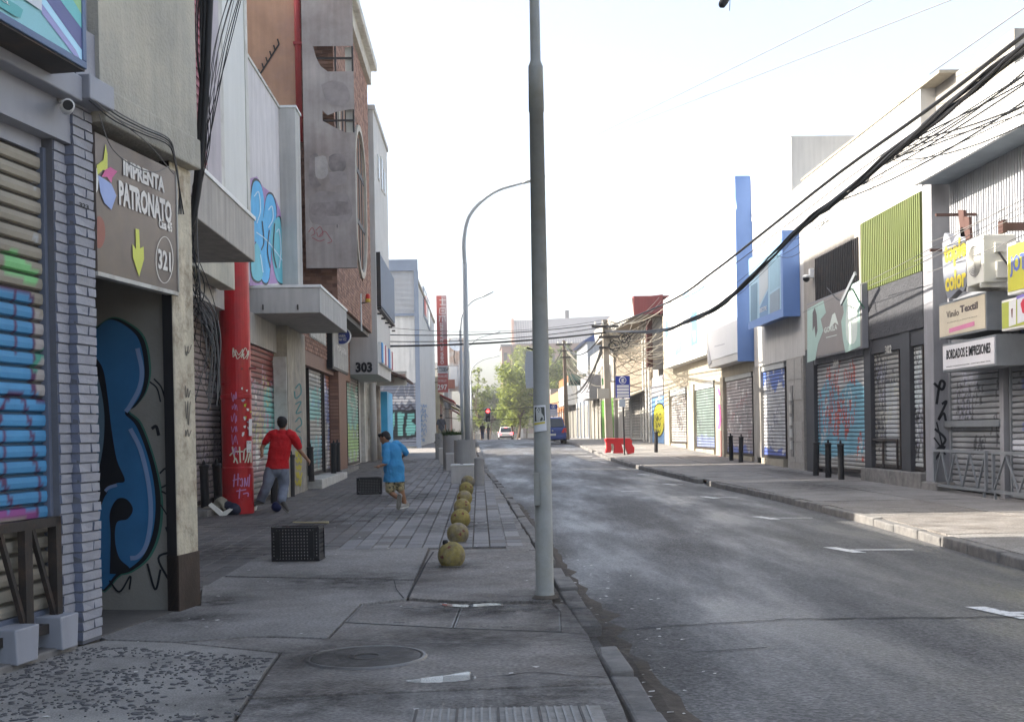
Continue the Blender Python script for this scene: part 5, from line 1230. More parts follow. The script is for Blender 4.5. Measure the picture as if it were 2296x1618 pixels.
text('lettering', sV, PV, 'Vinilo', 2122, 698, 2150, 706, DKB, off=.006); text('lettering', sV, PV, 'Textil', 2152, 685, 2192, 691, DKB, off=.006, bold=.03); text('lettering', sV, PV, 'BORDADOS Y ESTAMPADOS', 2124, 724, 2191, 707, DKB, off=.006)
decal('print_bar', sV, PV, [(2128, 736), (2185, 719), (2185, 729), (2128, 746)], PKB, .005)
sB = box_sign('embroidery_sign', 'white sign reading embroidery and prints in bold black capitals over shutter', 2112, 776, 839, 2232, 743, 814, 8.55, .55, mat('lightbox_white', (.66, .65, .67), .4, var=.06, bump=0), M_STEEL)
text('lettering', sB, PR(8.55), 'BORDADOS E IMPRESIONES', 2122, 784, 2221, 790, K_BLACK, off=.006, bold=.02); text('lettering', sB, PR(8.55), 'EMPRESAS COLEGIOS INSTITUCIONES   COMPUTADO VINILO TEXTIL', 2122, 821, 2221, 809, K_BLACK, off=.006)
# cut-out colour sign
sC = thing('cutout_sign', 'bubbly yellow lettered cut-out colour sign beside the air conditioner', 'sign', (8.4, 21.4, 4.6))
Pc_ = PR(8.4)
out = [(2113, 545), (2118, 522), (2128, 530), (2134, 545), (2142, 530), (2150, 520), (2158, 508), (2164, 530), (2168, 560), (2166, 600), (2168, 630), (2160, 652), (2150, 648), (2138, 660), (2126, 668), (2118, 640), (2114, 600)]
mb = MB(); P = [Pc_.px(a, b) for a, b in [(p.x, p.y) for p in catmull([Vector((a, b, 0)) for a, b in out+[out[0]]], 4)][:-1]]; mb.extr(P, (.12, 0, 0)); mb.build('board', flat('sign_grey_cutout', (.22, .23, .26), .5), sC)
YL = flat('print_bright_yellow', (.72, .58, .05), .4)
text('lettering', sC, Pc_, 'tople', 2116, 546, 2166, 586, YL, off=.008, bold=.04); text('lettering', sC, Pc_, 'color', 2119, 612, 2166, 641, YL, off=.008, bold=.04)
mb = MB(); mb.beam((8.45, 21.6, 5.2), (9.2, 21.6, 5.2), .05); mb.beam((8.45, 21.9, 4.6), (9.2, 21.9, 4.6), .05); mb.build('bracket', mat('brown_steel', (.10, .055, .045), .6), sC)
for xx, y0_, y1_ in ((2148, 470, 530), (2160, 485, 545)):
    p0, p1 = Pc_.px(xx, y0_), Pc_.px(xx+6, y1_); mb = MB(); mb.extr([p0, Pc_.px(xx+12, y0_), Pc_.px(xx+16, y1_), p1], (.05, 0, 0)); mb.build('fin', mat('brown_steel', (.10, .055, .045)), sC)
# air conditioner
ac = thing('air_conditioner', 'white outdoor air conditioner unit with round fan grille on wall', 'air conditioner', (8.7, 20.6, 4.1))
XC = 8.35
ya, yb2, za, zb2 = RB_(2166, 540, 2205, 632, XC); zt2 = (UX(2166, 540, XC)[1]+UX(2205, 523, XC)[1])/2
ac_w = mat('ac_plastic', (.62, .61, .55), .45, var=.06, bump=.02)
mb = MB(); mb.box(XC, XC+.55, ya, yb2, za, zt2); mb.build('casing', ac_w, ac, bev=.02)
cy, cz = (ya+yb2)/2, (za+zt2)/2; rr_ = min((yb2-ya), (zt2-za))*.4
mb = MB(); n = 24; mb.poly([(XC-.004, cy+rr_*math.cos(6.2832*k/n), cz+rr_*math.sin(6.2832*k/n)) for k in range(n)]); mb.build('fan_opening', flat('fan_shade', (.2, .2, .2), .6), ac)
for q in range(7):
    r2 = rr_*(q+1)/7.2; mb = MB(); mb.tube([(XC-.012, cy+r2*math.cos(6.2832*k/20), cz+r2*math.sin(6.2832*k/20)) for k in range(21)], .006, 4); mb.build('grille_ring', ac_w, ac)
mb = MB(); mb.box(XC+.18, XC+.36, ya-.05, ya, zt2-.3, zt2-.14); mb.box(XC+.2, XC+.42, ya-.06, ya, za+.06, za+.34); mb.build('service_cover', ac_w, ac, bev=.01)
mb = MB(); mb.box(XC-.02, XA, ya+.04, ya+.1, za-.08, za); mb.box(XC-.02, XA, yb2-.1, yb2-.04, za-.08, za); mb.build('bracket', W_DIRTY, ac)
mb = MB(); mb.tube(catmull([Vector((XC+.25, ya-.03, zt2-.3)), Vector((XC+.35, ya-.1, zt2-.5)), Vector((XC+.6, ya-.1, zt2-.75)), Vector((XA, ya-.1, zt2-.6))], 5), .018, 6); mb.build('hose', M_CABLE, ac)
# yellow signs
YS1, YS2 = mat('print_lemon', (.52, .50, .06), .4, var=.05, bump=0), mat('print_lime', (.38, .42, .07), .4, var=.1, bump=0)
y_e = 14
sY = thing('yellow_sign', 'bright yellow lettered sign at right edge above the railing', 'sign', (8.6, 19, 3.9))
a = UX(2256, 547, 8.55); b = UX(2258, 662, 8.55)
mb = MB(); mb.box(8.56, 8.75, y_e, a[0], b[1], a[1]); mb.build('box', W_WHITE, sY, bev=.01); mb = MB(); mb.box(8.548, 8.5595, y_e, a[0]-.05, b[1]+.05, a[1]-.05); mb.build('panel', YS1, sY)
text('lettering', sY, PR(8.548), 'JOT', 2264, 575, 2300, 612, flat('print_violet', (.12, .16, .5)), off=.006, bold=.03)
sY2 = thing('picture_sign', 'yellow and white picture sign with red figure below the yellow sign', 'sign', (8.6, 19, 2.9))
a = UX(2244, 674, 8.5); b = UX(2246, 742, 8.5)
mb = MB(); mb.box(8.51, 8.7, y_e, a[0], b[1], a[1]); mb.build('box', W_WHITE, sY2, bev=.01); mb = MB(); mb.box(8.498, 8.5095, y_e, a[0]-.04, b[1]+.04, a[1]-.04); mb.build('panel', YS2, sY2)
P2_ = PR(8.498)
for i, (c, pts) in enumerate([((.6, .6, .6), [(2262, 676), (2278, 668), (2278, 726), (2262, 732)]), ((.55, .55, .6), [(2281, 668), (2300, 660), (2300, 718), (2281, 725)]), ((.5, .03, .06), [(2288, 680), (2294, 668), (2300, 672), (2300, 705), (2292, 700)]), ((.15, .06, .05), [(2267, 692), (2271, 690), (2270, 712), (2268, 710)]), ((.2, .16, .45), [(2279, 664), (2300, 655), (2300, 662), (2279, 671)])]):
    decal('print', sY2, P2_, pts, flat('pic_%d' % i, c), .004+.001*i)
bk = thing('steel_bracket', 'rusty brown steel bracket arm above the yellow sign', 'bracket', (8.9, 19.5, 5.3)); p = UX(2246, 508, 8.3)
mb = MB(); mb.box(8.3, XA, p[0]-.05, p[0]+.05, p[1]-.06, p[1]+.06); mb.build('arm', mat('brown_steel', (.1, .05, .04)), bk); mb = MB(); mb.box(8.28, 8.34, p[0]-.09, p[0]+.09, p[1]-.1, p[1]+.1); mb.build('plate', mat('brown_steel', (.1, .05, .04)), bk)

# ---- building B: white upper wall, green louvres, black stucco
bB = thing('white_wall_building', 'white upper walled shops with green louvres and black stucco front', 'building', (10, 28, G(28)))
YB0, YB1 = YAf, UX(1803, 700, XR)[0]
zB = 8.05
ym = UX(1933, 700, XR)[0]       # split between the black bay and the taupe bay
mb = MB(); mb.box(XR+.002, 15, YB0, YB1, 6.02, zB); mb.build('upper_wall', W_LIME, bB)
mb = MB(); mb.box(XR-.02, 15, UX(2108, 160, XR)[0], YB1+.05, zB, zB+.06); mb.build('coping', W_CREAM2, bB)
mb = MB(); mb.box(XR+.3, 15, YB0-3.5, YB0-.01, 6.9, zB); mb.build('side_block', W_TAUPE, bB)
mb = MB(); mb.box(XR+.002, 15, ym+.05, YB1, 3.4, 6.02); mb.build('taupe_wall', W_TAUPE, bB)
mb = MB(); mb.box(XR-.015, XR+.3, YB0, ym+.05, 3.3, 4.42); mb.build('stucco_band', W_BLACKST, bB)
mb = MB(); mb.box(XR+.2, 15, YB0, YB1, 0, 6.0); mb.build('rear_wall', W_GREY5, bB)
GRN = mat('green_metal', (.13, .155, .05), .5, var=.12, scale=2, bump=0, streak=.14, col2=(.16, .14, .06), c2=.68, c2s=2.2)
GRND = mat('green_metal_back', (.07, .085, .025), .6)
mb = MB(); mb.box(XR+.02, XR+.2, YB0, ym-.02, 4.42, 6.02); mb.build('louvre_back', GRND, bB)
n = int((ym-YB0)/.12)
for i in range(n): y = YB0+.05+i*(ym-YB0-.08)/n; mb = MB(); mb.box(XR-.03, XR+.02, y, y+.065, 4.43, 6.01); mb.build('louvre', GRN, bB)
# grille window in the taupe wall
ya, yb2, za, zb2 = RB_(1830, 560, 1926, 655, XR); zt2 = 5.75
mb = MB(); mb.box(XR-.01, XR+.004, ya, yb2, 4.2, zt2); w_ = mb.build('window', M_GLASSD, bB)
n = 24
for i in range(n+1): y = ya+(yb2-ya)*i/n; mb = MB(); mb.box(XR-.04, XR-.015, y-.015, y+.015, 4.2, zt2); mb.build('grille_bar', K_IRON, w_)
# door bay
def pier(x0, x1, m, parent, X=XR, z1=3.3, name='pier'):
    y0_, y1_ = UX(x1, 950, X)[0], UX(x0, 950, X)[0]; mb = MB(); mb.box(X, X+.4, y0_, y1_, 0, z1); return mb.build(name, m, parent, bev=.01)
K_DOOR = mat('charcoal_paint', (.045, .046, .052), .55, var=.2, bump=.1)
pier(1938, 1953, K_DOOR, bB); pier(2020, 2041, K_DOOR, bB)
gB_ = G(26)+.33
ya, yb2 = UX(2021, 950, XR+.12)[0], UX(1954, 950, XR+.12)[0]
zhd = 2.98
mb = MB(); mb.box(XR+.03, XR+.4, YB0, ym, zhd, 3.3); mb.build('header', K_DOOR, bB)
SH302 = painter((.27, .265, .25), TAGK+[('fill', [(1.0, .2), (1.75, .2), (1.75, 1.9), (1.0, 1.9)], (.36, .37, .38)), ('line', [(1.0, .2), (1.0, 1.9), (1.75, 1.9)], .08, (.09, .09, .1)), ('tags', 4, .04, (.35, .35, .3), .5)], 63)
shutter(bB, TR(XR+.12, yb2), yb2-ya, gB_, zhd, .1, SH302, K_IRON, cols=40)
ya2, yb3 = UX(2074, 950, XR+.12)[0], UX(2042, 950, XR+.12)[0]
shutter(bB, TR(XR+.12, yb3), yb3-ya2, gB_, zhd, .1, painter((.40, .42, .42), TAGK+[('tags', 4, .05, (.45, .5, .52), .6)], 64), K_IRON, cols=26)
text('house_number', bB, PR(XR+.03), '302', 1984, 775, 1999, 790, W_DIRTY, off=.01, bold=.02)
mb = MB(); mb.box(XR-.1, XR+.5, YB0+.02, ym-.02, 0, G(26)+.3); mb.build('step', C_KERB, bB, bev=.02)
mb = MB(); zz = UX(1985, 985, XR+.05)[1]
mb.box(XR+.03, XR+.07, ya+.05, yb2-.05, zz-.03, zz+.03); mb.box(XR+.03, XR+.07, ya+.05, ya+.1, gB_, zz-.03); mb.box(XR+.03, XR+.07, (ya+yb2)/2-.03, (ya+yb2)/2+.03, gB_, zz-.03); mb.build('guard_frame', K_IRON, bB)
# blue tagged shutter bay
pier(1808, 1826, K_DOOR, bB, z1=3.45)
ya, yb2 = ym+.12, UX(1827, 950, XR+.12)[0]
zl = 3.0
mb = MB(); mb.box(XR+.02, XR+.4, ym+.05, YB1, zl, 3.42); mb.build('lintel', W_GREY5, bB)
cfb = painter((.36, .36, .36), [('fill', [(.2, .5), (1.2, .3), (2.6, .4), (4.4, .5), (4.5, 1.9), (3.4, 2.3), (2.2, 1.9), (1.4, 2.4), (.5, 2.0)], (.16, .36, .46)), ('tags', 8, .05, (.42, .08, .06), .9), ('tags', 4, .04, (.5, .5, .5), .6), ('band', -1, .3, (.33, .32, .3), .2)], 65)
shutter(bB, TR(XR+.12, yb2), yb2-ya, G(29)+.12, zl, .1, cfb, K_IRON, cols=64)
text('house_number', bB, PR(XR+.02), '304', 1868, 806, 1880, 818, W_DIRTY, off=.01, bold=.02)
# boutique sign with mint print
sG = box_sign('boutique_sign', 'brown and mint printed boutique sign above the blue tagged shutter', 1808, 690, 815, 1932, 622, 770, 8.72, .16, mat('print_taupe', (.24, .215, .20), .45, var=.1, bump=0), W_GREY5)
Pg2 = PR(8.72); MINT, MINTW = flat('print_mint', (.36, .50, .44), .45), flat('print_mint_pale', (.62, .68, .62), .45)
decal('print', sG, Pg2, [(1810, 693), (1846, 672), (1852, 700), (1840, 715), (1846, 740), (1834, 770), (1828, 806), (1810, 812)], MINT, .004)
decal('print', sG, Pg2, [(1905, 640), (1928, 628), (1929, 775), (1896, 790), (1890, 760), (1886, 720), (1892, 700), (1888, 670)], MINT, .004)
decal('print', sG, Pg2, [(1900, 660), (1918, 648), (1922, 690), (1920, 760), (1902, 768), (1896, 730)], MINTW, .006, 3)
decal('print', sG, Pg2, [(1822, 700), (1827, 688), (1831, 704), (1833, 740), (1829, 756), (1826, 730), (1822, 742)], DKB, .006)
decal('print', sG, Pg2, [(1858, 738), (1866, 705), (1872, 700), (1880, 728), (1872, 722)], MINTW, .006)
text('lettering', sG, Pg2, 'GORILA', 1848, 734, 1877, 738, MINTW, off=.006, bold=.02)
# leaning green rod and camera over the sign
lm = thing('floodlight_arm', 'bent green flood lamp arm over the boutique sign', 'lamp', (8.7, 27.8, 4.6))
mb = MB(); mb.tube(catmull([PR(8.6).px(1938, 690), PR(8.5).px(1925, 672), PR(8.4).px(1912, 648), PR(8.4).px(1905, 650)], 4), .02, 6); mb.build('arm', flat('dark_green_paint', (.03, .08, .06)), lm)
mb = MB(); a, b = PR(8.35).px(1918, 612), PR(8.35).px(1886, 680); mb.beam(a, b, .04, .10); mb.build('lamp_bar', M_STEEL, lm)
mb = MB(); mb.tube(catmull([PR(8.6).px(1855, 645), PR(8.5).px(1875, 668), PR(8.4).px(1890, 675)], 4), .014, 6); mb.build('cable', M_CABLE, lm)
cam2 = thing('security_camera', 'white dome security camera on the taupe wall left of the grille window', 'camera', (8.75, 31.6, 4.3))
p = PR(8.8).px(1816, 612); mb = MB(); mb.box(p.x-.02, XR, p.y-.07, p.y+.07, p.z-.12, p.z+.12); mb.build('mount', W_WHITE, cam2, bev=.01); mb = MB(); mb.ell(p+Vector((-.1, 0, -.14)), .09, .09, .09); mb.build('dome', K_BLACK, cam2, smooth=True)
mb = MB(); mb.ell(p+Vector((-.1, 0, -.09)), .1, .1, .06); mb.build('shell', W_WHITE, cam2, smooth=True)

# ---- building C: grey concrete with blue lightbox
bC = thing('grey_shop_building', 'grey concrete shop with blue topped shutter and tall white upper block', 'building', (10, 35, G(35)))
YC0, YC1 = YB1+.02, UX(1692, 900, XR)[0]
mb = MB(); mb.box(XR+.01, 15, YC0, YC1, 3.3, 8.0); mb.build('wall', mat('pale_grey_render', (.46, .45, .43), .85, var=.08, bump=.2, streak=.14), bC)
zC = UX(1777, 302, XR)[1]
mb = MB(); mb.box(XR-.01, 15, YC0+1.0, YC1+.6, 8.0, zC); mb.build('upper_block', mat('upper_block_render', (.55, .54, .51), .85, var=.07, streak=.1), bC)
mb = MB(); mb.box(XR+.2, 15, YC0, YC1, 0, 3.3); mb.build('rear_wall', W_GREY5, bC)
pier(1765, 1802, mat('speckled_tile', (.30, .28, .25), .5, var=.2, scale=12, bump=.05), bC, X=XR-.02, z1=3.32); pier(1690, 1706, W_TAUPE, bC, z1=3.32)
for i in range(5):
    for k in range(2):
        y0_ = UX(1800, 950, XR-.03)[0]+.05+k*.75; mb = MB(); mb.box(XR-.035, XR-.021, y0_, y0_+.72, .38+i*.58, .38+i*.58+.56)
        if i != 2: mb.build('tile', mat('speckled_tile2', (.33, .31, .28), .45, var=.2, scale=12, bump=.05), bC)
ya, yb2 = UX(1764, 950, XR+.12)[0], UX(1706, 950, XR+.12)[0]
zs2 = UX(1735, 828, XR+.12)[1]
shutter(bC, TR(XR+.12, yb2), yb2-ya, G(36)+.22, zs2, .105, painter((.42, .42, .43), [('band', 2.15, 4, (.10, .16, .42), .4), ('band', -1, .25, (.1, .14, .4), .2), ('tags', 9, .03, (.2, .2, .24), .4), ('blot', 5, .8, (.55, .55, .56)), ('tags', 5, .03, (.5, .5, .55), .4)], 66), K_IRON, cols=40)
mb = MB(); mb.box(XR+.0, XR+.3, ya, yb2, 0, G(36)+.2); mb.build('step', W_CREAM2, bC)
lt = mat('lintel_sign_white', (.40, .41, .40), .5, var=.1)
mb = MB(); mb.box(XR+.05, XR+.2, ya, yb2, zs2, zs2+.5); mb.build('lintel_panel', lt, bC); text('lettering', bC, PR(XR+.05), 'bonfant', 1713, 804, 1726, 812, flat('print_steelblue', (.2, .27, .34)), off=.006, bold=.02)
mb = MB(); p = UX(1776, 935, XR-.04); mb.box(XR-.06, XR-.022, p[0]-.12, p[0]+.12, p[1]-1.1, p[1]+.9); mb.build('meter_board', mat('meter_grey', (.2, .19, .18), .6, var=.4, scale=9), bC)
for i in range(5): mb = MB(); mb.box(XR-.1, XR-.061, p[0]-.09, p[0]+.09, p[1]-.9+i*.34, p[1]-.66+i*.34); mb.build('meter_box', W_DIRTY, bC)
# blue lightbox
BLUF = mat('cobalt_frame', (.13, .225, .47), .45, var=.06, bump=.02)
sL = box_sign('blue_lightbox', 'blue framed lightbox sign projecting from the grey shop', 1678, 575, 735, 1755, 535, 700, 8.45, .47, mat('print_sky_blue', (.26, .42, .54), .35, var=.08, bump=0), BLUF)
Pl2 = PR(8.45)
for i, (c, pts) in enumerate([((.10, .25, .40), [(1683, 640), (1698, 632), (1698, 716), (1683, 722)]), ((.12, .30, .58), [(1703, 690), (1722, 650), (1722, 704), (1703, 712)]), ((.60, .66, .70), [(1702, 600), (1722, 590), (1722, 645), (1702, 685)]), ((.30, .55, .72), [(1726, 560), (1748, 548), (1748, 640), (1726, 655)]), ((.25, .34, .44), [(1726, 660), (1748, 645), (1748, 694), (1726, 702)])]):
    decal('print', sL, Pl2, pts, flat('lb_%d' % i, tuple(v*.6 for v in c), .35), .004+.001*i)
text('lettering', sL, Pl2, 'EXECUTIVE', 1703, 691, 1719, 694, WT, off=.012)
mb = MB(); a = UX(1678, 735, 8.43); b = UX(1755, 700, 8.43); zt2 = UX(1755, 535, 8.43)[1]
mb.box(8.43, 8.449, b[0], a[0], a[1]-.05, a[1]+.18); mb.box(8.43, 8.449, b[0], b[0]+.16, a[1]+.18, zt2+.05); mb.build('frame_face', BLUF, sL)
mb = MB(); mb.box(8.43, XR, b[0]-.06, b[0]-.001, a[1]-.05, zt2+.25); mb.build('end_plate', BLUF, sL)

# ---- building D: white boards over four shutters
bD = thing('white_board_shops', 'white and cream shop row with sunlit shutters under big white boards', 'building', (10, 47, G(47)))
YD0, YD1 = YC1+.02, UX(1489, 950, XR)[0]
mb = MB(); mb.box(XR+.01, 15, YD0, YD1, 3.2, 6.8); mb.build('wall', W_CREAM2, bD)
mb = MB(); mb.box(XR+.01, 15, YD0, YD0+7.5, 6.8, 9.3); mb.build('upper_wall', W_LIME, bD)
mb = MB(); mb.box(XR+.2, 15, YD0, YD1, 0, 3.2); mb.build('rear_wall', W_CREAM2, bD)
for a, b in ((1604, 1622), (1541, 1555), (1490, 1500)): pier(a, b, W_CREAM2, bD, z1=3.22, X=XR-.05)
SHS = [(1622, 1690, 805, painter((.30, .27, .27), [('tags', 10, .03, (.26, .14, .14), .4), ('tags', 8, .03, (.2, .2, .2), .5), ('band', -1, .25, (.12, .16, .4), .3), ('blot', 6, .8, (.52, .5, .5))], 71)),
       (1556, 1604, 0, painter((.14, .18, .165), [('blot', 4, .75, (.18, .22, .2)), ('tags', 8, .04, (.15, .18, .18), .5), ('band', -1, .45, (.16, .19, .30), .3)], 72)),
       (1501, 1541, 0, painter((.28, .265, .245), [('tags', 16, .06, (.10, .09, .09), .6), ('blot', 5, .75, (.4, .385, .36))], 73))]
for i, (a, b, _, fn) in enumerate(SHS):
    ya, yb2 = UX(b, 950, XR+.1)[0], UX(a, 950, XR+.1)[0]; z1 = (3.05, 2.95, 2.9)[i]
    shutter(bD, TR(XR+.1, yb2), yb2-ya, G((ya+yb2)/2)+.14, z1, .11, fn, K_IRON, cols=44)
    mb = MB(); mb.box(XR+.02, XR+.3, ya, yb2, 0, G((ya+yb2)/2)+.12); mb.build('step', W_CREAM2, bD)
    mb = MB(); mb.box(XR+.03, XR+.3, ya, yb2, z1, z1+.42); mb.build('lintel_panel', lt, bD)
strokes('graffiti', bD, PR(XR-.05), [([(1612, 905), (1615, 940), (1611, 960)], 5), ([(1610, 870), (1614, 885)], 4)], flat('spray_magenta', (.5, .1, .25)), off=.006)
mb = MB(); p = UX(1614, 965, XR-.06); mb.box(XR-.062, XR-.051, p[0]-.25, p[0]+.25, G(43), G(43)+.95); mb.build('painted_patch', flat('salmon_paint', (.5, .2, .18)), bD)
# the tall white board
X0 = 8.4
sW = thing('tall_white_board', 'tall overexposed white board sign with blue end panel and grey WORLD lettering', 'sign', (8.6, 41, 3.6))
ya = UX(1655, 800, X0)[0]; yb2 = UX(1586, 816, X0)[0]; z0 = UX(1655, 806, X0)[1]; z1 = UX(1655, 392, X0)[1]
mb = MB(); mb.box(X0+.02, XR, ya, yb2, z0, z1); mb.build('board', W_LIME, sW)
mb = MB(); mb.box(X0, X0+.0195, ya+.05, yb2-.05, z0+.25, z1-.05); mb.build('panel', mat('board_white', (.66, .66, .66), .5, var=.02, bump=0), sW)
mb = MB(); mb.box(X0-.02, XR+.02, ya-.06, ya-.001, z0-.05, z1+.05); mb.build('end_panel', BLUF, sW)
PW_ = PR(X0)
text('lettering', sW, PW_, 'WORLD', 1599, 558, 1632, 568, flat('print_light_grey', (.42, .42, .45)), off=.006); 
strokes('small_print', sW, PW_, [[(1593, 706), (1620, 697)], [(1600, 712), (1643, 698)], [(1597, 719), (1632, 708)], [(1602, 776), (1625, 770)]], flat('print_light_grey', (.42, .42, .45)), 2.2, off=.006)
strokes('small_print', sG, Pg2, [[(1852, 756), (1876, 750)]], MINTW, 1.6, off=.006); strokes('small_print', bC, PR(XR+.05), [[(1732, 803), (1759, 795)]], flat('print_steelblue', (.2, .27, .34)), 3, off=.006)
decal('print', sW, PW_, [(1642, 440), (1648, 425), (1652, 470)], flat('print_pale_blue', (.5, .66, .72)), .006); decal('print', sW, PW_, [(1588, 770), (1595, 812), (1588, 820)], flat('print_grey_tri', (.35, .35, .36)), .006)
# the lower board with blue pictures
X1 = 8.5
sP = thing('picture_board', 'white board with blue garment pictures left of the tall white board', 'sign', (8.6, 50, 3.8))
ya = UX(1583, 700, X1)[0]; yb2 = UX(1487, 700, X1)[0]; z0 = UX(1583, 785, X1)[1]; z1 = UX(1583, 640, X1)[1]
mb = MB(); mb.box(X1+.01, XR, ya, yb2, z0-.15, z1+.6); mb.build('board', W_LIME, sP)
PP_ = PR(X1+.01)
for i, (c, pts) in enumerate([((.30, .52, .74), [(1513, 790), (1529, 745), (1529, 786), (1513, 798)]), ((.38, .40, .41), [(1531, 700), (1545, 696), (1546, 778), (1531, 786)]), ((.34, .56, .78), [(1531, 655), (1545, 650), (1545, 700), (1531, 704)]), ((.22, .48, .76), [(1549, 690), (1562, 684), (1564, 768), (1549, 776)]), ((.45, .66, .82), [(1549, 655), (1578, 635), (1580, 690), (1550, 700)]), ((.38, .39, .40), [(1566, 710), (1580, 702), (1580, 762), (1566, 768)]), ((.24, .48, .76), [(1490, 740), (1496, 700), (1499, 735), (1494, 770)]), ((.66, .68, .68), [(1552, 742), (1560, 740), (1559, 764), (1555, 765)]), ((.66, .68, .68), [(1567, 690), (1574, 686), (1576, 735), (1569, 742)])]):
    decal('print', sP, PP_, pts, flat('pb_%d' % i, tuple(v*.55 for v in c), .4), .004+.001*i)
mb = MB(); mb.box(X1-.02, X1+.009, ya, yb2, z0-.15, z0-.0); mb.build('frame_face', W_WHITE, sP)

# ---- blue tagged gate wall
bE = thing('blue_gate_wall', 'narrow blue painted gate wall with yellow graffiti blob', 'wall', (9, 59, G(59)))
ya, yb2 = YD1+.02, UX(1462, 950, XR)[0]
mb = MB(); mb.box(XR, XR+.3, ya, yb2, 0, 3.0); mb.build('gate', flat('faded_blue_paint', (.12, .21, .36), .7, var=.2), bE)
mb = MB(); mb.box(XR-.02, XR+.3, ya, yb2, 3.0, 4.0); mb.build('band', W_GREY5, bE)
PE = PR(XR); blob = [(1467, 920), (1472, 908), (1480, 905), (1487, 914), (1488, 935), (1487, 960), (1480, 975), (1471, 972), (1466, 955)]
decal('graffiti', bE, PE, [(1477+(x-1477)*1.15, 940+(y-940)*1.08) for x, y in blob], gBD, .006, 4); decal('graffiti', bE, PE, blob, flat('spray_bright_yellow', (.46, .42, .03)), .009, 4)
strokes('graffiti', bE, PE, [[(1470, 855), (1486, 850)], [(1478, 852), (1478, 892)], [(1472, 895), (1484, 892)], [(1472, 895), (1471, 905)]], W_WHITE, 3, off=.006)
strokes('graffiti', bE, PE, [scribble(rngt, 1470, 920+14*i, 12, 9, 5) for i in range(4)], gBD, 1.2, off=.014)

# ---- boarded building with red corrugated eaves
bF = thing('boarded_building', 'brown boarded building with red corrugated eaves end and dark post', 'building', (9.5, 66, G(66)))
Y0F = 57.2
WOOD = mat('weathered_board', (.20, .165, .125), .85, var=.25, scale=3, bump=.3, streak=.2)
xa = UY(1421, 690, Y0F)[0]; xb = UY(1487, 690, Y0F)[0]; za, zb2 = UY(1450, 662, Y0F)[1], UY(1450, 700, Y0F)[1]
REDC = mat('red_corrugated', (.22, .06, .06), .6, var=.15, bump=0)
mb = MB(); mb.hexa([(xa, Y0F, zb2-.1), (xb, Y0F, zb2), (xb, Y0F+.06, zb2), (xa, Y0F+.06, zb2-.1)], [(xa, Y0F, za-.1), (xb, Y0F, za+.05), (xb, Y0F+.06, za+.05), (xa, Y0F+.06, za-.1)]); mb.build('eaves_end', REDC, bF)
for i in range(9): x = xa+(xb-xa)*i/9; mb = MB(); mb.box(x, x+.07, Y0F-.03, Y0F-.001, zb2-.08, za-.02); mb.build('corrugation', REDC, bF)
mb = MB(); mb.hexa([(xa, Y0F+.07, za-.95), (xa, 76, za-.95), (xa+.05, 76, za-.95), (xa+.05, Y0F+.07, za-.95)], [(xa-.1, Y0F+.07, za-.1), (xa-.1, 76, za-.1), (xa-.05, 76, za-.1), (xa-.05, Y0F+.07, za-.1)]); mb.build('fascia', W_DIRTY, bF)
for i in range(22): y = Y0F+.2+i*.85; mb = MB(); mb.hexa([(xa-.02, y, za-.95), (xa-.02, y+.4, za-.95), (xa, y+.4, za-.95), (xa, y, za-.95)], [(xa-.12, y, za-.1), (xa-.12, y+.4, za-.1), (xa-.1, y+.4, za-.1), (xa-.1, y, za-.1)]); mb.build('fascia_board', mat('grey_board', (.24, .22, .2), .8, var=.2), bF)
mb = MB(); mb.box(xa+.06, XR+.2, Y0F+.07, 76, za-.98, za-.9); mb.build('soffit', WOOD, bF)
mb = MB(); mb.box(xa, 15, Y0F+.07, 76, za-.09, za); mb.build('roof', REDC, bF)
for i in range(10): z = 3.6+i*.36; mb = MB(); mb.box(XR-.03-.05*(i % 2), XR+.02, 60.5, 76, z, z+.33); mb.build('board', WOOD, bF)
mb = MB(); mb.box(XR+.03, 15, 58.5, 76, 0, za-.95); mb.build('wall', W_TAUPE, bF)
p0, p1 = UY(1450, 700, 58.2), UY(1464, 822, 58.2); mb = MB(); mb.box(p0[0], p1[0], 58.2, 58.5, p1[1], zb2+.1); mb.build('dark_post', mat('maroon_steel', (.07, .025, .022), .6), bF)
p2 = UY(1487, 822, 58.2); mb = MB(); mb.box(p1[0], p2[0], 58.22, 58.6, p2[1]-.1, zb2); mb.build('end_wall', W_TAUPE, bF)
y_s = 60.8
for k, (a, b) in enumerate(((1398, 1416), (1418, 1438), (1440, 1456))):
    ya, yb2 = UX(b, 950, XR)[0], UX(a, 950, XR)[0]; shutter(bF, TR(XR-.02, yb2), yb2-ya, G(65)+.1, 3.2, .16, painter((.24, .225, .195), [('tags', 6, .05, (.3, .27, .24), .6)], 80+k), W_DIRTY, cols=16)
mb = MB(); mb.hexa([(XR, 62, 3.5), (XR, 70, 3.5), (XR-1.0, 70, 3.1), (XR-1.0, 62, 3.1)], [(XR, 62, 3.56), (XR, 70, 3.56), (XR-1.0, 70, 3.16), (XR-1.0, 62, 3.16)]); mb.build('awning', W_CREAM2, bF)
for xx in (1443, 1449, 1456):
    y, _ = UX(xx, 900, XR-.15); mb = MB(); mb.tube([(XR-.15, y, G(y)), (XR-.15, y, za-1)], .06, 8); mb.build('pipe', W_DIRTY, bF)
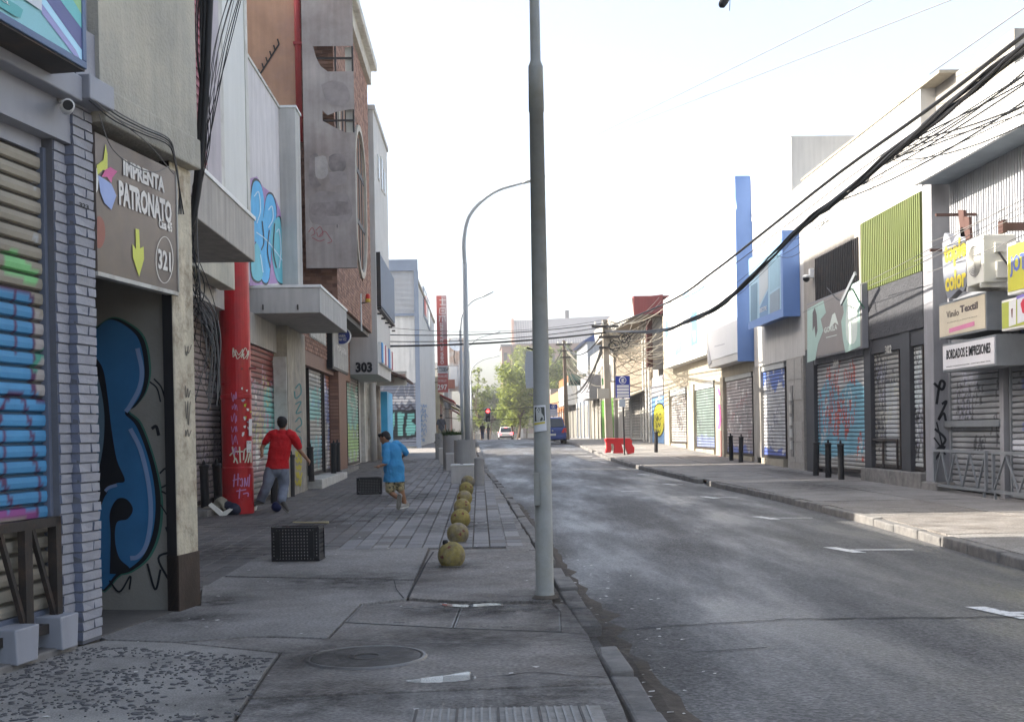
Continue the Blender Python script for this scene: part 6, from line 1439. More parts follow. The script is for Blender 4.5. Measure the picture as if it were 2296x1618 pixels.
# ---- further shops on the right, sunlit
FAR_R = [(76, 84, 8.7, 5.6, (.30, .48, .16), 'far shop with lime green shutter frame beside the concrete pole'), (84, 93, 8.8, 6.4, (.55, .52, .45), 'far cream shop with grey metal box front'), (93, 103, 8.6, 7.6, (.50, .55, .62), 'far pale blue gabled shop with dark blue roof edge'), (103, 114, 8.5, 5.2, (.58, .56, .52), 'far white shop row with round sign'), (114, 128, 8.7, 6.0, (.52, .20, .07), 'far bright orange painted shop'), (128, 145, 8.6, 5.0, (.50, .30, .16), 'farthest orange brown shop before the trees on the right'), (145, 170, 8.8, 6, (.45, .42, .38), 'last grey shop at the end of the right row')]
FSR = [mat('far_shutter_r%d' % i, c, .6, var=.15, scale=1) for i, c in enumerate([(.10, .26, .03), (.24, .225, .195), (.20, .19, .165), (.22, .21, .19)])]
for i, (ya, yb2, X, h, c, lab) in enumerate(FAR_R):
    t = thing('far_shop', lab, 'building', (X+1, (ya+yb2)/2, G(ya)), 0, 'distant shops on the right'); g0 = G(ya)
    wm = mat('far_wall_r%d' % i, tuple(v*.5 for v in c) if i not in (0,) else (.27, .25, .22), .85, var=.25, scale=1, streak=.2)
    mb = MB(); mb.box(X, 15, ya+.04, yb2-.04, g0-.8, g0+h); mb.build('wall', wm, t)
    n = max(2, int((yb2-ya)/3.0))
    for k in range(n):
        y = ya+.4+k*(yb2-ya-.4)/n; w = (yb2-ya)/n-.8
        mb = MB(); mb.box(X-.03, X+.02, y, y+w, g0+.1, g0+2.7); s_ = mb.build('shutter', FSR[0 if i == 0 else 1+(i+k) % 3], t)
        for q in range(9): mb = MB(); mb.box(X-.05, X-.03, y, y+w, g0+.2+q*.28, g0+.36+q*.28); mb.build('slat', FSR[0 if i == 0 else 1+(i+k) % 3], s_)
        mb = MB(); mb.box(X-.12, X-.0, y+w+.1, y+w+.5, g0-.2, g0+3); mb.build('pier', wm, t)
    for k in range(2):
        y = ya+1+k*(yb2-ya)/2.2
        mb = MB(); mb.box(X-.04, X+.02, y, y+1.4, g0+3.7, g0+5.0)
        if h > 5.5: w_ = mb.build('window', W_DIRTY, t); mb = MB(); mb.box(X-.05, X-.041, y+.1, y+1.3, g0+3.8, g0+4.9); mb.build('pane', M_GLASSD, w_)
    if i in (1, 3): mb = MB(); mb.box(X-.9, X, ya+.5, yb2-1.5, g0+2.9, g0+4.6); mb.build('box_front', [W_GREY5, W_LIME][i == 3], t)
    if i == 2: mb = MB(); mb.hexa([(X-.4, ya, g0+h), (15, ya, g0+h), (15, yb2, g0+h), (X-.4, yb2, g0+h)], [(11, ya, g0+h+1.6), (15, ya, g0+h+1.6), (15, yb2, g0+h+1.6), (11, yb2, g0+h+1.6)]); mb.build('roof', flat('navy_roof', (.05, .08, .2)), t)
for (nm, lab, x0, y0_, x1, y1_, Y, c, txt, tc, shape) in [
    ('hanging_sign', 'dark green hanging sign reading SUKINE far up the right row', 1274, 838, 1315, 863, 92, (.09, .15, .13), 'SUKINE', (.01, .012, .012), 0),
    ('hanging_sign', 'round pinkish white hanging sign next to the dark green sign', 1311, 845, 1331, 866, 90, (.42, .36, .38), '', (.5, .1, .25), 1),
    ('hanging_sign', 'round cream hanging sign above the blue car', 1214, 905, 1226, 918, 118, (.55, .46, .34), '', (.3, .2, .1), 1),
    ('hanging_sign', 'small green square sign beside the concrete pole', 1350, 847, 1361, 862, 74, (.06, .25, .08), '', (.5, .5, .5), 0),
    ('hanging_sign', 'small white plate sign fixed on the concrete pole', 1340, 870, 1366, 892, 50, (.36, .34, .30), '', (.1, .08, .06), 0)]:
    a, b = UY(x0, y0_, Y), UY(x1, y1_, Y); t = thing(nm, lab, 'sign', ((a[0]+b[0])/2, Y, b[1]), 0, 'hanging signs far up the right row')
    cm = flat('hs_%d' % int(x0), c, .6)
    if shape: disc(MB(), ((a[0]+b[0])/2, (a[1]+b[1])/2), (b[0]-a[0])/2, Y, Y+.15).build('panel', cm, t)
    else: mb = MB(); mb.box(a[0], b[0], Y, Y+.12, b[1], a[1]); mb.build('panel', cm, t)
    mb = MB(); mb.box(b[0]-.05, 8.9 if Y > 60 else b[0], Y+.03, Y+.08, (a[1]+b[1])/2-.03, (a[1]+b[1])/2+.03); mb.build('bracket', K_IRON, t)
    if txt: text('lettering', t, PC(Y), txt, x0+4, y0_+(y1_-y0_)*(.55 if not shape else .4), x1-3, y1_-2, flat('hst_%d' % int(x0), tc), off=.02, bold=.03)
# ================================================================ street furniture and small things
rng = random.Random(51)
M_POLE = mat('pole_grey_paint', (.27, .275, .26), .5, var=.14, scale=5, bump=.06, col2=(.24, .235, .19), c2=.58, c2s=2.5, streak=.06)
M_GALV = mat('galvanised_pole', (.34, .36, .37), .5, var=.08, bump=0)
def lamp_post(lab, base, secs, arm, head, grp, m=M_POLE):
    """tapered pole in sections, curved arm and cobra-head lantern"""
    t = thing('street_lamp', lab, 'street lamp', tuple(base), 0, grp); b = Vector(base)
    mb = MB(); prof = []
    for z0, z1, r0, r1 in secs: prof += [(r0, z0), (r1, z1)]
    mb.lathe(b, prof, 20); mb.build('pole', m, t, smooth=True)
    P = catmull([b+Vector(p) for p in arm], 6); mb = MB(); mb.tube(P, [secs[-1][3]*(1-.45*k/len(P)) for k in range(len(P))], 10); mb.build('arm', m, t, smooth=True)
    e = P[-1]; d = (P[-1]-P[-2]).normalized(); mb = MB(); mb.tube([e-d*.1, e+d*.1, e+d*.45, e+d*.8], [(.05, .05), (.10, .07), (.14, .06), (.05, .03)], 10); mb.build('lantern', M_GALV, t, smooth=True)
    return t
b0 = UG(1222, 1339)
def zat(py): return UY(1210, py, b0.y)[1]
wr = lambda w: w/2*b0.y/FL*1.1
lp = lamp_post('thick grey tapered street lamp pole in the foreground with paper notices', b0, [(0, .05, wr(41), wr(38)), (.05, zat(250), wr(37), wr(29)), (zat(250), zat(152), wr(31.5), wr(30)), (zat(152)+.01, zat(152)+.05, wr(30), wr(22)), (zat(152)+.06, 8.6, wr(21), wr(15))], [(0, 0, 8.5), (0, 0, 9.2), (.35, 0, 9.8), (1.1, 0, 10.15), (1.9, 0, 10.3)], 1, 'street lamps along the left kerb')
CYP = Cyl((b0.x, b0.y, 0), wr(36))
mb = MB(); mb.lathe((b0.x, b0.y, b0.z), [(.11, 0), (.1, .012), (.075, .03)], 16); mb.build('base_collar', C_DIRT, lp)
mb = MB(); p = CYP.px(1206, 1095); mb.box(p.x-.03, p.x+.012, p.y-.03, p.y+.03, p.z-.13, p.z+.13); mb.build('service_hatch', M_POLE, lp)
# lost-dog notice: white sheet, photo of a white fluffy dog, yellow strip
nt_ = thing('dog_notice', 'white paper notice with a dog photo and yellow strip on the pole', 'notice', tuple(CYP.px(1212, 960)))
def cyl_patch(name, parent, pts_px, m, off, n=8):
    (x0, y0), (x1, y1), (x2, y2), (x3, y3) = pts_px; mb = MB(); rows = []
    for k in range(n+1):
        t = k/n; rows.append((mb.pt(CYP.px(x0+(x1-x0)*t, y0+(y1-y0)*t, off)), mb.pt(CYP.px(x3+(x2-x3)*t, y3+(y2-y3)*t, off))))
    for a, b in zip(rows, rows[1:]): mb.face((a[0], b[0], b[1], a[1]))
    return mb.build(name, m, parent)
PAP = flat('paper_white', (.66, .66, .68), .7, var=.05)
cyl_patch('sheet', nt_, [(1197, 908), (1223, 907), (1226, 964), (1198, 968)], PAP, .004)
cyl_patch('photo', nt_, [(1199, 912), (1221, 911), (1222, 942), (1199, 944)], flat('photo_dark', (.06, .065, .06), .5, var=.6, scale=60), .0055)
decal('photo_dog', nt_, CYP, [(1203, 943), (1202, 928), (1201, 918), (1206, 911), (1213, 914), (1214, 924), (1219, 932), (1218, 942)], flat('photo_white_fur', (.5, .5, .47), .6, var=.2, scale=80), .007, 3)
for q in ((1205.5, 918), (1210, 918), (1208, 922)): decal('photo_dot', nt_, CYP, [(q[0]-1, q[1]-1), (q[0]+1, q[1]-1), (q[0]+1, q[1]+1), (q[0]-1, q[1]+1)], K_BLACK, .0085)
cyl_patch('strip', nt_, [(1198, 947), (1222, 944), (1222, 948), (1198, 952)], flat('paper_yellow', (.6, .5, .08)), .0055)
n2 = thing('side_notice', 'white paper sheet peeling from the left side of the pole', 'notice', tuple(CYP.px(1192, 830)))
mb = MB(); rows = []
for k in range(9):
    yy = 786+83*k/8; bulge = -8-3*math.sin(math.pi*k/8); a = CYP.px(1190, yy); rows.append((mb.pt(Vector((UY(1197, yy, b0.y)[0], b0.y-.02, a.z))), mb.pt(Vector((UY(1188+bulge, yy, b0.y+.03)[0], b0.y+.04, a.z)))))
for a, b in zip(rows, rows[1:]): mb.face((a[0], a[1], b[1], b[0]))
o = mb.build('sheet', PAP, n2); md = o.modifiers.new('s', 'SOLIDIFY'); md.thickness = .002
mb = MB(); mb.tube([Vector((b0.x-.06, b0.y, UY(1190, 783, b0.y)[1])), Vector((b0.x-.11, b0.y+.02, UY(1190, 778, b0.y)[1]))], .008, 6); mb.build('tape', K_BLACK, n2)
# further lamps
for lab, px, Y, hpx, ax in (('second street lamp with long curved arm behind the planters', 1049, 43.5, 408, 1176), ('third thin street lamp with curved arm further up the left kerb', 1037, 79, 664, 1082), ('fourth street lamp far up the left kerb', 1048, 110, 748, 1104), ('fifth faint street lamp before the trees on the left', 1058, 142, 800, 1106)):
    x = UY(px, 980, Y)[0]; z0 = G(Y); xe, ze = UY(ax, hpx, Y); H = ze-z0; dx = xe-x
    lamp_post(lab, (x, Y, z0), [(0, 4.0, .125 if Y < 50 else .11, .115), (4.02, 7.2 if Y < 50 else 6.5, .095, .085)], [(0, 0, 7.1 if Y < 50 else 6.4), (0, 0, H-2.0), (.12*dx, 0, H-1.1), (.5*dx, 0, H-.35), (dx, 0, H)], 1, 'street lamps along the left kerb', M_GALV)
# concrete ball bollards
def ball_mat(nm, g):
    return mat(nm, (.26, .21, .065), .75, var=.35, scale=6, bump=.25, bscale=50, col2=(.19, .165, .145), c2=g, c2s=5, c2w=.12, speck=.25, sps=28)
BMT = [ball_mat('ball_yellow_a', .58), ball_mat('ball_yellow_b', .46), ball_mat('ball_yellow_c', .6)]
RDP = flat('ball_red_wear', (.17, .06, .05), .85, var=.5, scale=25)
balls = [(981, 1043.5, 1217.8, 1273), (1002, 1051.7, 1177.8, 1218.8), (1010, 1055, 1146.7, 1183.5), (1016.8, 1056, 1123, 1155), (1023.7, 1059, 1104.8, 1133), (1029, 1061.8, 1085, 1112), (1034, 1064.5, 1073, 1095)]
BL = ['nearest greenish yellow concrete ball bollard with black stub on top', 'second concrete ball from the front, purplish grey worn on its left', 'third yellow concrete ball bollard from the front with red marks', 'fourth yellow concrete ball bollard from the front', 'fifth yellow concrete ball bollard from the front', 'sixth yellow concrete ball bollard from the front', 'farthest concrete ball bollard, right before the white block']
for i, (xa, xb, yt, yb_) in enumerate(balls):
    p = UG((xa+xb)/2, yb_-3); r = (xb-xa)/2*p.y/FL; t = thing('ball_bollard', BL[i], 'bollard', (p.x, p.y+r*.6, G(p.y)), 0, 'concrete ball bollards along the pavement')
    c = Vector((p.x, p.y+r*.6, G(p.y)+r*.78)); mb = MB(); mb.ell(c, r, r, r*1.02, 28, 18)
    mb.v = [Vector((v.x, v.y, max(v.z, G(p.y)-.01))) + (v-c)*rng.uniform(-.0015, .0015) for v in mb.v]; mb.build('ball', BMT[(0, 1, 2, 0, 2, 0, 1)[i]], t, smooth=True)
    mb = MB(); mb.lathe((c.x, c.y, G(p.y)), [(r*.78, -.01), (r*.72, .012), (r*.6, .025)], 20); mb.build('mortar_base', C_KERB, t)
    if i == 0: mb = MB(); mb.lathe(c+Vector((-r*.42, -.02, r*.82)), [(.028, 0), (.03, .03), (.02, .045)], 10); mb.build('stub', K_BLACK, t)
    if i < 6:
        mb = MB()     # worn red paint remnants, lying just over the surface
        for q in range(2):
            a0, e0 = rng.uniform(-2.6, -.6), rng.uniform(-.1, .7); n = 13; P = []
            for k in range(n):
                a = a0+rng.uniform(.06, .26)*math.cos(6.283*k/n); e = e0+rng.uniform(.05, .2)*math.sin(6.283*k/n); P.append(c+Vector((math.cos(e)*math.cos(a), math.cos(e)*math.sin(a), math.sin(e)*1.02))*(r*1.012))
            mb.poly(P)
        mb.build('paint_wear', RDP, t)
# white block, small cylinder, planters
wb = thing('concrete_block', 'square white concrete block standing at the end of the ball row', 'block', tuple(UG(1037, 1081)))
p = UG(1037, 1082); hw = 25.5*p.y/FL; PALE = mat('pale_concrete', (.46, .44, .42), .8, var=.1, scale=3, bump=.15, streak=.1)
zt_ = UY(1037, 1040, p.y)[1]; mb = MB(); mb.box(p.x-hw, p.x+hw, p.y, p.y+.55, G(p.y)-.02, zt_-.04); mb.build('body', PALE, wb, bev=.012); mb = MB(); mb.box(p.x-hw-.01, p.x+hw+.01, p.y-.01, p.y+.56, zt_-.038, zt_); mb.build('cap', mat('white_cap', (.66, .66, .64), .6, var=.08), wb, bev=.008)
mb = MB(); mb.box(p.x-.05, p.x+.02, p.y+.2, p.y+.4, zt_, zt_+.012); mb.build('slot', K_IRON, wb)
sc_ = thing('stub_column', 'short grey concrete cylinder beside the white block', 'bollard', tuple(UG(1075, 1088)))
p = UG(1075, 1088); r = 11*p.y/FL; h = UY(1075, 1026, p.y)[1]-G(p.y); mb = MB(); mb.lathe((p.x, p.y+r, G(p.y)), [(r, -.02), (r, h*.66), (r*.97, h*.67), (r*.97, h-.02), (r*.9, h)], 24); mb.build('shaft', mat('concrete_cyl', (.33, .32, .31), .85, var=.15, bump=.2), sc_, smooth=False)
mb = MB(); mb.lathe((p.x, p.y+r, G(p.y)), [(r*.91, h-.005), (r*.5, h+.01)], 24); mb.build('cap', C_KERB, sc_)
C_PLANT = mat('planter_concrete', (.34, .335, .325), .85, var=.14, scale=2, bump=.2, streak=.12)
M_LEAF = [mat('leaf_%d' % i, c, .6, var=.25, scale=8, bump=0) for i, c in enumerate([(.06, .10, .03), (.10, .15, .04), (.045, .075, .025)])]
for i, (xa, xb, ytop, Y, plant, lab) in enumerate([(1018, 1066, 985, 33.5, 0, 'nearest round concrete planter behind the white block'), (993, 1035, 974, 37.5, 1, 'second round concrete planter holding leafy green plants'), (976, 1006, 970, 45.5, 0, 'farthest round concrete planter with black spray stain')]):
    x = UY((xa+xb)/2, 1000, Y)[0]; r = (xb-xa)/2*Y/FL; zt_ = UY((xa+xb)/2, ytop, Y)[1]; g = G(Y)
    t = thing('planter', lab, 'planter', (x, Y, g), 0, 'round concrete planters along the kerb')
    mb = MB(); mb.lathe((x, Y, g), [(r*.97, -.02), (r, .05), (r, zt_-g), (r*.88, zt_-g), (r*.87, zt_-g-.12)], 32, cap=False); mb.build('tub', C_PLANT, t)
    mb = MB(); mb.poly([(x+r*.9*math.cos(6.283*k/20), Y+r*.9*math.sin(6.283*k/20), zt_-.1) for k in range(20)]); mb.build('soil', C_DIRT, t)
    if i == 2: strokes('spray_stain', t, Cyl((x, Y, 0), r), [([(978, 985), (986, 992)], 14)], gBD, off=.01)
    if plant or i == 0:
        mb = MB()
        for k in range(260 if plant else 30):
            a = rng.uniform(0, 6.28); q = r*.8*math.sqrt(rng.random()); b = Vector((x+q*math.cos(a), Y+q*math.sin(a), zt_-.08)); L = rng.uniform(.12, .34) if plant else rng.uniform(.05, .12); d = Vector((math.cos(a)*.6+rng.uniform(-.4, .4), math.sin(a)*.6+rng.uniform(-.4, .4), rng.uniform(.5, 1.1))).normalized(); s_ = d.cross(Vector((0, 0, 1))).normalized()*.022
            mb.m = k % 3; mb.poly([b, b+d*L*.5+s_, b+d*L, b+d*L*.5-s_])
        mb.build('foliage', M_LEAF, t, kind='stuff')
for i, (xa, xb, ya_, yb_, Y, lab) in enumerate([(1008, 1018, 1015, 1046, 36, 'low pale concrete block between the first two planters'), (992, 1000, 1003, 1034, 41, 'low pale concrete block between the second and third planters')]):
    a, b = UY(xa-8, ya_, Y), UY(xb, yb_, Y); t = thing('low_block', lab, 'block', ((a[0]+b[0])/2, Y, G(Y)), 0, 'low blocks between the planters'); mb = MB(); mb.box(a[0], b[0], Y, Y+.5, G(Y)-.02, a[1]-.03); mb.build('body', PALE, t, bev=.01); mb = MB(); mb.box(a[0]-.01, b[0]+.01, Y-.01, Y+.51, a[1]-.028, a[1]); mb.build('cap', MATS['white_cap'], t)
# black post bollards in front of the shutters
M_PB = mat('black_bollard_paint', (.017, .017, .019), .5, var=.25, bump=.08)
proto = thing('post_bollard', 'black steel post bollard in front of the low shop, left of the pair', 'bollard', (0, 0, 0), 0, 'black post bollards by the shutters')
mb = MB(); mb.lathe((0, 0, 0), [(.075, 0), (.075, .72), (.085, .73), (.085, .76), (.07, .78)], 12); mb.build('post', M_PB, proto)
mb = MB(); mb.lathe((0, 0, .78), [(.03, 0), (.024, .05), (.01, .075)], 8); mb.build('knob', M_PB, proto)
bp = [(459, 1106, 1.0, 'black steel post bollard in front of the low shop, left of the pair'), (489, 1100, 1.0, 'black steel post bollard in front of the low shop, right of the pair'), (614, 1085, 1.0, 'black post bollard left behind the boy in red'), (652, 1092, 1.05, 'black post bollard right behind the boy in red'), (698, 1057, .95, 'single black post bollard at the shopfront step corner'), (748, 1049, .95, 'left of two black post bollards by the brown pier'), (758, 1047, .95, 'right of two black post bollards by the brown pier'),
      (1640, 1030, 1, 'left of two black bollards before the sunlit pink shutter'), (1661, 1032, 1, 'right of two black bollards before the sunlit pink shutter'), (1829, 1046, 1, 'leftmost of three black bollards before the blue tagged shutter'), (1857, 1049, 1, 'middle of three black bollards before the blue tagged shutter'), (1886, 1052, 1, 'rightmost of three black bollards before the blue tagged shutter'), (1471, 1013, 1, 'single black bollard before the blue gate wall')]
for i, (x, y, s_, lab) in enumerate(bp):
    p = UG(x, y)
    if x < 800: p = Vector((p.x, p.y, 0)); 
    if x < 800:
        X_ = -4.72 if x < 470 else -4.62 if x < 500 else (-3.98 if x < 690 else -3.88); p = Vector((X_, UX(x, 1050, X_)[0], 0))
    if p.x > 8.45: p = p*(8.45/p.x)
    z = G(p.y) + (.2 if x in (698, 748, 758) else 0)
    if i == 0: r_ = proto; r_.location = (p.x, p.y, z)
    else: r_ = copy_thing(proto, (p.x, p.y, z), rng.uniform(0, 3), lab)
    r_.scale = (s_, s_, s_*1.08); r_.rotation_euler = (rng.uniform(-.03, .03), rng.uniform(-.04, .03), rng.uniform(0, 3))
# plastic crates
M_CR = mat('black_plastic', (.014, .014, .016), .38, var=.15, bump=.04, spec=.4)
def perforated(name, parent, o, ex, ey, w, h, nx, ny, bar, m, th):
    """grid panel with real holes, solidified"""
    mb = MB(); o, ex, ey = Vector(o), Vector(ex), Vector(ey)
    xs = []; 
    for i in range(nx): xs += [w*i/nx, w*i/nx+bar]
    xs.append(w); ys = []
    for j in range(ny): ys += [h*j/ny, h*j/ny+bar]
    ys.append(h); xs += [w+bar]; ys += [h+bar]
    id_ = {}
    def V(i, j):
        if (i, j) not in id_: id_[i, j] = mb.pt(o+ex*xs[i]+ey*ys[j])
        return id_[i, j]
    for i in range(len(xs)-1):
        for j in range(len(ys)-1):
            if i % 2 == 0 or j % 2 == 0: mb.face((V(i, j), V(i+1, j), V(i+1, j+1), V(i, j+1)))
    ob = mb.build(name, m, parent); md = ob.modifiers.new('s', 'SOLIDIFY'); md.thickness = th; md.offset = 0; return ob
def crate(px0, px1, yt, yb_, lab, bottom_front, rz):
    p = UG((px0+px1)/2, yb_); w = (px1-px0)*p.y/FL*.97; h = UY(px0, yt, p.y)[1]-G(p.y); d = .30
    t = thing('plastic_crate', lab, 'crate', (p.x, p.y, G(p.y)), rz, 'black plastic crates used as goals')
    M_ = WM[t]; L = lambda v: M_ @ Vector(v); E = lambda v: M_.to_3x3() @ Vector(v)
    ex, ey, ez = E((1, 0, 0)), E((0, 1, 0)), E((0, 0, 1)); b = .012
    yb0 = .0 if bottom_front else d-.012
    perforated('base_grid', t, L((-w/2, yb0+.006, 0)), ex, ez, w-b, h-b, 15, 10, .0215, M_CR, .012)
    for zz in (.004, h-.016): perforated('side_grid', t, L((-w/2, .01, zz+.006)), ex, ey, w-b, d-b, 13, 6, .026, M_CR, .01)
    for xx in (-w/2+.006, w/2-.006): perforated('end_grid', t, L((xx, .01, 0)), ey, ez, d-b, h-b, 6, 7, .028, M_CR, .01)
    mb = MB(); mb.xf = M_; r = .022; yy = d if bottom_front else 0.0
    for y0_ in (yy,):
        mb.box(-w/2-.008, w/2+.008, y0_-r/2, y0_+r/2, -.0, r); mb.box(-w/2-.008, w/2+.008, y0_-r/2, y0_+r/2, h-r, h+.006)
        mb.box(-w/2-.008, -w/2+r, y0_-r/2, y0_+r/2, r, h-r); mb.box(w/2-r, w/2+.008, y0_-r/2, y0_+r/2, r, h-r)
    mb.build('rim', M_CR, t)
    for sx in (-1, 1):
        for sz in (0, 1):
            mb = MB(); mb.xf = M_; x = sx*(w/2-.025); z = sz*(h-.05)+.0; mb.box(x-.027, x+.027, -.004, d+.004, z, z+.05); mb.build('corner_post', M_CR, t, bev=.008)
    if bottom_front:
        for sx in (-1, 1): mb = MB(); mb.xf = M_; x = sx*(w*.36); mb.box(x-.025, x+.025, -.006, .0, .03, h-.03); mb.build('rib', M_CR, t)
    return t
crate(607, 716, 1184, 1257, 'black plastic crate lying on its side in the foreground', True, rad(-4))
crate(800, 856, 1071, 1107, 'black plastic crate lying on its side beside the boy in blue', False, rad(3))
# manhole, lids, grate
mh = thing('manhole_cover', 'round iron manhole cover set in the foreground slab', 'manhole cover', tuple(UG(822, 1473)))
c = UG(822, 1473); M_MH = mat('worn_iron_concrete', (.07, .064, .058), .6, var=.4, scale=7, bump=.8, bscale=60, rvar=.2)
R1 = 137*c.y/FL; z0 = G(c.y)
mb = MB(); mb.lathe((c.x, c.y, z0), [(R1, .001), (R1-.01, .012), (R1*.93, .012), (R1*.915, .002)], 48, cap=False); mb.build('frame_ring', mat('worn_iron', (.19, .185, .18), .45, var=.3, scale=10, metal=.5), mh)
mb = MB(); mb.lathe((c.x, c.y, z0), [(R1*.905, .001), (R1*.89, .009), (R1*.3, .008), (R1*.28, .014), (R1*.2, .014), (R1*.19, .006), (R1*.02, .005)], 48, cap=False); mb.build('lid', M_MH, mh)
mb = MB(); mb.lathe((c.x-.02, c.y, z0), [(.075, .0065), (.07, .0068), (.01, .0069)], 20); mb.build('lift_hole', K_BLACK, mh)
for k in range(2): mb = MB(); a = .9+k*2.9; mb.lathe((c.x+R1*.5*math.cos(a), c.y+R1*.5*math.sin(a), z0), [(.02, .0095), (.005, .0098)], 10); mb.build('lift_hole', K_BLACK, mh)
for i, (pts, lab) in enumerate((([(772, 1392), (812, 1353), (1032, 1361), (1014, 1405)], 'left concrete utility lid with iron edge near the pole'), ([(1016, 1405), (1034, 1361), (1256, 1366), (1258, 1413)], 'right concrete utility lid with iron edge near the pole'))):
    P = [UG(*q) for q in pts]; cc_ = sum(P, Vector())/4; t = thing('utility_cover', lab, 'utility cover', tuple(cc_), 0, 'concrete utility lids')
    Q = [p+(cc_-p).normalized()*.02 for p in P]; mb = MB(); mb.hexa([Vector((q.x, q.y, G(q.y)-.05)) for q in Q], [Vector((q.x, q.y, G(q.y)-.004)) for q in Q]); mb.build('lid', C_CONC2, t, bev=.005)
    mb = MB()
    for a, b in zip(P, P[1:]+P[:1]): mb.beam(a+(cc_-a).normalized()*.012+Vector((0, 0, -.012)), b+(cc_-b).normalized()*.012+Vector((0, 0, -.012)), .01, .02)
    mb.build('iron_edge', MATS['worn_iron'], t)
    for q in (.12, .88):
        h = P[0].lerp(P[3], .5).lerp(P[1].lerp(P[2], .5), q); mb = MB(); mb.box(h.x-.04, h.x+.04, h.y-.008, h.y+.008, G(h.y)-.0035, G(h.y)-.002); mb.build('lift_slot', K_BLACK, t)
gt = thing('drain_grate', 'worn concrete and iron strip grate at the bottom edge', 'grate', tuple(UG(1130, 1600)))
a, b = UG(930, 1580), UG(1345, 1582); y0_, y1_ = 4.85, min(a.y, b.y); z0 = G(5)
mb = MB(); mb.box(a.x, b.x, y0_, y1_, z0-.05, z0+.006); mb.build('bed', mat('grate_concrete', (.24, .23, .215), .85, var=.3, scale=12, bump=.4), gt)
n = 22
for i in range(n):
    x = a.x+.01+(b.x-a.x-.04)*i/n; mb = MB(); mb.box(x, x+.012, y0_, y1_-.01, z0+.006, z0+.012); mb.build('bar', MATS['worn_iron'] if i % 5 else K_IRON, gt)
# rubbish by the red column
rb = thing('cloth_heap', 'crumpled beige grey cloth lying on the step by the red column', 'cloth', tuple(UG(495, 1140)))
def blob_obj(name, parent, mb, m, voxel=.012, smooth_it=6, noise_amp=0, seed=0, hem=None):
    me = mb.mesh(); o = bpy.data.objects.new('tmp', me); COLL.objects.link(o)
    md = o.modifiers.new('r', 'REMESH'); md.mode = 'VOXEL'; md.voxel_size = voxel; md.use_smooth_shade = True
    if smooth_it: ms = o.modifiers.new('s', 'SMOOTH'); ms.iterations = smooth_it; ms.factor = .5
    dg = bpy.context.evaluated_depsgraph_get(); dg.update(); m2 = bpy.data.meshes.new_from_object(o.evaluated_get(dg)); bpy.data.objects.remove(o); bpy.data.meshes.remove(me)
    co = np.empty(len(m2.vertices)*3); m2.vertices.foreach_get('co', co); co = co.reshape(-1, 3)
    if noise_amp:
        from mathutils import noise as mn
        for k in range(len(co)):
            v = Vector(co[k]); d = mn.noise(v*14+Vector((seed, 0, 0))); co[k] += np.array(mn.noise_vector(v*9+Vector((seed, 3, 1))))*noise_amp*(1+abs(d))
    if hem is not None: co[:, 2] = np.maximum(co[:, 2], hem)
    inv = np.array(WM[parent].inverted()); co = co @ inv[:3, :3].T+inv[:3, 3]
    m2.vertices.foreach_set('co', co.ravel()); m2.update(); m2.polygons.foreach_set('use_smooth', [True]*len(m2.polygons)); m2.materials.clear(); m2.materials.append(m); m2.name = name
    ob = bpy.data.objects.new(name, m2); COLL.objects.link(ob); ob.parent = parent; WM[ob] = WM[parent]; return ob
def at(px, py, Y): x, z = UY(px, py, Y); return Vector((x, Y, z))
YR = UG(500, 1152).y
mb = MB(); mb.ell(at(497, 1128, YR), .14, .12, .12); mb.ell(at(485, 1138, YR), .12, .12, .07); mb.ell(at(510, 1138, YR), .1, .1, .08); mb.ell(at(463, 1142, YR+.1), .1, .1, .05); mb.ell(at(475, 1146, YR), .12, .1, .05)
blob_obj('cloth', rb, mb, mat('grey_beige_cloth', (.26, .24, .19), .95, var=.3, scale=8, bump=.5, bscale=30), .015, 3, .035, 2)
bg_ = thing('dark_bag', 'dark navy bag lying beside the foam panel', 'bag', tuple(UG(525, 1155))); mb = MB(); mb.ell(at(524, 1142, YR-.1), .13, .12, .115); mb.ell(at(514, 1132, YR), .12, .12, .1); blob_obj('bag', bg_, mb, mat('navy_cloth', (.02, .025, .05), .8, var=.3, bump=.3), .015, 5, .012, 5)
fm = thing('foam_panel', 'bent white foam packing panel in front of the cloth heap', 'packaging', tuple(UG(495, 1157))); WFO = mat('white_foam', (.60, .59, .53), .8, var=.12, bump=.15)
mb = MB(); mb.extr([at(467, 1132, YR-.25), at(473, 1128, YR-.2), at(500, 1150, YR-.3), at(496, 1158, YR-.35)], (.0, .05, .02)); mb.build('panel', WFO, fm); mb = MB(); mb.extr([at(496, 1158, YR-.35), at(500, 1148, YR-.3), at(514, 1141, YR-.25), at(521, 1142, YR-.25), at(508, 1154, YR-.33)], (0, .05, .02)); mb.build('panel', WFO, fm)
tr = thing('food_tray', 'small white plastic food tray on the pavement by the red column', 'tray', tuple(UG(565, 1143))); p = UG(565, 1143); w = 10.5*p.y/FL; mb = MB()
lo = [(-w*.8, -.05, 0), (w*.8, -.05, 0), (w*.8, .07, 0), (-w*.8, .07, 0)]; hi = [(-w, -.08, .075), (w, -.08, .075), (w, .1, .075), (-w, .1, .075)]
i_ = [mb.pt(Vector(q)+Vector((p.x, p.y, G(p.y)+.002))) for q in lo]; j_ = [mb.pt(Vector(q)+Vector((p.x, p.y, G(p.y)+.002))) for q in hi]; mb.face(i_)
for k in range(4): mb.face((i_[k], i_[(k+1) % 4], j_[(k+1) % 4], j_[k]))
o = mb.build('tray', W_WHITE, tr); md = o.modifiers.new('s', 'SOLIDIFY'); md.thickness = .004
mb = MB(); mb.box(p.x-w*.9, p.x+w*.9, p.y-.06, p.y+.085, G(p.y)+.05, G(p.y)+.06); mb.build('leftovers', mat('dark_leftovers', (.05, .045, .045), .6, var=.4), tr)
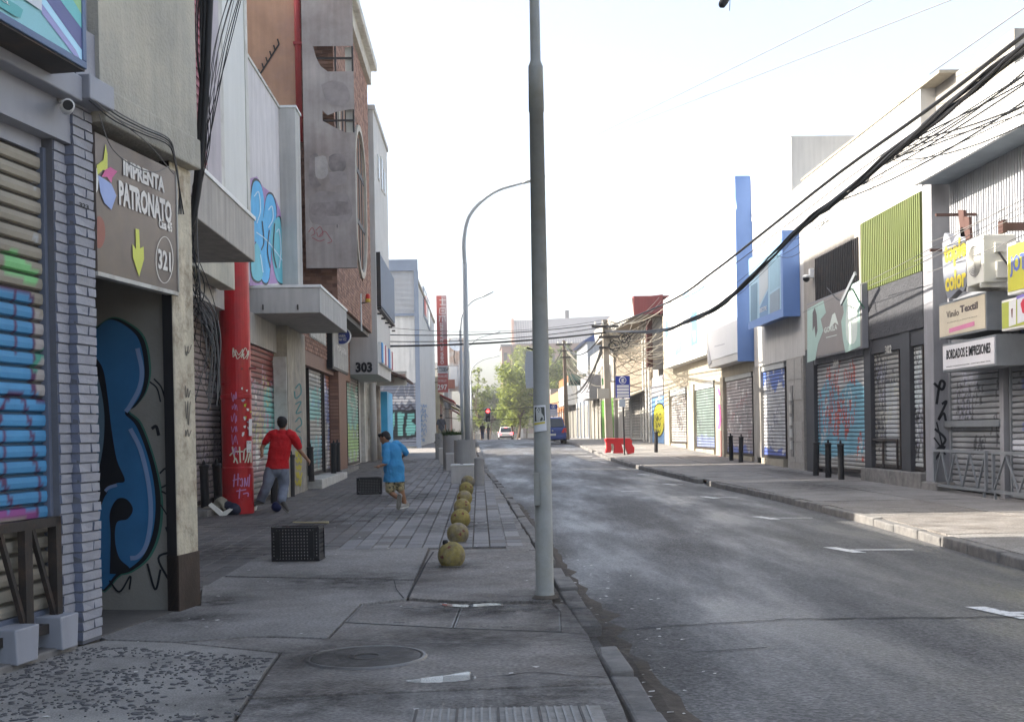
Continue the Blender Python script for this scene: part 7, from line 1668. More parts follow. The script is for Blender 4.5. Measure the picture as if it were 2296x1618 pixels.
a, b = UG(657, 1171), UG(736, 1173); sk = thing('wooden_stick', 'pale wooden stick lying on the pavement behind the near crate', 'stick', tuple((a+b)/2)); mb = MB(); mb.tube([a+Vector((0, 0, .012)), (a+b)/2+Vector((0, 0, .014)), b+Vector((0, 0, .02))], [.009, .012, .02], 8); mb.build('shaft', mat('pale_wood', (.52, .44, .28), .7, var=.15), sk)
mb = MB(); mb.tube([b+Vector((-.03, 0, .02)), b+Vector((.01, 0, .02))], .021, 8); mb.build('knob_end', MATS['pale_wood'], sk)
bt = thing('blue_bottle', 'small blue plastic bottle under the grey guard foot', 'bottle', tuple(UG(18, 1476))); p = UG(16, 1477); mb = MB(); mb.tube([p+Vector((-.1, .02, .03)), p+Vector((.02, 0, .03)), p+Vector((.06, 0, .03))], [.03, .03, .012], 10); mb.build('body', flat('blue_plastic', (.01, .08, .45), .3), bt, smooth=True); mb = MB(); mb.tube([p+Vector((.06, 0, .03)), p+Vector((.085, 0, .03))], .014, 8); mb.build('cap', W_WHITE, bt)
# red water barrier
br = thing('plastic_barrier', 'red plastic road barrier with openings standing on the right pavement', 'barrier', tuple(UG(1390, 1014)))
Yb = 46.5; PB_ = PC(Yb); REDP = mat('red_plastic', (.55, .035, .04), .4, var=.1, bump=.05)
out = [(1356, 981), (1362, 979), (1410, 979), (1418, 984), (1417, 992), (1423, 1000), (1422, 1012), (1408, 1015), (1404, 1004), (1401, 995), (1394, 992), (1397, 1004), (1398, 1013), (1376, 1013), (1378, 1000), (1376, 992), (1370, 991), (1371, 1003), (1370, 1011), (1357, 1012), (1360, 1000), (1359, 989)]
mb = MB(); P = [PB_.px(a, b) for a, b in out]; mz = min(p.z for p in P); 
for p in P: p.z += G(Yb)-mz
mb.extr(P, (0, .3, 0)); mb.build('shell', REDP, br, bev=.02)
mb = MB(); p = PB_.px(1388, 984); mb.box(p.x-.5, p.x+.45, Yb-.015, Yb, p.z-.02, p.z+.04); mb.build('rib', REDP, br)
# parking signs
def parking_sign(lab, pxb, pyb, Y, x0, y0_, x1, y1_):
    pb = UG(pxb, pyb) if Y is None else None; Y = Y or pb.y; a, b = UY(x0, y0_, Y), UY(x1, y1_, Y); xm = (a[0]+b[0])/2
    t = thing('parking_sign', lab, 'sign', (xm, Y, G(Y)), 0, 'blue parking signs'); mb = MB(); mb.tube([(xm+.03, Y+.05, G(Y)), (xm, Y+.05, a[1])], .03, 8); mb.build('post', M_PB, t)
    NV = flat('sign_blue', (.03, .05, .30), .4)
    mb = MB(); mb.box(a[0], b[0], Y, Y+.02, b[1], a[1]); mb.build('plate', NV, t)
    h = a[1]-b[1]; w = b[0]-a[0]
    for k in range(4): z = b[1]+h*(.04+.145*k); mb = MB(); mb.box(a[0]+w*.08, b[0]-w*.08, Y-.006, Y-.001, z, z+h*.115); mb.build('text_field', PAP, t)
    cx_, cz_ = xm, a[1]-h*.2; r = w*.23; mb = MB(); mb.tube([(cx_+r*math.cos(6.2832*k/24), Y-.006, cz_+r*math.sin(6.2832*k/24)) for k in range(25)], r*.09, 5); mb.build('ring', W_WHITE, t)
    text('letter_e', t, PC(Y), 'E', (x0+x1)/2-(x1-x0)*.09, y0_+(y1_-y0_)*.12, (x0+x1)/2+(x1-x0)*.10, y0_+(y1_-y0_)*.28, W_WHITE, off=.008, bold=.04)
    return t, a, b, Y
t, a, b, Y = parking_sign('blue parking sign on a black post beside the red barrier', 1395, 1014, 46.0, 1380, 842, 1413, 891)
mb = MB(); q0, q1 = UY(1388, 893, Y), UY(1402, 911, Y); mb.box(q0[0], q1[0], Y, Y+.015, q1[1], q0[1]); mb.build('small_plate', flat('plate_pale', (.42, .48, .55)), t)
parking_sign('small distant blue parking sign above the blue car', 1240, 990, 72, 1232, 905, 1250, 932)
# shoe hanging from the wire at the top edge
sh_ = thing('hanging_shoe', 'black shoe dangling by its lace at the top edge of the sky', 'shoe', tuple(at(1621, 0, 13)))
mb = MB(); mb.tube([at(1634, -22, 13), at(1631, -12, 13), at(1624, 2, 13), at(1618, 11, 13), at(1613, 14, 13)], [.035, .045, .05, .045, .02], 10); blob_obj('upper', sh_, mb, K_BLACK, .008, 4)
mb = MB(); mb.tube([at(1634, -60, 13), at(1637, -10, 13), at(1636, 24, 13)], .004, 5); mb.build('lace', K_BLACK, sh_)

# grime soaked into the paving: pole foot, lids, wall feet, gutter
def grime_mat():
    m = bpy.data.materials.new('grime'); m.use_nodes = True; nt = m.node_tree; b = nt.nodes['Principled BSDF']; L = nt.links.new
    b.inputs['Base Color'].default_value = (.035, .029, .025, 1); b.inputs['Roughness'].default_value = .8
    tc = _n(nt, 'ShaderNodeTexCoord'); geo = _n(nt, 'ShaderNodeNewGeometry')
    n = _n(nt, 'ShaderNodeTexNoise'); n.inputs['Scale'].default_value = 5; n.inputs['Detail'].default_value = 10; n.inputs['Roughness'].default_value = .75; L(geo.outputs['Position'], n.inputs['Vector'])
    ln = _n(nt, 'ShaderNodeVectorMath', operation='DISTANCE'); ln.inputs[1].default_value = (.5, .5, .5)
    sx = _n(nt, 'ShaderNodeSeparateXYZ'); L(tc.outputs['Generated'], sx.inputs[0]); cx_ = _n(nt, 'ShaderNodeCombineXYZ'); L(sx.outputs[0], cx_.inputs[0]); L(sx.outputs[1], cx_.inputs[1]); cx_.inputs[2].default_value = .5; L(cx_.outputs[0], ln.inputs[0])
    r1 = _n(nt, 'ShaderNodeMapRange'); r1.inputs['From Min'].default_value = .5; r1.inputs['From Max'].default_value = .05; L(ln.outputs['Value'], r1.inputs['Value'])
    r2 = _n(nt, 'ShaderNodeMapRange'); r2.inputs['From Min'].default_value = .36; r2.inputs['From Max'].default_value = .68; L(n.outputs['Fac'], r2.inputs['Value'])
    mu = _n(nt, 'ShaderNodeMath', operation='MULTIPLY'); L(r1.outputs[0], mu.inputs[0]); L(r2.outputs[0], mu.inputs[1]); m2 = _n(nt, 'ShaderNodeMath', operation='MULTIPLY'); L(mu.outputs[0], m2.inputs[0]); m2.inputs[1].default_value = .95
    L(m2.outputs[0], b.inputs['Alpha']); return m
M_GRIME = grime_mat()
for x, y, w, l, dz in ((.53, 9.6, .75, .7, .004), (.2, 9.0, .9, .5, .004), (-.3, 9.1, .8, .45, .004), (.75, 8.4, .5, 1.2, .004), (.85, 7.2, .45, 1.0, .004), (-1.0, 7.2, .7, .6, .014), (-2.15, 8.9, .5, .5, .004), (-2.2, 9.8, .4, .6, .004), (-1.2, 11.0, 1.2, 1.0, .004), (-.35, 12.0, .5, .5, .004), (-3.0, 14, 1.3, 1.6, .004), (-2.6, 18, 1.4, 2, .004), (-4.0, 20.3, .6, 1.0, .004), (-1.2, 19.5, 1.4, 1.6, .004), (-.2, 17, 1.0, 1.6, .004), (-1.6, 24, 1.6, 2.5, .004), (-.9, 6.1, .9, .7, .004), (.3, 6.0, .7, .8, .004), (-.2, 7.8, 1.0, .7, .004), (7.2, 25, 1.2, 2.5, .006), (8.2, 31, .6, 3, .006)):
    mb = MB(); n = 8; g = [[mb.pt((x-w+2*w*i/n, y-l+2*l*j/n, G(y-l+2*l*j/n)+dz)) for i in range(n+1)] for j in range(n+1)]
    for j in range(n):
        for i in range(n): mb.face((g[j][i], g[j][i+1], g[j+1][i+1], g[j+1][i]))
    mb.build('stain', M_GRIME, road if dz < 0 else sw_l if x < 3 else sw_r)
# ================================================================ people
rng = random.Random(61)
SKIN = mat('brown_skin', (.28, .145, .085), .55, var=.08, scale=8, bump=.05, spec=.35)
HAIR = mat('black_hair', (.012, .010, .010), .6, var=.3, scale=40, bump=.4, bscale=120)
def J(px, py, Y, dy=0): x, z = UY(px, py, Y+dy); return Vector((x, Y+dy, z))
def limb(mb, pts, rad_, n=12):
    rad_ = [(q[1], q[0]) if isinstance(q, tuple) else (q, q) for q in rad_]   # given as (width, depth)
    P = catmull(pts, 4) if len(pts) > 2 else pts
    if len(pts) > 2:
        rr = []
        for i in range(len(pts)-1):
            for k in range(4): rr.append(tuple(a+(b-a)*k/4 for a, b in zip(rad_[i], rad_[i+1])))
        rr.append(rad_[-1])
    else: rr = rad_
    mb.tube(P, rr, n); mb.ell(pts[0], *[min(rad_[0])]*3, 10, 7); mb.ell(pts[-1], *[min(rad_[-1])]*3, 10, 7)
def hand(mb, wrist, d, side, s=1.0, curl=.7):
    """palm, four curled fingers of unequal length and a thumb off the side of the palm"""
    d = d.normalized(); u = d.cross(side).normalized(); sd = u.cross(d).normalized()
    mb.ell(wrist+d*.045*s, .034*s, .034*s, .034*s, 10, 7)
    mb.tube([wrist, wrist+d*.08*s], [(.024*s, .017*s), (.036*s, .018*s)], 10)
    for k, L in enumerate((.058, .068, .064, .050)):
        b = wrist+d*.078*s+sd*(.027-.018*k)*s; e1 = b+(d*.55+u*curl*.5).normalized()*L*.5*s; e2 = e1+(d*.2+u*curl).normalized()*L*.5*s
        mb.tube([b-d*.015*s, b, e1, e2], [.009*s, .009*s, .0085*s, .007*s], 6)
    b = wrist+d*.03*s+sd*.03*s; mb.tube([b, b+(sd*.7+d*.7).normalized()*.03*s, b+(sd*.35+d*.9+u*.4).normalized()*.06*s], [.011*s, .010*s, .008*s], 6)
# ---- boy in red, seen from behind, kicking
Y = 20.45
R_ = thing('person', 'boy in red t-shirt and grey blue jeans kicking a ball, seen from behind', 'person', (J(615, 1140, Y).x, Y, G(Y)))
sh_l, sh_r = J(607, 975, Y, .02), J(657, 977, Y, .0)
el_l, wr_l = J(589, 1000, Y, .03), J(587.5, 1014, Y, -.08)
el_r, wr_r = J(669, 1004, Y, .05), J(689, 1028, Y, .12)
neck, head = J(633.5, 966, Y), J(633, 948, Y, .01)
pel = J(621, 1050, Y)
hl, kl, al = J(609, 1054, Y), J(598, 1088, Y, -.02), J(585, 1120, Y, .12)
hr, kr, ar = J(634, 1055, Y), J(636, 1087, Y, .05), J(631, 1119, Y, -.12)
mb = MB()
limb(mb, [pel, J(626, 1015, Y), J(631, 985, Y), neck], [(.14, .10), (.125, .09), (.15, .095), .055]); limb(mb, [neck-Vector((0, 0, .03)), head], [.052, .05])
mb.ell(head+Vector((0, 0, .0)), .076, .092, .105, 16, 12); mb.ell(head+Vector((-.078, .0, -.01)), .012, .022, .03); mb.ell(head+Vector((.078, .0, -.01)), .012, .022, .03); mb.ell(head+Vector((.01, .095, -.02)), .012, .018, .018)
limb(mb, [sh_l, el_l, wr_l], [.052, .038, .026]); limb(mb, [sh_r, el_r, wr_r], [.052, .040, .027])
hand(mb, wr_l, Vector((-.05, -.1, -1)), Vector((0, -1, 0)), .95, 1.2); hand(mb, wr_r, (wr_r-el_r)+Vector((0, 0, -.03)), Vector((0, -1, .2)), .95, 1.1)
limb(mb, [hl, kl, al], [.085, .058, .04]); limb(mb, [hr, kr, ar], [.085, .058, .04])
blob_obj('body', R_, mb, SKIN, .009, 4)
mb = MB(); mb.ell(head+Vector((0, -.012, .028)), .088, .094, .092, 18, 12); mb.ell(head+Vector((0, -.05, -.02)), .072, .05, .065, 14, 9); mb.ell(head+Vector((-.02, .03, .075)), .07, .07, .05)
blob_obj('hair', R_, mb, HAIR, .008, 2, .006, 3)
for sx in (-1, 1): mb = MB(); mb.ell(head+Vector((sx*.03, .088, .01)), .011, .007, .008, 8, 6); mb.build('eye', flat('eye_dark', (.02, .015, .012), .3), R_)
REDT = mat('red_cotton', (.48, .008, .014), .85, var=.14, scale=5, bump=.8, bscale=14, bdist=.03)
mb = MB(); limb(mb, [J(621, 1050, Y, .0), J(624, 1030, Y), J(629, 1000, Y), J(632, 978, Y), J(633, 970, Y)], [(.20, .13), (.185, .12), (.185, .115), (.17, .105), (.085, .075)], 18)
limb(mb, [J(616, 972, Y), sh_l, J(594, 990, Y, .02)], [.085, .08, .062]); limb(mb, [J(648, 972, Y), sh_r, J(669, 999, Y, .04)], [.085, .082, .068])
o = blob_obj('t_shirt', R_, mb, REDT, .011, 3, .014, 9, hem=UY(620, 1050, Y)[1])
JEAN = mat('grey_blue_denim', (.155, .175, .225), .9, var=.16, scale=6, bump=.3, bscale=70, col2=(.21, .24, .31), c2=.55, c2s=3)
mb = MB(); mb.ell(pel+Vector((0, 0, -.02)), .165, .125, .12); limb(mb, [hl+Vector((0, 0, .02)), kl, al+Vector((.0, 0, .0))], [(.115, .11), .088, .078], 14); limb(mb, [hr+Vector((0, 0, .02)), kr, ar+Vector((0, 0, .0))], [(.115, .11), .09, .082], 14)
blob_obj('jeans', R_, mb, JEAN, .011, 4, .008, 12)
SHOE = mat('dark_trainer', (.045, .04, .035), .6, var=.3, scale=12, bump=.1)
SOLE = mat('trainer_sole', (.16, .155, .14), .7, var=.2)
def shoe(parent, heel, toe, up, m, sole=SOLE, s=1.0):
    d = (toe-heel).normalized(); n = up.normalized(); mb = MB()
    limb(mb, [heel+n*.045*s, heel+d*.09*s+n*.045*s, heel+d*.18*s+n*.03*s, toe+n*.025*s], [.042*s, .045*s, .042*s, .028*s], 10); limb(mb, [heel+n*.04*s+d*.02*s, heel+n*.09*s+d*.02*s], [.042*s, .043*s], 10)
    sh = blob_obj('shoe', parent, mb, m, .008, 3)
    mb = MB(); side = d.cross(n).normalized(); P = []
    for t, w in ((-.03, .02), (.0, .038), (.1, .042), (.2, .045), (.25, .03), (.265, .01)): P.append((t, w))
    L = (toe-heel).length+.05; out_ = [heel+d*(t/.265*L)+side*w*s for t, w in P]+[heel+d*(t/.265*L)-side*w*s for t, w in reversed(P)]
    mb.extr(out_, n*.022*s); mb.build('sole', sole, sh); return sh
shoe(R_, J(588, 1131, Y, .1), J(574, 1133, Y, .0), Vector((0, .1, 1)), SHOE)
shoe(R_, J(627, 1126, Y, -.1), J(643, 1146, Y, -.25), Vector((.6, -.2, .8)), SHOE)
bl = thing('football', 'small dark blue football at the feet of the boy in red', 'ball', tuple(J(620, 1124, Y, .15)))
c = J(620, 1124, Y+.15); c.z = G(Y+.15)+.09
mb = MB(); mb.ell(c, .09, .09, .09, 20, 14); mb.build('ball', mat('navy_ball', (.012, .02, .10), .45, var=.2), bl, smooth=True); mb = MB(); mb.tube([c+Vector((.0912*math.cos(a), .0912*math.sin(a)*.5, .0912*math.sin(a)*.866)) for a in [6.2832*k/24 for k in range(25)]], .003, 4); mb.build('seam', K_BLACK, bl)
# ---- boy in blue, running
Y = 20.45
B_ = thing('person', 'boy in long blue t-shirt and camouflage shorts running across the pavement', 'person', (J(900, 1140, Y).x, Y, G(Y)))
sh_l, sh_r = J(865, 1003, Y, -.05), J(895, 998, Y, .06)
el_l, wr_l = J(868, 1034, Y, -.12), J(853, 1043, Y, -.16)
el_r, wr_r = J(910, 1014, Y, .1), J(903, 1022, Y, .22)
neck, head = J(869, 993, Y), J(863, 980, Y, .0)
pel = J(885, 1080, Y)
hl, kl, al = J(876, 1082, Y, -.03), J(876, 1101, Y, -.06), J(893, 1115, Y, -.14)
hr, kr, ar = J(895, 1082, Y, .04), J(901, 1104, Y, .02), J(908, 1131, Y, .05)
mb = MB(); limb(mb, [pel, J(884, 1045, Y), J(879, 1010, Y), neck], [(.12, .095), (.11, .085), (.125, .085), .05]); limb(mb, [neck-Vector((0, 0, .02)), head+Vector((.02, 0, -.04))], [.048, .048])
fd = Vector((-.9, .25, -.35)).normalized()       # where the face looks
fu = (Vector((0, 0, 1))-fd*fd.z).normalized(); fs = fd.cross(fu)
mb.ell(head, .085, .076, .098, 16, 12); mb.ell(head+fd*.03-fu*.05, .052, .05, .05, 12, 8)
mb.ell(head+fd*.094-fu*.022, .016, .013, .016); mb.ell(head+fd*.078-fu*.058, .022, .026, .009); mb.ell(head+fd*.066-fu*.088, .022, .024, .018)
for s_ in (-1, 1): mb.ell(head+fs*s_*.076-fd*.01-fu*.01, .024, .012, .03)
limb(mb, [sh_l, el_l, wr_l], [.045, .034, .024]); limb(mb, [sh_r, el_r, wr_r], [.045, .034, .024])
hand(mb, wr_l, Vector((-1, 0, -.35)), Vector((0, -1, 0)), .9, .6); hand(mb, wr_r, Vector((-.5, .8, -.3)), Vector((0, 0, 1)), .9, .8)
limb(mb, [hl, kl, al], [.075, .052, .034]); limb(mb, [hr, kr, J(905, 1118, Y, .04), ar], [.075, .052, .046, .034])
blob_obj('body', B_, mb, SKIN, .008, 4)
mb = MB(); mb.ell(head-fd*.022+fu*.026, .088, .084, .086, 18, 12); mb.ell(head-fd*.055-fu*.02, .05, .066, .05); mb.ell(head+fd*.05+fu*.07, .06, .062, .03); mb.ell(head+fd*.075+fu*.055, .03, .055, .02)
blob_obj('hair', B_, mb, HAIR, .007, 2, .006, 3)
for s_ in (-1, 1):
    mb = MB(); mb.ell(head+fd*.080+fs*s_*.03+fu*.006, .008, .011, .007, 8, 6); mb.build('eye', MATS['eye_dark'], B_)
    mb = MB(); mb.tube([head+fd*.082+fs*s_*.014+fu*.024, head+fd*.076+fs*s_*.05+fu*.024], .004, 5); mb.build('eyebrow', HAIR, B_)
mb = MB(); mb.tube([head+fd*.080-fs*.024-fu*.056, head+fd*.09-fu*.058, head+fd*.080+fs*.024-fu*.056], .005, 6); mb.build('mouth', mat('lip', (.2, .06, .05), .5), B_)
BLUT = mat('blue_cotton', (.05, .26, .52), .85, var=.12, scale=5, bump=.8, bscale=13, bdist=.03)
mb = MB(); limb(mb, [J(883, 1084, Y), J(884, 1068, Y), J(882, 1035, Y), J(879, 1008, Y), J(872, 997, Y)], [(.175, .15), (.18, .145), (.17, .125), (.145, .11), (.075, .07)], 18)
limb(mb, [J(869, 1000, Y, -.03), sh_l, J(866, 1026, Y, -.1), J(865, 1037, Y, -.12)], [.07, .072, .06, .058]); limb(mb, [J(885, 996, Y, .03), sh_r, el_r+Vector((.0, 0, 0))], [.075, .072, .056])
blob_obj('t_shirt', B_, mb, BLUT, .010, 3, .016, 17, hem=UY(620, 1084, Y)[1])
CAMO = mat('camouflage_cloth', (.34, .29, .17), .9, var=.15, scale=10, bump=.2, col2=(.05, .05, .035), c2=.52, c2s=16, c2w=.03)
mb = MB(); mb.ell(pel, .14, .12, .09); limb(mb, [hl, J(875, 1095, Y, -.06)], [.098, .088], 14); limb(mb, [hr, J(897, 1092, Y, .02)], [.098, .086], 14)
blob_obj('shorts', B_, mb, CAMO, .010, 3, .006, 4)
GSH = mat('grey_trainer', (.30, .29, .27), .7, var=.2, scale=12, bump=.1)
shoe(B_, J(895, 1110, Y, -.2), J(893, 1136, Y, -.10), Vector((.2, .95, .1)), GSH, mat('grey_sole', (.26, .25, .22), .8, var=.2), .9)
shoe(B_, J(913, 1136, Y, .08), J(899, 1139, Y, -.02), Vector((0, 0, 1)), GSH, W_DIRTY, .9)
# ---- distant walkers
def walker(lab, px, ph, Y, shirt, legs, strap=False):
    x = UY(px, 980, Y)[0]; h = ph; g = G(Y); t = thing('person', lab, 'person', (x, Y, g)); b = Vector((x, Y, g))
    V = lambda a, c, d=0: b+Vector((a*h, d*h, c*h))
    mb = MB(); limb(mb, [V(0, .5), V(0, .65), V(0, .8), V(0, .86)], [(.09*h, .06*h), (.085*h, .06*h), (.10*h, .06*h), .032*h]); limb(mb, [V(0, .84), V(0, .92)], [.03*h, .03*h]); mb.ell(V(0, .935), .045*h, .052*h, .062*h); mb.ell(V(0, .925, .052), .01*h, .012*h, .012*h)
    for s_ in (-1, 1):
        limb(mb, [V(.11*s_, .80), V(.145*s_, .63, .02*s_), V(.14*s_, .48, .06*s_)], [.032*h, .025*h, .018*h]); hand(mb, V(.14*s_, .48, .06*s_), Vector((0, .1, -1)), Vector((0, 1, 0)), 1, .5)
        limb(mb, [V(.05*s_, .5), V(.055*s_, .27, .05*s_), V(.05*s_, .05, -.02-.06*s_)], [.05*h, .036*h, .026*h])
    blob_obj('body', t, mb, SKIN, .016, 3)
    mb = MB(); mb.ell(V(0, .955, -.008), .05*h, .055*h, .052*h); blob_obj('hair', t, mb, HAIR, .014, 2)
    mb = MB(); limb(mb, [V(0, .47), V(0, .65), V(0, .79), V(0, .845)], [(.11*h, .075*h), (.105*h, .072*h), (.115*h, .07*h), .042*h], 14)
    for s_ in (-1, 1): limb(mb, [V(.09*s_, .80), V(.135*s_, .68, .02*s_)], [.048*h, .042*h])
    blob_obj('shirt', t, mb, shirt, .016, 3)
    mb = MB()
    for s_ in (-1, 1): limb(mb, [V(.05*s_, .5), V(.055*s_, .27, .05*s_), V(.05*s_, .04, -.02-.06*s_)], [.062*h, .048*h, .042*h])
    blob_obj('trousers', t, mb, legs, .016, 3)
    for s_ in (-1, 1): mb = MB(); y = -.02-.06*s_; mb.box(x+.05*s_*h-.045, x+.05*s_*h+.045, Y+y*h-.08, Y+y*h+.17, g, g+.07); mb.build('shoe', K_BLACK, t, bev=.02)
    if strap: mb = MB(); mb.tube([V(-.08, .83, -.03), V(-.02, .72, -.082), V(.09, .56, -.06)], .02, 6); mb.build('bag_strap', K_BLACK, t)
    return t
walker('distant man in dark grey t-shirt with shoulder strap behind the planters', 990, 1.72, 70, mat('charcoal_shirt', (.08, .085, .10), .9), mat('khaki_cloth', (.26, .24, .17), .9), True)
walker('far person in dark jacket standing past the lamps on the left', 1082, 1.7, 128, K_BLACK, mat('dark_jeans', (.03, .05, .12), .9))
walker('farthest dark clad person beside the traffic light', 1095, 1.7, 150, K_BLACK, K_BLACK)
# ================================================================ vehicles, poles, cables, trees, church
rng = random.Random(71)
M_TYRE = mat('tyre_rubber', (.015, .015, .016), .85, var=.2, bump=.1); M_RIM = mat('wheel_rim', (.35, .36, .37), .35, metal=.7, var=.1, bump=0)
M_TAIL = mat('tail_light', (.5, .02, .02), .25, var=.05, bump=0); M_CARGL = mat('car_glass', (.02, .025, .03), .05, var=0, bump=0, spec=.8); M_PLATE = flat('plate_white', (.6, .6, .58))
def car(lab, x, y, L, W, H, paint, brake=False, suv=False):
    """hatchback seen from the rear: y is the tail, the nose points up the street"""
    g = G(y+L/2)-.115+.02; sl_ = math.atan2(G(y+L)-G(y), L); t = thing('parked_car' if not brake else 'moving_car', lab, 'car', (x, y+L/2, g))
    def S(yy, w, z0, z1, taper=0): return [Vector((x-w/2, y+yy, g+z0)), Vector((x+w/2, y+yy, g+z0)), Vector((x+w/2-taper, y+yy, g+z1)), Vector((x-w/2+taper, y+yy, g+z1))]
    # lower body in stations
    mb = MB(); st = [(0.0, W*.90, .30, .78), (.06, W*.95, .24, .92), (.5, W, .2, .94), (L*.5, W, .2, .92), (L*.75, W*.99, .2, .88), (L-.25, W*.93, .22, .72), (L, W*.80, .28, .58)]
    rings = [[mb.pt(p) for p in ([Vector((x-w*.46, y+yy, g+z0)), Vector((x+w*.46, y+yy, g+z0)), Vector((x+w*.5, y+yy, g+z0+.14)), Vector((x+w*.5, y+yy, g+z1-.22)), Vector((x+w*.46, y+yy, g+z1)), Vector((x-w*.46, y+yy, g+z1)), Vector((x-w*.5, y+yy, g+z1-.22)), Vector((x-w*.5, y+yy, g+z0+.14))])] for yy, w, z0, z1 in st]
    for a, b in zip(rings, rings[1:]):
        for k in range(8): mb.face((a[k], a[(k+1) % 8], b[(k+1) % 8], b[k]))
    mb.face(rings[0][::-1]); mb.face(rings[-1]); mb.build('body', paint, t, smooth=False, bev=.03)
    # cabin
    mb = MB(); zc = .88; st = [(.08, W*.44, zc, zc+.02), (.14, W*.435, zc, zc+.05), (.42, W*.40, zc, H-.05), (.7, W*.38, zc, H), (L*.5, W*.385, zc, H), (L*.62, W*.40, zc, H-.12), (L*.78, W*.43, zc-.03, zc)]
    rings = [[mb.pt(p) for p in (Vector((x-w-.03, y+yy, g+z0)), Vector((x+w+.03, y+yy, g+z0)), Vector((x+w, y+yy, g+(z0+z1)/2)), Vector((x+w*.9, y+yy, g+z1)), Vector((x-w*.9, y+yy, g+z1)), Vector((x-w, y+yy, g+(z0+z1)/2)))] for yy, w, z0, z1 in st]
    for a, b in zip(rings, rings[1:]):
        for k in range(6): mb.face((a[k], a[(k+1) % 6], b[(k+1) % 6], b[k]))
    mb.build('cabin', paint, t, bev=.03)
    # windows
    w1, w0 = W*.34, W*.385; a, b = (.12, zc+.06), (.40, H-.10)
    mb = MB(); nrm = Vector((0, -(b[1]-a[1]), (b[0]-a[0]))).normalized()*.03
    mb.extr([Vector((x-w0, y+a[0]-.01, g+a[1]))+nrm, Vector((x+w0, y+a[0]-.01, g+a[1]))+nrm, Vector((x+w1, y+b[0]-.01, g+b[1]))+nrm, Vector((x-w1, y+b[0]-.01, g+b[1]))+nrm], -nrm*.6); mb.build('rear_window', M_CARGL, t)
    for s_ in (-1, 1):
        mb = MB(); mb.poly([Vector((x+s_*(W*.425+.022), y+.5, g+zc+.05)), Vector((x+s_*(W*.425+.022), y+L*.68, g+zc+.05)), Vector((x+s_*(W*.385+.02), y+L*.55, g+H-.12)), Vector((x+s_*(W*.385+.02), y+.68, g+H-.10))]); mb.build('side_window', M_CARGL, t)
        z = .62 if not suv else .66
        mb = MB(); mb.hexa([Vector((x+s_*W*.30, y-.03, g+z)), Vector((x+s_*W*.475, y+.02, g+z)), Vector((x+s_*W*.475, y+.02, g+z+.26)), Vector((x+s_*W*.38, y-.01, g+z+.26))], [Vector((x+s_*W*.30, y+.1, g+z)), Vector((x+s_*W*.49, y+.18, g+z)), Vector((x+s_*W*.49, y+.2, g+z+.26)), Vector((x+s_*W*.38, y+.1, g+z+.26))])
        mb.build('tail_lamp', M_TAIL if not brake else mat('brake_light_lit', (.7, .03, .03), .3, var=0, bump=0, emit=(1, .05, .06), estr=3.0), t)
        for yy in (.62, L-.72):
            mb = MB(); c = Vector((x+s_*(W*.5-.11), y+yy, g+.29)); n = 18; pr = [(0, .20), (.02, .285), (.16, .29), (.18, .2)]
            rg = [[mb.pt(c+Vector((s_*(q[0]-.07), q[1]*math.cos(6.2832*k/n), q[1]*math.sin(6.2832*k/n)))) for k in range(n)] for q in pr]
            for a_, b_ in zip(rg, rg[1:]):
                for k in range(n): mb.face((a_[k], a_[(k+1) % n], b_[(k+1) % n], b_[k]))
            wh = mb.build('wheel', M_TYRE, t); mb = MB(); mb.poly([c+Vector((s_*.10, .2*math.cos(6.2832*k/n), .2*math.sin(6.2832*k/n))) for k in range(n)]); mb.build('rim', M_RIM, wh)
        mb = MB(); mb.ell(Vector((x+s_*(W*.5+.07), y+L*.64, g+.95)), .07, .05, .055); mb.build('mirror', paint, t, smooth=True)
    mb = MB(); mb.box(x-W*.44, x+W*.44, y-.05, y+.1, g+.27, g+.45); mb.build('bumper', paint if not suv else K_BLACK, t, bev=.03)
    mb = MB(); mb.box(x-.18, x+.18, y-.058, y-.051, g+.47, g+.58); mb.build('licence_plate', M_PLATE, t)
    mb = MB(); mb.ell(Vector((x, y-.02, g+.74)), .05, .015, .05, 10, 6); mb.build('badge', M_RIM, t, smooth=True)
    if brake: mb = MB(); mb.box(x-.15, x+.15, y+.32, y+.36, g+H-.10, g+H-.06); mb.build('high_brake_lamp', MATS['brake_light_lit'], t)
    return t
car('dark blue hatchback parked by the right kerb, seen from behind', 4.05, 65.5, 3.7, 1.62, 1.50, mat('blue_car_paint', (.012, .04, .20), .25, var=.03, bump=0, spec=.6))
car('white car driving away in the distance with red brake lights', 3.35, 150, 4.4, 1.85, 1.6, mat('white_car_paint', (.6, .6, .6), .25, var=.02, bump=0, spec=.6), True, True)
# traffic light
tl = thing('traffic_light', 'distant traffic light showing red at the end of the street', 'traffic light', (UY(1094, 960, 140)[0], 140, G(140)))
x, z = UY(1094, 930, 140); mb = MB(); mb.tube([(x, 140, G(140)-.2), (x, 140, z-1)], .09, 8); mb.build('post', M_PB, tl); mb = MB(); mb.box(x-.3, x+.3, 139.9, 140.15, z-.75, z+.85); mb.build('housing', M_PB, tl, bev=.05); mb = MB(); mb.box(x-.36, x+.36, 140.15, 140.2, z-.82, z+.92); mb.build('backboard', W_DIRTY, tl)
mb = MB(); mb.ell(Vector((x, 139.88, z+.5)), .2, .06, .2, 14, 8); mb.build('red_lens', mat('red_signal_lit', (.8, .03, .02), .3, var=0, bump=0, emit=(1, .03, .03), estr=4.0), tl)
for q in (0, -.45): mb = MB(); mb.ell(Vector((x, 139.88, z+q)), .18, .05, .18, 14, 8); mb.build('dark_lens', K_BLACK, tl)
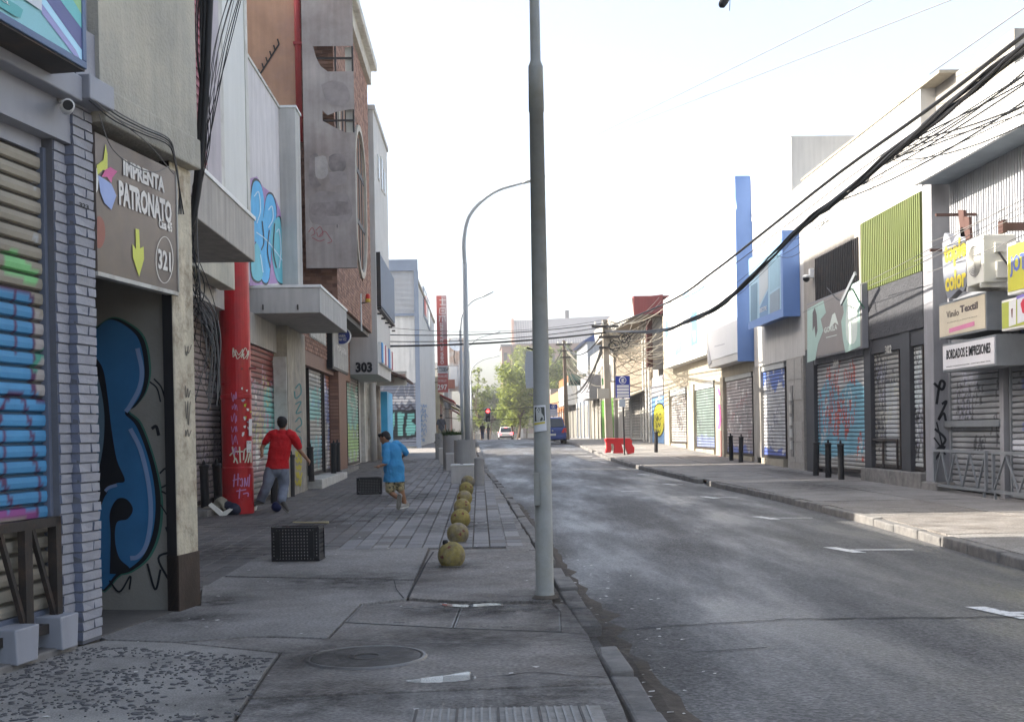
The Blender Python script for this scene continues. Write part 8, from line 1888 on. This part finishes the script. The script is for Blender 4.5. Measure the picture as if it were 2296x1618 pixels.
# utility poles on the right
UC = mat('pole_concrete', (.27, .24, .20), .9, var=.18, scale=3, bump=.3, streak=.15)
def upole(lab, px, Y, pyt, w, m, grp='utility poles along the right kerb'):
    x, zt_ = UY(px, pyt, Y); g = G(Y); t = thing('utility_pole', lab, 'utility pole', (x, Y, g), 0, grp)
    mb = MB(); mb.hexa([(x-w, Y-w, g-.1), (x+w, Y-w, g-.1), (x+w, Y+w, g-.1), (x-w, Y+w, g-.1)], [(x-w*.62-.12, Y-w*.6, zt_), (x+w*.62-.12, Y-w*.6, zt_), (x+w*.62-.12, Y+w*.6, zt_), (x-w*.62-.12, Y+w*.6, zt_)]); mb.build('shaft', m, t, bev=.02)
    for k in range(3): mb = MB(); z = zt_-.3-k*.45; mb.box(x-.7 if k == 0 else x-.4, x+.45, Y-w-.06, Y-w-.001, z-.05, z+.05); mb.build('crossarm', K_IRON, t)
    for k in range(4): mb = MB(); mb.lathe((x-.55+k*.32, Y-w-.03, zt_-.25), [(.03, 0), (.05, .04), (.03, .08), (.045, .12), (.02, .15)], 8); mb.build('insulator', W_DIRTY, t)
    return t, Vector((x-.1, Y, zt_))
t, top1 = upole('concrete utility pole tangled in wires behind the red barrier', 1362, 50.5, 716, .17, UC)
for k in range(4): mb = MB(); z = top1.z-2.0+k*.0; 
WP = mat('pole_timber', (.17, .13, .10), .9, var=.25, scale=3, bump=.4, streak=.25)
t2, top2 = upole('dark wooden utility pole further up the right kerb', 1268, 83, 762, .16, WP); t3, top3 = upole('distant thin utility pole beyond the blue car', 1219, 120, 812, .14, UC)
# overhead cables
def sag(a, b, s_, n=14): return [a.lerp(b, k/n)+Vector((0, 0, -s_*4*(k/n)*(1-k/n))) for k in range(n+1)]
def xb(px, py, X): y, z = UX(px, py, X); return Vector((X, y, z))
main = [xb(2420, 40, 6.3), xb(2296, 108, 6.3), xb(2150, 222, 6.25), xb(2000, 345, 6.2), xb(1880, 445, 6.15), xb(1800, 505, 6.1), xb(1700, 605, 6.0), xb(1620, 680, 5.9), xb(1540, 720, 5.8), xb(1470, 742, 5.7), Vector((top1.x, top1.y, UY(1352, 742, 50.5)[1]))]
MP = catmull(main, 8)
cbm = thing('overhead_cables', 'thick twisted black cable bundle sagging along the right side', 'cables', tuple(MP[len(MP)//2]))
from mathutils import noise as MN
for k in range(12):
    off = []; ph = rng.uniform(0, 6.28)
    for i, p in enumerate(MP):
        a = ph+i*.22+k; w = .035+.03*MN.noise(Vector((i*.15, k*3.1, 0))); near_ = max(0, (22-p.y)/10)
        off.append(p+Vector((math.cos(a)*w, 0, math.sin(a)*w*(1+near_)+.02*MN.noise(Vector((i*.3, k, 5))))))
    mb = MB(); mb.tube(off, rng.uniform(.011, .02), 6); mb.build('cable', M_CABLE, cbm)
for k in range(12):   # strands fanning out towards the near end
    i0 = rng.randint(22, 34); e = xb(2420, rng.uniform(20, 210), rng.uniform(6.2, 7.2)); mb = MB(); mb.tube(sag(MP[i0], e, rng.uniform(.0, .25), 12), rng.uniform(.006, .012), 5); mb.build('cable', M_CABLE, cbm)
for k in range(9):   # loose strands below the trunk
    i0 = rng.randint(2, 40); i1 = min(len(MP)-1, i0+rng.randint(12, 30)); s_ = rng.uniform(.08, .4)
    mb = MB(); mb.tube(sag(MP[i0], MP[i1], s_, 12), .005, 5); mb.build('loose_strand', M_CABLE, cbm)
def wire(lab, pts, r, m=M_CABLE, name='overhead_wire', s_=0, grp='overhead wires'):
    P = [Vector(p) for p in pts]; Q = []
    for a, b in zip(P, P[1:]): Q += sag(a, b, s_, 12)[:-1]
    Q.append(P[-1]); o = MB(); o.tube(Q, r, 6); ob = o.build(name, m); return tag(ob, lab, 'cable', grp)
wire('thick black cable above the cable trunk on the right', catmull([xb(2420, -10, 6.5), xb(2296, 78, 6.5), xb(2080, 245, 6.4), xb(1880, 388, 6.3), xb(1700, 530, 6.15), xb(1600, 608, 6.0), xb(1500, 676, 5.85), top1+Vector((0, 0, -.35))], 4), .028)
wire('thin wire just below the thick black right cable', [xb(2420, 25, 6.5), xb(1900, 400, 6.3), xb(1560, 655, 5.9), top1+Vector((0, 0, -.5))], .008, s_=.02)
for k, (a, b) in enumerate((((1955, 0), (1330, 306)), ((2132, 0), (1260, 340)), ((2300, 15), (2085, 165)))):
    p0, p1 = xb(a[0], a[1], 7.2+.2*k), xb(b[0], b[1], 5.2 if k < 2 else 7.6); d = (p0-p1); wire(['upper thin wire crossing the sky to the top edge', 'lower faint thin wire crossing the sky', 'short thin wire above the white upper wall at right'][k], [p0+d*.4, p1], .009, M_CABLEG)
tl_ = [Vector((-3.2, 43.6, UX(881, 781, -3.2)[1])), Vector((-3.2, 43.6, UX(881, 771, -3.2)[1])), Vector((-3.2, 43.6, UX(881, 757, -3.2)[1])), Vector((-3.2, 43.6, UX(881, 742, -3.2)[1]))]
for k, (q, r, s_, tz) in enumerate(((tl_[0], .04, .12, -.55), (tl_[1], .018, .2, -.3), (tl_[2], .02, .18, -.15), (tl_[3], .009, .3, 0))):
    wire(['thick black cable spanning the street to the grey concrete building', 'second cable spanning the street just above the thick one', 'third thinner cable spanning the street', 'highest thin cable spanning the street'][k], [q, top1+Vector((0, -.1, tz))], r, s_=s_)
for k, px in enumerate((1060, 1150)):
    wire(['far cable low across the street before the trees', 'second far cable low across the street before the trees'][k], [Vector((-2.9, 100, UY(1000, 915+20*k, 100)[1])), Vector((8.5, 100, UY(1300, 890+25*k, 100)[1]))], .03, s_=.5)
wire('black cable running up the street between the right poles', [top1+Vector((0, 0, -.4)), top2+Vector((0, 0, -.3)), top3], .035, s_=.9)
# tangle of pale wires round the concrete pole
tg = thing('wire_tangle', 'wild tangle of pale drop wires spreading from the concrete pole', 'cables', tuple(top1)); WPALE = mat('pale_wire', (.36, .33, .27), .7, var=.2, bump=0)
for k in range(64):
    a = top1+Vector((rng.uniform(-.15, .15), rng.uniform(-.2, .1), rng.uniform(-1.2, 0))); yy = rng.uniform(51, 62)
    b = Vector((XR-.1, yy, UX(1440, rng.uniform(700, 830), XR)[1]+rng.uniform(-.3, .3))) if k % 3 else Vector((rng.uniform(6.6, XR), rng.uniform(48, 58), rng.uniform(4.3, 6.4)))
    mb = MB(); mb.tube(sag(a, b, rng.uniform(.15, 1.1), 10), rng.uniform(.008, .017), 4); mb.build('wire', WPALE if k % 4 else M_CABLE, tg)
for k in range(5):
    c = top1+Vector((rng.uniform(.2, .9), -.15, -.9+rng.uniform(-.3, .2))); r = rng.uniform(.14, .24); mb = MB(); mb.tube([c+Vector((r*math.cos(6.2832*i/16), .04*math.sin(i), r*math.sin(6.2832*i/16))) for i in range(17)], .022, 5); mb.build('coil', M_CABLE, tg)
for k in range(22):
    a = top2+Vector((0, 0, rng.uniform(-1.5, 0))); b = Vector((8.6, rng.uniform(78, 100), rng.uniform(4.2, 6.2))); mb = MB(); mb.tube(sag(a, b, rng.uniform(.3, 1.1), 8), .018, 4); mb.build('wire', WPALE, tg)
for k in range(5): mb = MB(); mb.tube(sag(top1+Vector((-.05, 0, -.6-.15*k)), Vector((8.0-.3*k, 88+k, 4.2)), .3+.1*k, 10), .028, 5); mb.build('wire', M_CABLE, tg)
# wires in front of the right shops
for k, (a, b) in enumerate((((2296, 440), (2080, 545)), ((2296, 455), (2050, 585)), ((2296, 520), (2080, 610)), ((2100, 545), (1800, 700)), ((2296, 470), (1950, 640)))):
    p0, p1 = xb(a[0], a[1], 8.2), xb(b[0], b[1], 8.5); wire(['upper of the thin wires in front of the corrugated wall', 'second thin wire in front of the corrugated wall', 'lowest thin wire in front of the corrugated wall', 'thin wire slanting over the green louvres', 'long thin wire from the corrugated wall to the boutique sign'][k], [p0+(p0-p1)*.3, p1], .006, M_CABLEG, s_=.05, grp='thin wires in front of the right shops')
# ---- trees
M_BARK = mat('bark', (.10, .075, .055), .9, var=.3, bump=.4, streak=.2)
M_TL = [mat('tree_leaf_%d' % i, c, .6, var=.2, scale=.8, bump=0, spec=.25) for i, c in enumerate([(.20, .24, .05), (.27, .31, .07), (.13, .165, .04)])]
M_TD = [mat('tree_leaf_dark_%d' % i, c, .6, var=.2, scale=.8, bump=0, spec=.25) for i, c in enumerate([(.10, .13, .045), (.13, .165, .05), (.07, .095, .035)])]
for m_ in M_TL+M_TD:
    nt = m_.node_tree; b_ = nt.nodes['Principled BSDF']; tr_ = nt.nodes.new('ShaderNodeBsdfTranslucent'); mx = nt.nodes.new('ShaderNodeMixShader'); mx.inputs[0].default_value = .4
    src = b_.inputs['Base Color'].links[0].from_socket; nt.links.new(src, tr_.inputs[0]); nt.links.new(b_.outputs[0], mx.inputs[1]); nt.links.new(tr_.outputs[0], mx.inputs[2]); nt.links.new(mx.outputs[0], nt.nodes['Material Output'].inputs[0])
def tree(lab, px, py, Y, rpx, hpx, mats, n=2600, leaf=.2, trunkpx=None, seed=0):
    r_ = random.Random(seed); x, zc = UY(px, py, Y); R1 = rpx*Y/FL; H1 = hpx*Y/FL; g = G(Y)-.3; t = thing('tree', lab, 'tree', (x, Y, g), 0, 'trees at the end of the street')
    tx = UY(trunkpx, 950, Y)[0] if trunkpx else x
    cl = []
    for k in range(34):
        while True:
            v = Vector((r_.uniform(-1, 1), r_.uniform(-1, 1), r_.uniform(-1, 1)))
            if v.length < 1: break
        cl.append((Vector((x+v.x*R1*.85, Y+v.y*R1*.85, zc+v.z*H1*.85)), r_.uniform(.22, .42)*R1))
    mb = MB(); base = Vector((tx, Y, g)); fork = Vector((x*.7+tx*.3, Y, zc-H1*.75)); mb.tube(catmull([base, base.lerp(fork, .5)+Vector((.1, 0, 0)), fork], 4), [.2-.012*k for k in range(9)], 8)
    tr_ = mb.build('trunk', M_BARK, t)
    for c, rr2 in cl[:14]: mb = MB(); mb.tube(catmull([fork, fork.lerp(c, .5)+Vector((r_.uniform(-.4, .4), 0, .3)), c], 3), [.09, .08, .07, .06, .05, .035, .02], 5); mb.build('branch', M_BARK, tr_)
    mb = MB()
    for k in range(n):
        c, rr2 = r_.choice(cl); v = Vector((r_.gauss(0, 1), r_.gauss(0, 1), r_.gauss(0, .8))); v = v.normalized()*rr2*r_.uniform(.4, 1.08); p = c+v
        u = Vector((r_.uniform(-1, 1), r_.uniform(-1, 1), r_.uniform(-.6, .6))).normalized(); w = u.cross(Vector((r_.uniform(-1, 1), r_.uniform(-1, 1), 1))).normalized(); s_ = leaf*r_.uniform(.7, 1.7)
        mb.m = r_.choice((0, 0, 1, 2)); mb.poly([p-u*s_, p-w*s_*.5, p+u*s_, p+w*s_*.5])
    mb.build('crown', mats, t); return t
for k, (lab, px, py, Y, rp, hp, ms, n, lf, tp) in enumerate([
    ('bright green leafy street tree left of the foreground pole', 1168, 865, 150, 58, 88, M_TL, 5200, .2, 1160),
    ('bright green lower tree in front of the white car', 1146, 912, 165, 36, 44, M_TL, 2800, .18, 1148),
    ('dense dark green tree right of the foreground pole', 1262, 835, 190, 46, 65, M_TD, 4200, .24, 1255),
    ('tall olive tree behind the foreground pole', 1222, 850, 178, 44, 80, M_TL, 4000, .22, 1212),
    ('dark tree filling the street end behind the pole', 1200, 920, 205, 54, 50, M_TD, 3600, .24, 1200),
    ('hazy green tree above the traffic light', 1104, 905, 215, 38, 52, M_TD, 3000, .24, 1096),
    ('sparse thin tree by the far lamps on the left', 1072, 890, 180, 24, 70, M_TL, 1300, .18, 1080),
    ('pale green tree under the church roof', 1180, 812, 230, 34, 42, M_TL, 2800, .24, 1180),
    ('low dark tree between traffic light and white car', 1120, 935, 230, 36, 34, M_TD, 2800, .24, 1116),
    ('bushy tree closing the street left of the traffic light', 1064, 930, 240, 34, 44, M_TD, 2800, .24, 1062),
    ('large dark tree behind the right shops', 1300, 890, 225, 40, 50, M_TD, 2800, .24, 1296)]):
    tree(lab, px, py, Y, rp*1.18, hp*1.08, ms, int(n*1.3), lf, tp, k+1)
# ---- far church-like brick building with grey metal roof
ch = thing('church_building', 'large far brown brick building with grey ribbed metal roof', 'building', (16, 300, G(300)))
Yc = 300; BRC = mat('far_brown_brick', (.20, .13, .11), .9, var=.15, scale=.3, bump=0); RFM = mat('far_metal_roof', (.10, .105, .12), .5, var=.15, scale=.2, bump=0)
xl, ztp_ = UY(1148, 712, Yc); xr = UY(1400, 712, Yc)[0]; zev = UY(1200, 770, Yc)[1]
mb = MB(); mb.box(xl, xr, Yc, Yc+22, G(Yc)-3, zev); mb.build('wall', BRC, ch)
mb = MB(); mb.hexa([(xl+.6, Yc-.4, zev), (xr, Yc-.4, zev), (xr, Yc+22, zev), (xl+.6, Yc+22, zev)], [(xl+.6, Yc+8, ztp_), (xr, Yc+8, ztp_+1), (xr, Yc+9, ztp_+1), (xl+.6, Yc+9, ztp_)]); rf = mb.build('roof', RFM, ch)
for k in range(44): x = xl+.9+k*.62; mb = MB(); mb.beam((x, Yc-.45, zev+.05), (x, Yc+8, ztp_+.1), .2, .12); mb.build('roof_rib', mat('roof_rib', (.17, .175, .19), .5, bump=0), rf)
mb = MB(); mb.hexa([(xl, Yc-.3, zev-2), (xl+.7, Yc-.3, zev-2), (xl+.7, Yc+20, zev-2), (xl, Yc+20, zev-2)], [(xl, Yc+8, ztp_+.6), (xl+.7, Yc+8, ztp_+.6), (xl+.7, Yc+9, ztp_+.6), (xl, Yc+9, ztp_+.6)]); mb.build('gable_parapet', BRC, ch)
x, z = UY(1277, 705, Yc); mb = MB(); mb.box(x-.5, x+.5, Yc+8, Yc+9, z-2, z+2); mb.build('chimney', RFM, ch)
for px in (1218, 1236, 1265, 1290, 1158): 
    a, b = UY(px, 795, Yc), UY(px+8, 812, Yc); mb = MB(); mb.box(a[0], b[0], Yc-.1, Yc, b[1], a[1]); w_ = mb.build('window', M_GLASSD, ch)
for px in (1210, 1222):
    a = UY(px, 766, Yc); mb = MB(); mb.hexa([(a[0]-.9, Yc+1, a[1]), (a[0]+.9, Yc+1, a[1]), (a[0]+.9, Yc+4, a[1]), (a[0]-.9, Yc+4, a[1])], [(a[0]-.3, Yc+1, a[1]+1.8), (a[0]+.3, Yc+1, a[1]+1.8), (a[0]+.3, Yc+4, a[1]+1.8), (a[0]-.3, Yc+4, a[1]+1.8)]); mb.build('dormer', RFM, ch)
a, b = UY(1125, 776, Yc-10), UY(1148, 900, Yc-10); mb = MB(); mb.box(a[0], b[0], Yc-10, Yc+6, G(Yc)-3, a[1]); mb.build('tower', BRC, ch); mb = MB(); mb.box(a[0]-.3, b[0]+.3, Yc-10.3, Yc+6.3, a[1], a[1]+.5); mb.build('tower_cap', RFM, ch)
for k in range(4):
    z = a[1]-2.5-k*4; mb = MB(); mb.box(a[0]+.5, a[0]+1.3, Yc-10.08, Yc-10, z-1, z+1); w_ = mb.build('window', M_GLASSD, ch)
# pale far fence wall under the trees
fw = thing('far_wall', 'far pale railing wall below the trees at the street end', 'wall', (8, 240, G(240)))
for k in range(12): x = -12+k*3.4; mb = MB(); mb.box(x, x+.5, 240, 240.4, G(240)-2, G(240)+2.6); mb.build('pier', PALE, fw)
mb = MB(); mb.box(-14, 32, 240.1, 240.3, G(240)-2, G(240)+1.6); mb.build('wall', W_TAUPE, fw)

# ---- morning haze: one closed box of thin even air round camera and street
hz = MB(); hz.box(-60, 60, -12, 340, -8, 34); hz = hz.build('haze', bpy.data.materials.new('thin_haze')); hz['kind'] = 'stuff'; hz['label'] = 'thin pale morning haze filling the street'; hz['category'] = 'haze'
hm = hz.data.materials[0]; hm.use_nodes = True; nt = hm.node_tree; nt.nodes.remove(nt.nodes['Principled BSDF']); pv = nt.nodes.new('ShaderNodeVolumePrincipled')
pv.inputs['Color'].default_value = (.92, .92, .93, 1); pv.inputs['Density'].default_value = .0008; pv.inputs['Anisotropy'].default_value = .3
nt.links.new(pv.outputs[0], nt.nodes['Material Output'].inputs['Volume'])
